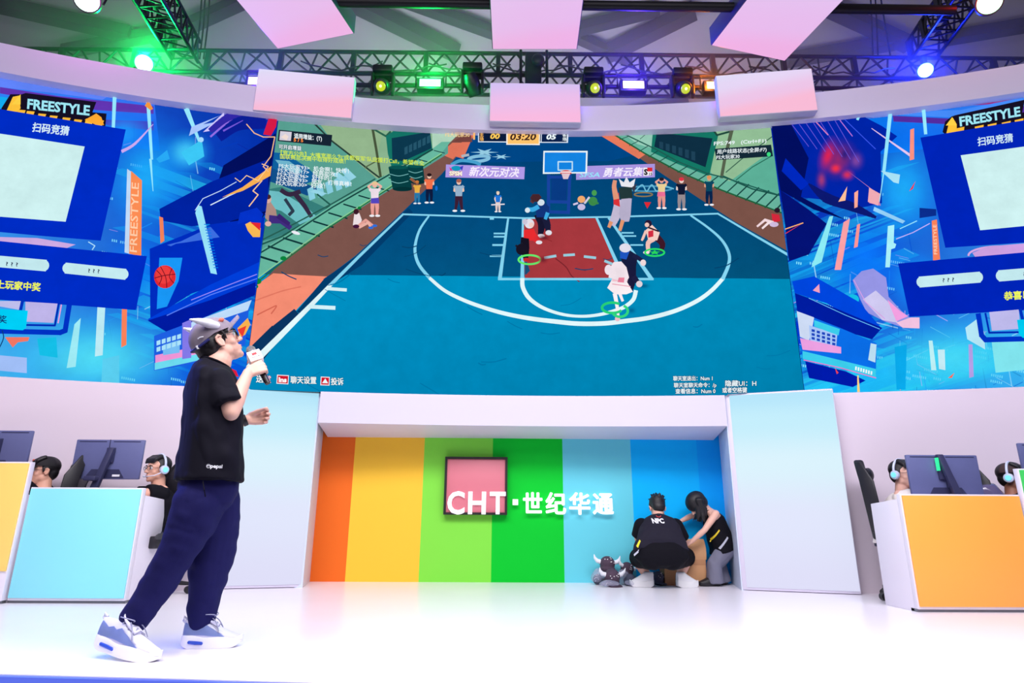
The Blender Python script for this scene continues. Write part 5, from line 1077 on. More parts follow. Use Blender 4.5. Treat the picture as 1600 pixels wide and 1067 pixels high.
# ================================================================== people
SKIN = mat('skin', (232, 180, 160), 0.5, noise_amt=.04, noise_scale=40, bump=.03, bump_scale=180)
SKIN2 = mat('skin_warm', (226, 170, 146), 0.5, noise_amt=.04, noise_scale=40)
SKIN3 = mat('skin_tan', (160, 104, 82), 0.5, noise_amt=.04, noise_scale=40)
HAIR = mat('hair_black', (20, 17, 22), 0.5, bump=.15, bump_scale=160)
EYEW = mat('eye_white', (236, 232, 232), .3); EYED = mat('eye_dark', (24, 16, 16), .2)
LIP = mat('lip', (196, 110, 110), .45)
def fr(f, u=(0, 0, 1)):
    f = Vector(f).normalized(); u = Vector(u); r = f.cross(u).normalized(); u = r.cross(f).normalized()
    return r, f, u
def V3(R, c, x, y, z): return c + R[0] * x + R[1] * y + R[2] * z
def mrot(R): return Matrix(R).transposed()
def head(mb, c, f, u=(0, 0, 1), s=1.0):
    R = fr(f, u); M = mrot(R); P = lambda x, y, z: V3(R, c, x * s, y * s, z * s)
    E = lambda x, y, z, a, b, d: mb.ell(P(x, y, z), (a * s, b * s, d * s), M, 24, 16)
    E(0, -.014, .032, .075, .096, .083); E(0, .028, .0, .063, .062, .072); E(0, .032, -.052, .054, .052, .055); E(0, .046, -.085, .038, .036, .030); E(0, .068, -.100, .02, .018, .017)
    for k in (-1, 1):
        E(k * .044, .0, -.058, .02, .04, .034); E(k * .036, .050, -.030, .023, .022, .024); E(k * .011, .094, -.034, .0085, .010, .008)
        mb.ell(P(k * .077, -.006, -.010), (.007 * s, .018 * s, .029 * s), M @ Matrix.Rotation(.25 * 1, 3, 'X'), 16, 12); mb.chain([P(k * .080, .008, .012), P(k * .086, -.004, .022), P(k * .088, -.020, .014), P(k * .087, -.024, -.006), P(k * .081, -.014, -.030)], [.005 * s, .006 * s, .006 * s, .005 * s, .005 * s], 10); mb.ell(P(k * .079, -.002, -.032), (.007 * s, .009 * s, .010 * s), M, 12, 8)
    mb.chain([P(0, .084, .014), P(0, .098, -.012), P(0, .108, -.030)], [.008 * s, .009 * s, .0115 * s], 10)
    E(0, .078, .024, .048, .014, .009); E(0, .085, -.061, .022, .010, .006); E(0, .083, -.073, .018, .010, .007)
    return R
def face_parts(person, c, f, u=(0, 0, 1), s=1.0):
    R = fr(f, u); M = mrot(R); P = lambda x, y, z: V3(R, c, x * s, y * s, z * s)
    for k in (-1, 1):
        mb = MB(); mb.ell(P(k * .031, .075, .004), .0135 * s, None, 14, 10); e = mb.build('eye', EYEW, person)
        mb = MB(); mb.ell(P(k * .031, .0855, .004), (.006 * s, .004 * s, .006 * s), M, 12, 8); mb.build('iris', EYED, e)
        mb = MB(); mb.chain([P(k * .014, .088, .022), P(k * .030, .090, .028), P(k * .048, .078, .024)], [.003 * s, .0042 * s, .0025 * s], 8); mb.build('eyebrow', HAIR, person)
    mb = MB(); mb.ell(P(0, .0885, -.062), (.019 * s, .006 * s, .0042 * s), M, 14, 8); mb.ell(P(0, .0865, -.072), (.016 * s, .006 * s, .0045 * s), M, 14, 8); mb.build('lips', LIP, person)
def hair_short(person, c, f, u=(0, 0, 1), s=1.0, fringe=True, m=HAIR, vox=.006, spiky=0):
    R = fr(f, u); M = mrot(R); P = lambda x, y, z: V3(R, c, x * s, y * s, z * s)
    mb = MB(); mb.ell(P(0, -.028, .046), (.083 * s, .098 * s, .086 * s), M, 24, 16); mb.ell(P(0, -.062, -.005), (.070 * s, .055 * s, .075 * s), M, 20, 14)
    for k in (-1, 1): mb.ell(P(k * .068, -.012, .03), (.018 * s, .034 * s, .036 * s), M, 14, 10); mb.ell(P(k * .074, .016, .012), (.007 * s, .012 * s, .03 * s), M, 12, 8)
    if fringe:
        for k in range(7): mb.chain([P(-.06 + k * .02, .02, .115), P(-.062 + k * .0205, .068, .085), P(-.062 + k * .0205 + .006, .080, .052)], [.02 * s, .016 * s, .007 * s], 10)
    random.seed(5)
    for k in range(spiky):
        a = random.uniform(0, 2 * PI); b = random.uniform(.35, 1.4); d = Vector((math.cos(a) * math.cos(b), math.sin(a) * math.cos(b) - .15, math.sin(b)))
        p = Vector((d.x * .078, d.y * .094 - .02, d.z * .084 + .04)); q = p + d * .03 + Vector((.0, .012, .004)); mb.cone(P(*p), P(*q), .013 * s, .002 * s, 8)
    return mb.remesh('hair', m, person, voxel=vox, smooth=2)
def rings_torso(mb, secs, n=28, pw=2.4):
    """secs: (centre, right, forward, half width, half depth)"""
    out = []
    for c, r, f, a, b in secs:
        c = Vector(c); r = Vector(r); f = Vector(f); pts = []
        for k in range(n):
            t = 2 * PI * k / n; x, y = math.cos(t), math.sin(t)
            e = (abs(x) ** pw + abs(y) ** pw) ** (-1 / pw); pts.append(c + r * (a * x * e) + f * (b * y * e))
        out.append(pts)
    mb.loft(out); return mb
def hand(mb, W, d, n, lx, curls, s=1.0, thumb=(.6, .7, .25), tcurl=.5, spread=.0):
    """W wrist; d palm direction; n palm normal; lx towards the thumb. curls: per finger (a1,a2,a3) radians"""
    W = Vector(W); d = Vector(d).normalized(); lx = Vector(lx); lx = (lx - d * lx.dot(d)).normalized(); n = Vector(n); n = (n - d * n.dot(d) - lx * n.dot(lx)).normalized()
    offs = (.030, .010, -.010, -.028); lens = (.070, .078, .072, .056)
    tips = []
    for i in range(4):
        b0 = W + d * .012 * s + lx * offs[i] * .55 * s; b1 = W + d * (.088 - .004 * abs(i - 1)) * s + lx * offs[i] * s
        mb.chain([b0, (b0 + b1) / 2 - n * .002, b1], [.015 * s, .0145 * s, .0115 * s], 12)
        dirv = (d + lx * offs[i] * spread).normalized(); p = b1; r = .0098 * s
        for k, fr_ in enumerate((.46, .30, .24)):
            a = curls[i][k]; c_, s_ = math.cos(a), math.sin(a)
            nv = n - dirv * n.dot(dirv) if abs(n.dot(dirv)) < .999 else n
            # rotate direction about the knuckle axis (dirv -> n)
            ax = dirv.cross(n0 if k else n).normalized() if True else None
            if k == 0: ax0 = d.cross(n).normalized()
            dirv = (Matrix.Rotation(a, 3, ax0) @ dirv).normalized(); n0 = n
            q = p + dirv * lens[i] * fr_ * s; mb.chain([p, q], [r, r * .9], 12); p = q; r *= .9
        tips.append((p, dirv, r))
    mb.ell(W + d * .05 * s, (.0, .0, .0)) if False else None
    b = W + d * .022 * s + lx * .022 * s; td = (d * thumb[0] + lx * thumb[1] + n * thumb[2]).normalized()
    p1 = b + td * .040 * s; td2 = (td * (1 - tcurl) + d * tcurl * .8 + n * tcurl * .6).normalized(); p2 = p1 + td2 * .032 * s; p3 = p2 + (td2 + n * .25 * tcurl).normalized() * .025 * s
    mb.chain([b, p1, p2, p3], [.017 * s, .0135 * s, .011 * s, .0095 * s], 12)
    tips.append((p3, (p3 - p2).normalized(), .0095 * s))
    return tips
def arm(mb, S, E, W, s=1.0):
    S, E, W = Vector(S), Vector(E), Vector(W)
    mb.chain([S, S.lerp(E, .45), E, E.lerp(W, .3), E.lerp(W, .7), W], [.055 * s, .050 * s, .041 * s, .043 * s, .034 * s, .027 * s], 16)
def leg(mb, Hp, K, A, s=1.0):
    Hp, K, A = Vector(Hp), Vector(K), Vector(A)
    mb.chain([Hp, Hp.lerp(K, .5), K, K.lerp(A, .3), K.lerp(A, .7), A], [.092 * s, .08 * s, .058 * s, .058 * s, .044 * s, .037 * s], 16)
def wrinkle(amp, sx, sy, sz, seed=0.0, fine=.35):
    def f(co, no):
        out = np.empty(len(co), 'f')
        for i, p in enumerate(co):
            q = Vector((p[0] * sx + seed, p[1] * sy, p[2] * sz + p[0] * 2.0)); out[i] = max(-.003, amp * (noise.noise(q) + fine * noise.noise(q * 2.3)))
        return out
    return f
from mathutils.bvhtree import BVHTree
def decal(name, body, m, target, parent, origin, xdir, ydir, size, width, cast, lift=.0015, bold=0.0, shear=0.0):
    """flat lettering pressed onto a curved surface along direction cast"""
    me = target.data; Mw = pmat(target)
    bv = BVHTree.FromPolygons([Mw @ v.co for v in me.vertices], [tuple(p.vertices) for p in me.polygons])
    V, F, (x0, x1) = text_geo(body, bold, 0, shear); xd = Vector(xdir).normalized(); yd = Vector(ydir).normalized(); cast = Vector(cast).normalized(); k = width / (x1 - x0)
    inv = pmat(parent).inverted(); vs = []
    for v in V:
        p = Vector(origin) + xd * ((v[0] - x0) * k) + yd * (v[1] * size); h = bv.ray_cast(p - cast * .5, cast)
        q = (h[0] if h[0] is not None else p) - cast * lift; vs.append(tuple(inv @ q))
    mesh = bpy.data.meshes.new(name); mesh.from_pydata(vs, [], F); return link_mesh(name, mesh, m, parent, False)
def patch(name, m, target, parent, corners, cast, lift=.002, n=8):
    """a thin printed stripe pressed onto clothing"""
    me = target.data; Mw = pmat(target); bv = BVHTree.FromPolygons([Mw @ v.co for v in me.vertices], [tuple(p.vertices) for p in me.polygons])
    cast = Vector(cast).normalized(); a, b, c_, d = [Vector(v) for v in corners]; inv = pmat(parent).inverted(); vs, fs = [], []
    for i in range(n + 1):
        for j in range(3):
            p = a.lerp(b, i / n).lerp(d.lerp(c_, i / n), j / 2); h = bv.ray_cast(p - cast * .5, cast); vs.append(tuple(inv @ ((h[0] if h[0] is not None else p) - cast * lift)))
    for i in range(n):
        for j in range(2): fs.append((i * 3 + j, i * 3 + j + 1, i * 3 + j + 4, i * 3 + j + 3))
    mesh = bpy.data.meshes.new(name); mesh.from_pydata(vs, [], fs); return link_mesh(name, mesh, m, parent, False)

# ------------------------------------------------------------------ chunky sneaker
def sneaker(person, heel, toe, pitch, roll, M, SH=1.0, detail=True):
    """heel / toe: ground points under heel and toe tip; pitch lifts the heel about the toe (radians)"""
    heel = Vector(heel); toe = Vector(toe); L = (toe - heel).length; x = (toe - heel).normalized(); z = Vector((0, 0, 1)); y = z.cross(x)
    Rp = Matrix.Rotation(pitch, 3, y); piv = toe - x * .09
    def P(a, b, c_): return piv + Rp @ ((heel + x * a + y * b + z * c_ * SH) - piv)
    hw = lambda t: (.036 + .014 * math.sin(max(0, min(1, (t - .25) / .6)) * PI) - .030 * max(0, (t - .86) / .14) ** 2 - .012 * max(0, (.10 - t) / .10) ** 2)
    root = bpy.data.objects.new('shoe', None); COL.objects.link(root); root.parent = person; root.empty_display_size = .05
    # sole
    mb = MB(); N = 16; rg = []
    for i in range(N + 1):
        t = i / N; a = t * L; w = hw(t) * 1.06; zb = .0 + .022 * max(0, (t - .82) / .18) ** 1.6 + .014 * max(0, (.12 - t) / .12); zt = .052 - .014 * t + .004 * math.sin(t * 12) + .016 * max(0, (t - .86) / .14)
        rg.append([P(a, w * math.cos(q) * (1 if True else 1), (zb + zt) / 2 + (zt - zb) / 2 * sg) for q, sg in ((0, -1), (0, -.3), (0, .5), (.25, 1), (PI - .25, 1), (PI, .5), (PI, -.3), (PI, -1))])
    mb.loft(rg); mb.build('sole', M['sole'], root, bevel=.003)
    def upper(name, t0, t1, grow, zlo, m, hfun, n=14):
        mb = MB(); rg = []
        for i in range(n + 1):
            t = t0 + (t1 - t0) * i / n; w = hw(t) * grow; h = hfun(t); ring = []
            for k in range(13):
                q = PI * k / 12; ring.append(P(t * L, w * math.cos(q) * (1 - .25 * math.sin(q) ** 2 * (0 if t > .6 else .6)), zlo + (h - zlo) * math.sin(q) ** .8))
            ring.append(P(t * L, -w * .6, zlo - .01)); ring.append(P(t * L, w * .6, zlo - .01)); rg.append(ring)
        mb.loft(rg); return mb.build(name, m, root)
    H = lambda t: (.112 - .03 * abs(t - .12) / .12 * 0 if t < .34 else .118 - .075 * ((t - .34) / .62) ** .8 - .02 * max(0, (t - .9) / .1) ** 2)
    upper('upper', .015, .97, .96, .040, M['upper'], H)
    if detail:
        upper('toe_cap', .72, .99, 1.02, .030, M['cap'], lambda t: H(t) * .93)
        for sg in (-1, 1):
            for nm, ts, lo, hi, gr, mm in (('side_panel', (.03, .10, .17, .24, .31, .38, .45, .52, .59, .66, .72), (.12,) * 11, (.95, .80, .62, .74, .60, .82, .72, .70, .52, .40, .16), 1.035, M['panel']), ('eyelet_stay', (.40, .47, .54, .61, .68), (.80, .74, .66, .56, .44), (1.25, 1.2, 1.1, .95, .7), 1.06, M['stay'])):
                mb = MB(); gv = []
                for t, a0, a1 in zip(ts, lo, hi):
                    row = []
                    for j in range(6):
                        q = a0 + (a1 - a0) * j / 5; w = hw(t) * .96 * gr; row.append(mb.bm.verts.new(P(t * L, sg * (w * math.cos(q) * (1 - .25 * math.sin(q) ** 2 * (0 if t > .6 else .6)) + .0012), .040 + (H(t) - .040) * math.sin(q) ** .8 * (1 if gr < 1.05 else 1.02))))
                    gv.append(row)
                for i in range(len(gv) - 1):
                    for j in range(5): mb.bm.faces.new((gv[i][j], gv[i + 1][j], gv[i + 1][j + 1], gv[i][j + 1]))
                bmesh.ops.solidify(mb.bm, geom=list(mb.bm.faces), thickness=.002)
                mb.build(nm, mm, root)
            for nm, cs, mm in ():
                mb = MB(); pts = []
                for t, zz in cs:
                    q = math.asin(min(1, max(0, (zz - .040) / max(.01, H(t) - .040))) ** 1.25); w = hw(t) * .96 * math.cos(q) * (1 - .25 * math.sin(q) ** 2 * (0 if t > .6 else .6)); pts.append((t * L, sg * (w + .0022), zz))
                me = MB(); me.face([P(*p) for p in pts]); f2 = me.face([P(p[0], p[1] - sg * .006, p[2]) for p in pts[::-1]])
                vs = list(me.bm.verts); n_ = len(pts)
                for k in range(n_): me.bm.faces.new((vs[k], vs[(k + 1) % n_], vs[n_ + n_ - 1 - (k + 1) % n_], vs[n_ + n_ - 1 - k]))
                me.build(nm, mm, root, smooth=False)
            mb = MB(); mb.ell(P(.24 * L, sg * (hw(.24) * 1.05), .026), (.045, .045, .045)) if False else None
            mb = MB(); mb.chain([P(.15 * L, sg * hw(.15) * 1.05, .026), P(.25 * L, sg * hw(.25) * 1.055, .023), P(.36 * L, sg * hw(.36) * 1.05, .022)], [.0085, .0095, .008], 10); mb.build('air_window', M['air'], root)
        # tongue, laces, heel tab
        mb = MB(); mb.loft([[P(t * L, w, zz + dz) for w, dz in ((-.026, 0), (.026, 0), (.024, .010), (-.024, .010))] for t, zz in ((.58, .080), (.46, .098), (.38, .116), (.34, .132))]); mb.build('tongue', M['upper'], root, bevel=.004)
        lc = []
        for k in range(5):
            t = .62 - k * .055; zz = H(t) + .008; sg = 1 if k % 2 else -1; lc += [P(t * L, -sg * .026, zz - .008), P((t - .02) * L, 0, zz + .006), P((t - .045) * L, sg * .026, zz - .006)]
        mb = MB(); mb.tube(lc, .0028, 8)
        for sg in (-1, 1):
            mb.tube([P((.42 + .10 * math.sin(a)) * L, sg * .042 * math.sin(a / 2) ** 2 * 1.2, .112 + .022 * math.sin(a / 2)) for a in [PI * 2 * k / 14 for k in range(15)]], .0026, 8)
            mb.tube([P((.42 + .20 * u) * L, sg * (.048 * u ** .7), .112 + .03 * u - .075 * u * u) for u in [k / 8 for k in range(9)]], .0026, 8)
        mb.build('laces', M['lace'], root)
        mb = MB(); mb.tube([P(.03 * L, 0, .095), P(-.025 * L, 0, .108), P(-.02 * L, 0, .122), P(.04 * L, 0, .112)], .006, 8); mb.build('heel_tab', M['upper'], root)
    return P

# ================================================================== the presenter
F2 = Vector((.78, .62, 0)).normalized(); R2 = Vector((F2.y, -F2.x, 0)); Z = Vector((0, 0, 1)); YB = 3.45
man = thing('person', 'standing presenter in black shirt and horned grey cap speaking into a microphone', 'person', (-1.70, 3.45, 0))
B = lambda px, py, Y=YB: at(px, py, Y)
FH0 = Vector((.82, .57, 0)).normalized(); TILT = .62
Fh = (FH0 * math.cos(TILT) + Z * math.sin(TILT)).normalized()
Uh = (Z * math.cos(TILT) - FH0 * math.sin(TILT)).normalized()
HC = B(339.5, 535.0, 3.47); HS = 1.16
Sr = B(331, 601) + R2 * .155; Sl = B(333, 599) - R2 * .155
Er = B(361, 645, 3.31)
dR = (Vector((.90, .43, 0)) * .80 + Z * .52 + Vector((-.43, .9, 0)) * .12).normalized()
nR = Vector((-.43, .9, 0)).normalized()
p_ball = B(392.5, 547.5, 3.505)
Hm = B(406.8, 575.8, 3.4875)                                   # point on the microphone handle inside the fist
mic_up = (p_ball - B(420.5, 603, 3.47)).normalized()
Wr = Hm - dR * .078 - nR * .036
El = B(352, 668, 3.66); Wl = B(385.5, 655.5, 3.70)
mb = MB(); head(mb, HC, Fh, Uh, HS)
mb.chain([B(333, 582), B(340, 567, 3.46), HC - Uh * .055 - Fh * .008], [.080, .074, .066], 18)
mb.chain([B(345, 562, 3.47), HC - Uh * .085 + Fh * .035], [.05, .038], 14)
rings_torso(mb, [(B(326, 760), R2, F2, .15, .11), (B(329, 700), R2, F2, .15, .11), (B(333, 630), R2, F2, .17, .115), (B(333, 595), R2, F2, .19, .10), (B(333, 577), R2, F2, .11, .075)], 20)
arm(mb, Sr, Er, Wr, 1.05); arm(mb, Sl, El, Wl, 1.0)
hand(mb, Wr, dR, nR, mic_up, ((1.15, 1.3, .8), (1.2, 1.3, .8), (1.25, 1.3, .8), (1.3, 1.3, .8)), 1.12, thumb=(.75, .35, .75), tcurl=.5)
dL = (Vector((.90, .43, 0)) * .97 + Z * .20).normalized(); nL = Vector((.55, -.84, -.05)).normalized()
hand(mb, Wl, dL, nL, Z, ((.7, 1.0, .6), (.75, 1.0, .6), (.8, 1.0, .6), (.85, 1.0, .6)), 1.1, thumb=(.8, .30, .45), tcurl=.6, spread=3)
hipR = B(318, 775, 3.38); kneeR = B(280, 855, 3.36); ankR = B(206, 985, 3.37)
hipL = B(336, 775, 3.52); kneeL = B(332, 872, 3.58); ankL = B(316, 986, 3.61)
leg(mb, hipR, kneeR, ankR, .92); leg(mb, hipL, kneeL, ankL, .92)
footR0, footR1 = Vector((-1.985, 3.36, 0)), Vector((-1.618, 3.262, 0)); footL0, footL1 = Vector((-1.672, 3.58, 0)), Vector((-1.375, 3.63, 0))
mb.chain([ankR, ankR - Z * .03], [.037, .034], 12); mb.chain([ankL, ankL - Z * .03], [.037, .034], 12)
body = mb.remesh('body', SKIN, man, voxel=.0042, smooth=7)
face_parts(man, HC, Fh, Uh, HS)
# hair under the cap: nape, sideburn, fringe
R_ = fr(Fh, Uh); Mh = mrot(R_); HP = lambda x, y, z: V3(R_, HC, x * HS, y * HS, z * HS)
mb = MB(); hs_ = lambda *r: tuple(v * HS for v in r)
mb.ell(HP(0, -.022, .024), hs_(.079, .097, .087), Mh, 28, 18); mb.ell(HP(0, -.052, -.022), hs_(.070, .060, .078), Mh, 20, 14)
for k in (-1, 1): mb.ell(HP(k * .070, -.044, .010), hs_(.012, .026, .040), Mh, 14, 10); mb.chain([HP(k * .078, .020, .040), HP(k * .078, .026, .012), HP(k * .074, .028, -.010)], [.010, .008, .004], 10); mb.ell(HP(k * .058, .046, .028), (.018, .02, .012), Mh, 12, 8)
mb.ell(HP(0, .078, .046), (.056, .020, .016), Mh, 14, 10); mb.remesh('hair', HAIR, man, voxel=.005, smooth=2)
# cap
M_cap = mat('cap_grey', (136, 124, 138), .8, bump=.08, bump_scale=300, noise_amt=.08); M_capp = mat('cap_patch', (226, 110, 90), .6)
cap = bpy.data.objects.new('cap', None); COL.objects.link(cap); cap.parent = man; cap.empty_display_size = .05
mb = MB(); rg = []
for i in range(9):
    a = i / 8 * PI / 2 * .97; rr = math.cos(a); zz = .038 + .092 * math.sin(a) ** .9
    rg.append([HP(.091 * rr * math.cos(t), -.010 + .113 * rr * math.sin(t), zz + .026 * (1 - math.sin(a)) * min(math.sin(t), 0)) for t in [2 * PI * k / 28 for k in range(28)]])
mb.loft(rg); mb.build('crown', M_cap, cap)
mb = MB(); rg = []
for i in range(7):
    t = i / 6; y = .070 + .085 * t; w = .082 * math.sqrt(max(.012, 1 - t ** 2)) ; zc_ = .050 + .036 * t
    rg.append([HP(w * u_, y - .02 * (u_ ** 2) * (1 - t), zc_ - .028 * u_ ** 2 * (1 - .5 * t) + dz) for u_, dz in [(-1 + 2 * k / 10, .003) for k in range(11)] + [(1 - 2 * k / 10, -.003) for k in range(11)]])
mb.loft(rg); mb.build('brim', M_cap, cap)
for k in (-1, 1):
    mb = MB(); mb.chain([HP(k * .084, .012, .068), HP(k * .096, -.018, .090), HP(k * .098, -.050, .116), HP(k * .090, -.080, .142)], [.022, .027, .019, .006], 14); mb.remesh('horn', M_horn, cap, voxel=.005, smooth=4)
mb = MB(); mb.ell(HP(0, .002, .132), (.009, .009, .005), Mh, 12, 8); mb.build('button', M_cap, cap)
mb = MB(); mb.ell(HP(.068, .052, .086), (.010, .016, .012), Mh, 14, 10); mb.build('front_patch', M_capp, cap)
mb = MB(); mb.tube([HP(.088, -.050, .020), HP(.064, -.098, .010), HP(0, -.126, .008), HP(-.064, -.098, .010)], .008, 8); mb.build('back_strap', mat('strap_navy', (34, 38, 110), .6), cap)
mb = MB(); mb.boxmm((-.014, -.003, -.010), (.014, .003, .010)); mb.bm.transform(Matrix.Translation(HP(.058, -.106, .010)) @ (Mh @ Matrix.Rotation(-.6, 3, 'Z')).to_4x4()); mb.build('buckle', M_horn, cap)
mb = MB(); mb.tube([HP(.084, -.066, .042), HP(.079, -.080, .047), HP(.072, -.090, .045)], .003, 6); mb.build('stitching', M_horn, cap)
# glasses
M_gl = mat('glasses_black', (14, 12, 14), .3)
gl = bpy.data.objects.new('glasses', None); COL.objects.link(gl); gl.parent = man; gl.empty_display_size = .05
for k in (-1, 1):
    mb = MB(); mb.tube([HP(k * .033 + .024 * math.cos(t), .100 - .012 * abs(math.cos(t) * .5 + .5 * k), .003 + .020 * math.sin(t)) for t in [2 * PI * j / 20 for j in range(21)]], .0040, 8); mb.build('rim', M_gl, gl)
    mb = MB(); mb.tube([HP(k * .058, .088, .012), HP(k * .079, .02, .016), HP(k * .083, -.015, .010), HP(k * .080, -.03, -.006)], .0026, 8); mb.build('temple', M_gl, gl)
mb = MB(); mb.tube([HP(-.010, .102, .006), HP(0, .108, .010), HP(.010, .102, .006)], .0025, 8); mb.build('bridge', M_gl, gl)
# wrist band
M_band = mat('band_black', (16, 15, 22), .5)
ax = (El - Wl).normalized(); mb = MB(); c0 = Wl + ax * .012; q = ax.to_track_quat('Z', 'Y').to_matrix()
mb.loft([[c0 + ax * zz + q @ Vector((math.cos(t) * rr, math.sin(t) * rr * 1.0, 0)) for t in [2 * PI * k / 24 for k in range(24)]] for zz, rr in ((-.012, .031), (-.010, .0345), (.012, .0355), (.014, .032))]); mb.build('wristband', M_band, man)
# shirt
M_shirt = mat('shirt_black', (11, 9, 24), .85, spec=.2, bump=.08, bump_scale=260)
mb = MB()
rings_torso(mb, [(B(326, 752), R2, F2, .225, .166), (B(327.5, 735), R2, F2, .222, .163), (B(330, 700), R2, F2, .215, .156), (B(332.5, 660), R2, F2, .212, .150), (B(333, 625), R2, F2, .212, .146), (B(332, 600), R2, F2, .205, .135), (B(331, 585), R2, F2, .175, .118), (B(332, 573), R2, F2, .115, .096), (B(337, 570), R2, F2 - Z * .32, .082, .086)], 32, 2.2)
for S_, E_, fr_ in ((Sr, Er, .76), (Sl, El, .76)):
    e = Vector(S_).lerp(Vector(E_), fr_); mb.chain([Vector(S_).lerp(B(333, 592), .5), Vector(S_), Vector(S_).lerp(e, .5)], [.075, .072, .077], 18); mb.cone(Vector(S_).lerp(e, .45), e, .078, .082, 22)
shirt = mb.remesh('shirt', M_shirt, man, voxel=.007, smooth=12, disp=wrinkle(.018, 7, 7, 4.5, 3.1, .7))
# neckline rib
nc = B(337.5, 569.5, 3.455); mb = MB(); mb.tube([nc + R2 * .078 * math.cos(t) + F2 * .082 * math.sin(t) + Z * (-.028 * math.sin(t)) for t in [2 * PI * k / 30 for k in range(31)]], .007, 8); mb.build('neckline', M_shirt, man)
M_print = mat('print_white', (238, 238, 246), .6)
o0 = B(328.5, 731, 3.27); xd = Vector((.90, .43, 0))
decal('shirt_print', 'pepsi', M_print, shirt, man, o0, xd, (0, 0, 1), .026, .056, (-.43, .9, 0), bold=.03)
mb = MB()
ci = B(325.5, 728.6, 3.27); hh = None
me_ = shirt.data; bvs = BVHTree.FromPolygons([pmat(man) @ v.co for v in me_.vertices], [tuple(p.vertices) for p in me_.polygons]); hh = bvs.ray_cast(ci - Vector((-.43, .9, 0)) * .4, Vector((-.43, .9, 0)).normalized())
cc = hh[0] if hh[0] is not None else ci; qq = Vector((-.43, .9, 0)).normalized()
for k in range(20):
    a0, a1 = 2 * PI * k / 20, 2 * PI * (k + 1) / 20
    f = lambda a, r: cc - qq * .003 + xd * (r * math.cos(a)) + Z * (r * math.sin(a))
    mb.face([f(a0, .0078), f(a1, .0078), f(a1, .0098), f(a0, .0098)])
mb.face([cc - qq * .003 + xd * a + Z * b for a, b in ((-.0075, -.002), (0, .001), (.0075, .0005), (.0072, .003), (0, .004), (-.0075, .002))]); mb.build('shirt_emblem', M_print, man, smooth=False)
# trousers
M_pants = mat('trousers_navy', (24, 23, 78), .85, spec=.2, bump=.12, bump_scale=220)
mb = MB()
rings_torso(mb, [(B(326, 800), R2, F2, .09, .06), (B(326, 786), R2, F2, .15, .11), (B(325, 765), R2, F2, .18, .150), (B(327, 735), R2, F2, .175, .140), (B(328, 722), R2, F2, .165, .13)], 28)
mb.chain([B(312, 783, 3.38), B(298, 818, 3.37), B(283, 853, 3.36), B(254, 900, 3.36), B(227, 943, 3.365), B(211, 966, 3.37)], [.128, .118, .095, .084, .078, .064], 20)
mb.chain([B(337, 783, 3.52), B(339, 825, 3.55), B(331, 872, 3.58), B(323, 915, 3.60), B(317, 950, 3.61), B(316, 968, 3.61)], [.126, .118, .112, .093, .076, .066], 20)
mb.chain([B(209.5, 966, 3.37), B(206, 972, 3.37)], [.062, .056], 16); mb.chain([B(316, 967, 3.61), B(316, 973, 3.61)], [.058, .052], 16)
pants = mb.remesh('trousers', M_pants, man, voxel=.007, smooth=6, disp=wrinkle(.012, 4.5, 4.5, 7, 9.4, .7))
mb = MB(); mb.tube([B(317, 752, 3.22), B(319, 765, 3.21), B(321, 776, 3.22)], .003, 6); pk = mb.build('pocket_seam', M_shirt, man)
for nm, kn, an in (('sock', B(209, 972, 3.37), ankR + Vector((.0, 0, -.03))), ('sock', B(316, 972, 3.61), ankL + Vector((0, 0, -.03)))):
    mb = MB(); mb.chain([kn, an], [.044, .046], 16); mb.build(nm, mat('sock_blue', (58, 92, 214), .8), man)
MS = dict(sole=mat('sneaker_sole', (240, 238, 246), .5), upper=mat('sneaker_upper', (222, 220, 240), .5), panel=mat('sneaker_panel', (156, 174, 226), .6), cap=mat('sneaker_toe', (214, 214, 238), .5), stay=mat('sneaker_stay', (232, 232, 244), .35, metal=.2), air=mat('sneaker_air', (38, 74, 186), .25), lace=mat('lace_grey', (150, 150, 178), .7))
sneaker(man, footR0, footR1, .15, 0, MS, 1.3); sneaker(man, footL0, footL1, .0, 0, MS, 1.25)
# microphone (held, a thing of its own)
mic = thing('microphone', 'black microphone with white cube collar held at presenter\'s mouth', 'microphone', Hm)
p_tail = p_ball - mic_up * .245
M_mic = mat('mic_black', (16, 16, 22), .35); M_mesh = mat('mic_grille', (150, 146, 150), .45, metal=.7, bump=.8, bump_scale=600); M_flag = mat('mic_flag', (246, 246, 250), .5); M_red = mat('flag_red', (214, 36, 48), .5); M_ink = mat('flag_ink', (70, 60, 66), .6)
mb = MB(); mb.cone(p_ball - mic_up * .015, p_tail + mic_up * .01, .0225, .0155, 24); mb.cone(p_tail + mic_up * .02, p_tail, .0165, .0145, 20); mb.build('handle', M_mic, mic)
qm = mic_up.to_track_quat('Z', 'Y').to_matrix(); mb = MB(); mb.ell(p_ball, (.027, .027, .030), qm, 24, 16); g = mb.build('grille', M_mesh, mic)
mb = MB(); mb.cyl(p_ball - mic_up * .024, p_ball - mic_up * .014, .0255, 24); mb.build('collar_ring', M_steel, mic)
fc = p_ball - mic_up * .060; nface = (Vector((.43, -.9, 0)) - mic_up * Vector((.43, -.9, 0)).dot(mic_up)).normalized(); sx_ = mic_up.cross(nface) * -1
fx = nface.cross(mic_up) * -1
fxx = mic_up.cross(nface).normalized()
Mf = Matrix((fxx, mic_up, nface)).transposed(); mb = MB(); mb.box(fc, (.074, .070, .074), Mf); fl = mb.build('flag', M_flag, mic, bevel=.004)
f0 = fc + nface * .0375
mb = MB(); mb.box(f0 + mic_up * .010, (.026, .014, .001), Mf); mb.build('flag_logo', M_red, fl)
text_obj('flag_print', '世纪华通', M_ink, fl, f0 - fxx * .022 - mic_up * .016 + nface * .0006, fxx, mic_up, .011, width=.044)
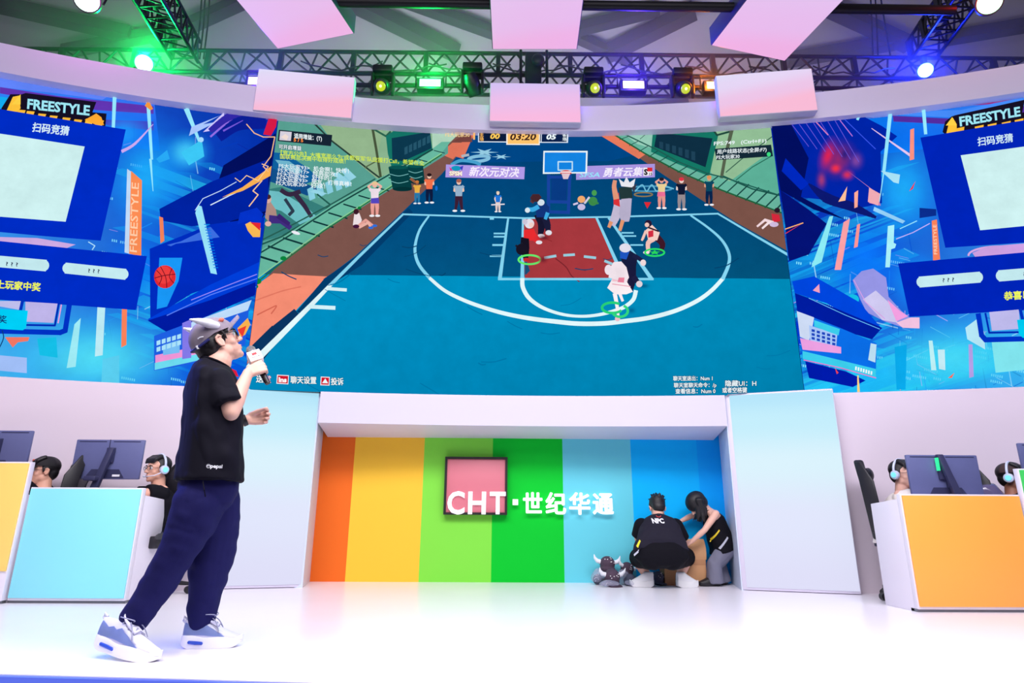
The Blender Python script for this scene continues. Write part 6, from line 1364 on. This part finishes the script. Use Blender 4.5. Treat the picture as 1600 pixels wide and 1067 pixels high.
text_obj('flag_print', 'CHT', M_ink, fl, f0 - fxx * .008 - mic_up * .004 + nface * .0006, fxx, mic_up, .007, width=.016)

# ================================================================== seated players
def headset(person, c, f, s=1.0, m=None, mic_side=1, boom=True):
    R = fr(f); M = mrot(R); P = lambda x, y, z: V3(R, c, x * s, y * s, z * s); hs = bpy.data.objects.new('headset', None); COL.objects.link(hs); hs.parent = person; hs.empty_display_size = .05
    m = m or mat('headset_pale', (206, 214, 236), .35)
    mb = MB(); mb.tube([P(.096 * math.cos(t), -.012, .03 + .105 * math.sin(t)) for t in [PI * k / 18 for k in range(19)]], .010, 10); mb.build('headband', m, hs)
    for k in (-1, 1):
        mb = MB(); mb.cyl(P(k * .080, -.006, -.008), P(k * .112, -.006, -.008), .040 * s, 20); e = mb.build('ear_cup', m, hs, bevel=.008)
        mb = MB(); mb.cyl(P(k * .112, -.006, -.008), P(k * .117, -.006, -.008), .024 * s, 16); mb.build('cup_light', mat('cup_cyan', (120, 200, 220), .3, emit=(110, 214, 230), strength=.7), e)
    if boom:
        k = mic_side; mb = MB(); mb.tube([P(k * .10, .01, -.03), P(k * .085, .07, -.062), P(k * .05, .115, -.072), P(k * .02, .122, -.072)], .0042, 8); mb.ell(P(k * .016, .122, -.072), (.012, .008, .008), M, 12, 8); mb.build('boom_mic', m, hs)
def cap_on(person, c, f, m, s=1.0, patchm=None):
    R = fr(f); M = mrot(R); P = lambda x, y, z: V3(R, c, x * s, y * s, z * s); cp = bpy.data.objects.new('cap', None); COL.objects.link(cp); cp.parent = person; cp.empty_display_size = .05
    mb = MB(); mb.loft([[P(.088 * math.cos(a) * math.cos(t), -.010 + .107 * math.cos(a) * math.sin(t), .040 + .088 * math.sin(a) ** .9) for t in [2 * PI * k / 24 for k in range(24)]] for a in [i / 7 * PI / 2 * .97 for i in range(8)]]); mb.build('crown', m, cp)
    mb = MB(); rg = []
    for i in range(6):
        t = i / 5; y = .080 + .075 * t; w = .075 * math.sqrt(max(.02, 1 - (t * .93) ** 2.4)); rg.append([P(w * u_, y - .02 * u_ ** 2 * (1 - t), .042 - .012 * t - .016 * u_ ** 2 + dz) for u_, dz in [(-1 + 2 * k / 8, .003) for k in range(9)] + [(1 - 2 * k / 8, -.003) for k in range(9)]])
    mb.loft(rg); mb.build('brim', m, cp)
    if patchm: mb = MB(); mb.ell(P(.02, .082, .088), (.018, .008, .012), M, 12, 8); mb.build('front_patch', patchm, cp)
def eyeglasses(person, c, f, m, s=1.0):
    R = fr(f); P = lambda x, y, z: V3(R, c, x * s, y * s, z * s); g = bpy.data.objects.new('glasses', None); COL.objects.link(g); g.parent = person; g.empty_display_size = .05
    for k in (-1, 1):
        mb = MB(); mb.tube([P(k * .032 + .022 * math.cos(t), .102 - .008 * abs(math.cos(t) * .5 + .5 * k), .002 + .017 * math.sin(t)) for t in [2 * PI * j / 16 for j in range(17)]], .002, 6); mb.build('rim', m, g)
        mb = MB(); mb.tube([P(k * .054, .094, .008), P(k * .080, .02, .012), P(k * .084, -.02, .004)], .002, 6); mb.build('temple', m, g)
    mb = MB(); mb.tube([P(-.010, .102, .004), P(.010, .102, .004)], .002, 6); mb.build('bridge', m, g)
def seated(label, hpx, hpy, Y, f, skin, shirt_m, pants_m, desk_z, hair=True, hair_kw=None, cap=None, capp=None, hs=None, glasses=None, chair_label='', chair_f=None, lean=.06, arms='desk', turn=0.0, chair_in=.09, mic_side=1):
    c = at(hpx, hpy, Y); f = Vector((f[0], f[1], 0)).normalized(); R = fr(f); r = R[0]
    bf = (Matrix.Rotation(turn, 3, 'Z') @ f).normalized(); br = fr(bf)[0]
    hipc = Vector((c.x, c.y, 0)) - bf * (.10 + lean) + Z * .55
    t = thing('person', label, 'person', (hipc.x, hipc.y, 0))
    neck = c - Z * .155 - bf * .03
    Sx = .175; sh = neck - Z * .045
    SR, SL = sh + br * Sx, sh - br * Sx
    mb = MB(); head(mb, c, f)
    mb.chain([neck - Z * .02, c - Z * .06 - f * .02], [.06, .055], 16)
    secs = [(hipc - Z * .08, br, bf, .17, .13), (hipc.lerp(sh, .35), br, bf, .155, .115), (hipc.lerp(sh, .75), br, bf, .175, .12), (sh, br, bf, .165, .09), (neck, br, bf, .08, .06)]
    rings_torso(mb, secs, 20)
    dz = desk_z + .045
    ER = SR + bf * .16 - Z * .235 + br * .05; EL = SL + bf * .16 - Z * .235 - br * .05
    WR = ER + bf * .22 - br * .07; WL = EL + bf * .22 + br * .07
    for p in (ER, EL, WR, WL): p.z = max(p.z, dz)
    arm(mb, SR, ER, WR); arm(mb, SL, EL, WL)
    cu = ((.3, .5, .3),) * 4
    hand(mb, WR, (bf * .95 - Z * .12), -Z, -br, cu); hand(mb, WL, (bf * .95 - Z * .12), -Z, br, cu)
    for s in (-1, 1):
        h = hipc + br * s * .09 - Z * .06; k = h + bf * .40 + br * s * .05; a = k - Z * .40 + bf * .03; k.z = .50; a.z = .09
        leg(mb, h, k, a); mb.chain([a, a + bf * .10 - Z * .05, a + bf * .17 - Z * .06], [.038, .034, .024], 12)
    mb.remesh('body', skin, t, voxel=.0065, smooth=3)
    face_parts(t, c, f)
    if hair: hair_short(t, c, f, **(hair_kw or {}))
    if cap: cap_on(t, c, f, cap, 1.03, capp)
    if hs: headset(t, c, f, 1.0, None, mic_side, hs == 2)
    if glasses: eyeglasses(t, c, f, glasses)
    mb = MB(); g = 1.16
    rings_torso(mb, [(cc, a, b, w * g + .01, d * g + .012) for cc, a, b, w, d in secs[:4]] + [(neck - Z * .01, br, bf, .085, .075)], 24)
    for S_, E_ in ((SR, ER), (SL, EL)): e = S_.lerp(E_, .72); mb.chain([S_.lerp(sh, .4) - Z * .005, S_ - Z * .018, S_.lerp(e, .6)], [.062, .066, .072], 16); mb.cone(S_.lerp(e, .5), e, .072, .076, 18)
    sh_o = mb.remesh('shirt', shirt_m, t, voxel=.008, smooth=10, disp=wrinkle(.006, 11, 11, 9, c.x))
    mb = MB(); rings_torso(mb, [(hipc - Z * .11, br, bf, .185, .15), (hipc + Z * .02, br, bf, .18, .145)], 20)
    for s in (-1, 1):
        h = hipc + br * s * .09 - Z * .06; k = h + bf * .40 + br * s * .05; a = k - Z * .40 + bf * .03; k.z = .50; a.z = .09; mb.chain([h, h.lerp(k, .5), k, k.lerp(a, .5), a.lerp(k, .1)], [.105, .095, .078, .068, .058], 14)
    mb.remesh('trousers', pants_m, t, voxel=.010, smooth=4)
    for s in (-1, 1):
        h = hipc + br * s * .09 - Z * .06; k = h + bf * .40 + br * s * .05; a = k - Z * .40 + bf * .03; a.z = 0; sneaker(t, a - bf * .06, a + bf * .21, 0, 0, MS, detail=False)
    cf = Vector((chair_f[0], chair_f[1], 0)).normalized() if chair_f else bf
    place_chair(hipc.x + cf.x * chair_in, hipc.y + cf.y * chair_in, yaw_of(cf), chair_label)
    return t, sh_o, c, R
M_tee = mat('tee_black', (14, 13, 22), .85, spec=.2); M_teew = mat('tee_white', (238, 228, 222), .85); M_jean = mat('jeans_dark', (38, 40, 60), .85)
M_thin = mat('thin_metal_rim', (70, 60, 64), .3, metal=.6)
M_capb = mat('cap_black', (18, 16, 22), .8); M_capbr = mat('cap_brown', (66, 46, 46), .8)
seated('seated player in black shirt with pale headset right of the cyan desk monitor', 246, 733, 5.76, (-.50, -.86), SKIN2, M_tee, M_jean, .80, hair_kw=dict(spiky=0, s=.97), hs=2, glasses=M_thin, chair_label='gaming chair under the player with pale headset behind cyan desk', chair_f=(-.35, -.94), mic_side=-1, turn=-.35)
seated('seated player in black cap behind the yellow desk', 68, 736, 5.65, (-.68, -.73), SKIN2, M_tee, M_jean, .90, cap=M_capb, capp=M_capp, glasses=M_thin, chair_label='gaming chair under the black capped player behind yellow desk', chair_f=(-.90, -.44), turn=-.55, chair_in=.14)
t_, sh_, c_, R__ = seated('seated player in white shirt half hidden by the orange desk monitor', 1411, 741, 5.62, (.34, -.94), SKIN, M_teew, M_jean, .80, hs=1, glasses=M_thin, chair_label='gaming chair under the white shirted player behind orange desk', chair_f=(.86, -.52), turn=.55, chair_in=.11)
seated('seated player in brown cap with headset at the right edge', 1583, 746, 5.50, (.58, -.81), SKIN3, M_tee, M_jean, .90, cap=M_capbr, capp=mat('cap_print', (226, 220, 220), .6), hs=1, glasses=M_gl, chair_label='gaming chair under the brown capped player at right edge', chair_f=(.92, -.38), turn=.5)

# ================================================================== helper crouching with back to us
hp = thing('person', 'helper in black shirt crouching with back turned beside the cardboard box', 'person', (1.64, 6.62, 0))
X_, Y_ = Vector((1, 0, 0)), Vector((0, 1, 0))
c = at(1027, 794, 6.70); fdir = Vector((-.02, .86, -.50)).normalized(); udir = Vector((0, .5, .86))
nk = at(1027, 812, 6.62); hip = at(1033, 868, 6.42); shc = at(1029, 822, 6.60)
bu = (nk - hip).normalized(); bfw = X_.cross(bu) * -1; bfw = bu.cross(X_).normalized() * -1
if bfw.y < 0: bfw = -bfw
mb = MB(); head(mb, c, fdir, udir, .98); mb.chain([nk, c - udir * .05 - fdir * .02], [.062, .056], 16)
secs = [(hip, X_, bfw, .17, .12), (hip.lerp(shc, .5), X_, bfw, .165, .12), (shc, X_, bfw, .18, .10), (nk, X_, bfw, .08, .06)]
rings_torso(mb, secs, 20)
SLx, SRx = shc - X_ * .175, shc + X_ * .175
EL_, ER_ = at(997, 841, 6.66), at(1068, 845, 6.66); WL_, WR_ = at(1008, 862, 6.84), at(1064, 858, 6.80)
arm(mb, SLx, EL_, WL_, .98); arm(mb, SRx, ER_, WR_, .98)
hand(mb, WL_, (.2, .8, -.4), (0, -.4, -.8), X_, ((.5, .7, .4),) * 4); hand(mb, WR_, (.3, .9, -.2), (-.6, .2, -.6), -X_, ((.5, .7, .4),) * 4)
legs = []
for sx, kp, ap in ((-1, at(997, 872, 6.76), at(1012, 903, 6.70)), (1, at(1072, 870, 6.76), at(1062, 903, 6.68))):
    h = hip + X_ * sx * .10 - Z * .02; leg(mb, h, kp, ap, 1.12); legs.append((h, kp, ap)); mb.chain([ap, ap + Vector((0, .05, -.04))], [.04, .03], 12)
mb.remesh('body', SKIN, hp, voxel=.0065, smooth=3)
hair_short(hp, c, fdir, udir, 1.02, fringe=False, spiky=40)
M_tee2 = mat('tee_charcoal', (34, 32, 46), .85, spec=.2, bump=.1, bump_scale=200); M_sleeve = mat('sleeve_black', (11, 10, 20), .85, spec=.2)
mb = MB()
# the shirt drapes over the back and flares open at the hem
rings_torso(mb, [(at(1033, 861, 6.39), X_, bfw, .285, .07), (at(1032, 849, 6.42), X_, bfw, .262, .10), (at(1031, 836, 6.48), X_, bfw, .225, .13), (at(1030, 824, 6.56), X_, bfw, .205, .125), (at(1029, 815, 6.60), X_, bfw, .165, .11), (at(1027, 808, 6.63), X_, bfw, .085, .08)], 28)
tee = mb.remesh('shirt', M_tee2, hp, voxel=.008, smooth=5, disp=wrinkle(.008, 8, 8, 10, 5.0))
for S_, E_ in ((SLx, EL_), (SRx, ER_)):
    mb = MB(); e = S_.lerp(E_, .88); mb.chain([S_ + Z * .0, S_.lerp(e, .6)], [.082, .078], 16); mb.cone(S_.lerp(e, .5), e, .078, .076, 18); mb.remesh('sleeve', M_sleeve, hp, voxel=.008, smooth=4)
M_shorts = mat('shorts_black', (11, 10, 20), .85, spec=.2)
mb = MB(); rings_torso(mb, [(at(1034, 888, 6.46), X_, Y_, .10, .08), (at(1034, 882, 6.44), X_, Y_, .20, .13), (at(1033, 871, 6.44), X_, Y_, .275, .15), (at(1033, 858, 6.43), X_, Y_, .25, .145), (at(1032, 846, 6.46), X_, Y_, .20, .13)], 24)
for h, kp, ap in legs: mb.chain([h + Z * .0, h.lerp(kp, .5), h.lerp(kp, .95)], [.12, .11, .10], 16)
sho = mb.remesh('shorts', M_shorts, hp, voxel=.009, smooth=5, disp=wrinkle(.006, 10, 10, 10, 2.0))
decal('shirt_print', 'NPC', M_print, tee, hp, at(1019.5, 817, 6.45), X_, Z, .062, .118, Y_, bold=.05)
mb = MB(); cn = at(1027, 797.5, 6.53)
me_ = tee.data; bvt = BVHTree.FromPolygons([pmat(hp) @ v.co for v in me_.vertices], [tuple(p.vertices) for p in me_.polygons]); pts = []
for k in range(11):
    a = PI + PI * k / 10; p = at(1027, 805.5, 6.56) + X_ * .022 * math.cos(a) + Z * .014 * math.sin(a); h = bvt.ray_cast(p - Y_ * .4, Y_)
    if h[0] is not None: pts.append(h[0] - Y_ * .002)
mb.tube(pts, .004, 6); mb.build('collar_print', mat('print_red', (214, 60, 60), .6), hp)
M_yel = mat('trim_yellow', (232, 226, 50), .6); M_grey = mat('trim_grey', (190, 192, 206), .6)
patch('shorts_stripe', M_yel, sho, hp, (at(994, 853, 6.3), at(999, 843, 6.3), at(1001, 845, 6.3), at(997, 856, 6.3)), Y_)
patch('shorts_trim', M_grey, sho, hp, (at(990, 866, 6.3), at(999, 858, 6.3), at(1000, 861, 6.3), at(991, 869, 6.3)), Y_)
MW = dict(MS); MW['sole'] = mat('trainer_sole', (244, 244, 246), .5); MW['upper'] = mat('trainer_white', (240, 240, 244), .55)
for (h, kp, ap), (hx, tx) in zip(legs, (((1016, 916.5), (-.92, .30)), ((1055, 917), (.93, .25)))):
    mb = MB(); mb.chain([ap + Z * .01, ap - Z * .05], [.045, .046], 14); mb.build('sock', mat('sock_black', (20, 18, 24), .8), hp)
    hg = Vector((ap.x, ap.y - .05, 0)); d = Vector((tx[0], tx[1], 0)).normalized(); sneaker(hp, hg - d * .05, hg + d * .195, 0.0, 0, MW, 1.3, detail=False)

# ================================================================== helper bending over the box
gp = thing('person', 'long haired helper in black vest and grey trousers bending over the box', 'person', (2.24, 6.86, 0))
gY = 6.86
hip = at(1130, 856, gY); shc = at(1111, 803, gY - .02); nk = at(1103, 795, gY - .02); c = at(1088, 789, gY - .06)
fd = Vector((-.62, -.05, -.78)).normalized(); ud = Vector((-.78, 0, .62))
bu = (shc - hip).normalized(); bx = Vector((0, -1, 0)); bfw = bx.cross(bu).normalized()
if bfw.x > 0: bfw = -bfw
mb = MB(); head(mb, c, fd, ud, .93); mb.chain([nk, c - ud * .04 - fd * .02], [.05, .048], 14)
secs = [(hip, bx, bfw, .15, .11), (hip.lerp(shc, .45), bx, bfw, .12, .09), (hip.lerp(shc, .85), bx, bfw, .145, .095), (shc, bx, bfw, .13, .07), (nk, bx, bfw, .06, .05)]
rings_torso(mb, secs, 20)
Sn, Sf = shc + bx * .145, shc - bx * .13
En = at(1101, 828, gY - .20); Wn = at(1081, 846, gY - .16); Ef = at(1080, 806, gY + .1); Wf = at(1064, 814, gY + .08)
for s_, e_, w_ in ((Sn, En, Wn), (Sf, Ef, Wf)): mb.chain([s_, s_.lerp(e_, .45), e_, e_.lerp(w_, .3), w_], [.042, .037, .030, .030, .021], 14)
hand(mb, Wn, (-.75, .35, -.45), (-.3, .3, -.9), (-.2, .9, .2), ((.5, .6, .4),) * 4, .9); hand(mb, Wf, (-.9, 0, -.3), (0, 0, -1), (0, -1, 0), ((.5, .6, .4),) * 4, .9)
glegs = []
for sy, kp, ap in ((-1, at(1116, 882, gY - .10), at(1117, 905, gY - .08)), (1, at(1122, 880, gY + .05), at(1128, 904, gY + .06))):
    h = hip + Vector((0, sy * .085, -.02)); leg(mb, h, kp, ap, .85); mb.chain([ap, ap + Vector((-.09, 0, -.05))], [.032, .026], 10); glegs.append((h, kp, ap))
mb.remesh('body', SKIN, gp, voxel=.006, smooth=3)
# long hair falling forward and down
R3 = fr(fd, ud); M3 = mrot(R3); HP3 = lambda x, y, z: V3(R3, c, x, y, z)
mb = MB(); mb.ell(HP3(0, -.025, .03), (.096, .118, .102), M3, 24, 16); mb.ell(HP3(0, -.06, -.01), (.08, .07, .085), M3, 20, 14); random.seed(12)
for k in range(26):
    a = random.uniform(-1.5, 1.5); sy = math.sin(a); st = c + Vector((.02 - .05 * random.random() + .05 * math.cos(a), sy * .085 - .01, .05)); mid = at(1079 + 14 * random.random() + 6, 795, gY - .06) + Vector((0, sy * .085, 0)); en = at(1084 + 16 * random.random(), 806 + 12 * random.random(), gY - .06) + Vector((0, sy * .07, 0))
    mb.chain([st, mid, mid.lerp(en, .5) + Vector((.004, 0, 0)), en], [.022, .020, .014, .004], 10)
for k in range(5): mb.chain([at(1096, 795, gY - .14), at(1097 + k, 806, gY - .15), at(1096 + 1.5 * k, 812 + 2 * k, gY - .15)], [.014, .009, .003], 8)
mb.remesh('hair', HAIR, gp, voxel=.006, smooth=2)
mb = MB()
rings_torso(mb, [(at(1128, 862, gY), bx, bfw, .185, .125), (at(1129, 851, gY), bx, bfw, .18, .135), (hip.lerp(shc, .45), bx, bfw, .155, .12), (hip.lerp(shc, .85), bx, bfw, .145, .105), (shc, bx, bfw, .115, .075), (nk - bu * .01, bx, bfw, .07, .06)], 24)
vest = mb.remesh('vest', M_tee, gp, voxel=.008, smooth=4, disp=wrinkle(.006, 9, 9, 9, 7.0))
M_gtr = mat('trousers_grey', (112, 112, 132), .8)
mb = MB(); rings_torso(mb, [(hip - Z * .06, bx, Vector((-1, 0, 0)), .15, .12), (hip + bu * .05, bx, bfw, .15, .115)], 20)
for h, kp, ap in glegs: mb.chain([h, h.lerp(kp, .6), kp], [.095, .085, .072], 14); mb.cone(kp, ap + Vector((0, 0, -.03)), .072, .098, 18)
mb.remesh('trousers', M_gtr, gp, voxel=.008, smooth=4, disp=wrinkle(.008, 14, 14, 5, 1.0))
MB_ = dict(MS); MB_['sole'] = mat('shoe_black_sole', (22, 20, 26), .5); MB_['upper'] = mat('shoe_black', (26, 22, 28), .5)
for h, kp, ap in glegs: g0 = Vector((ap.x + .05, ap.y, 0)); sneaker(gp, g0, g0 + Vector((-.24, -.03, 0)), 0, 0, MB_, detail=False)
patch('vest_stripe', mat('stripe_yellow', (236, 206, 40), .6), vest, gp, (at(1108.5, 846, 6.75), at(1120.5, 827, 6.75), at(1122, 829, 6.75), at(1110.5, 848, 6.75)), Y_, .008)
patch('vest_stripe', M_grey, vest, gp, (at(1121, 856, 6.75), at(1133, 838, 6.75), at(1135, 840, 6.75), at(1123.5, 858, 6.75)), Y_)
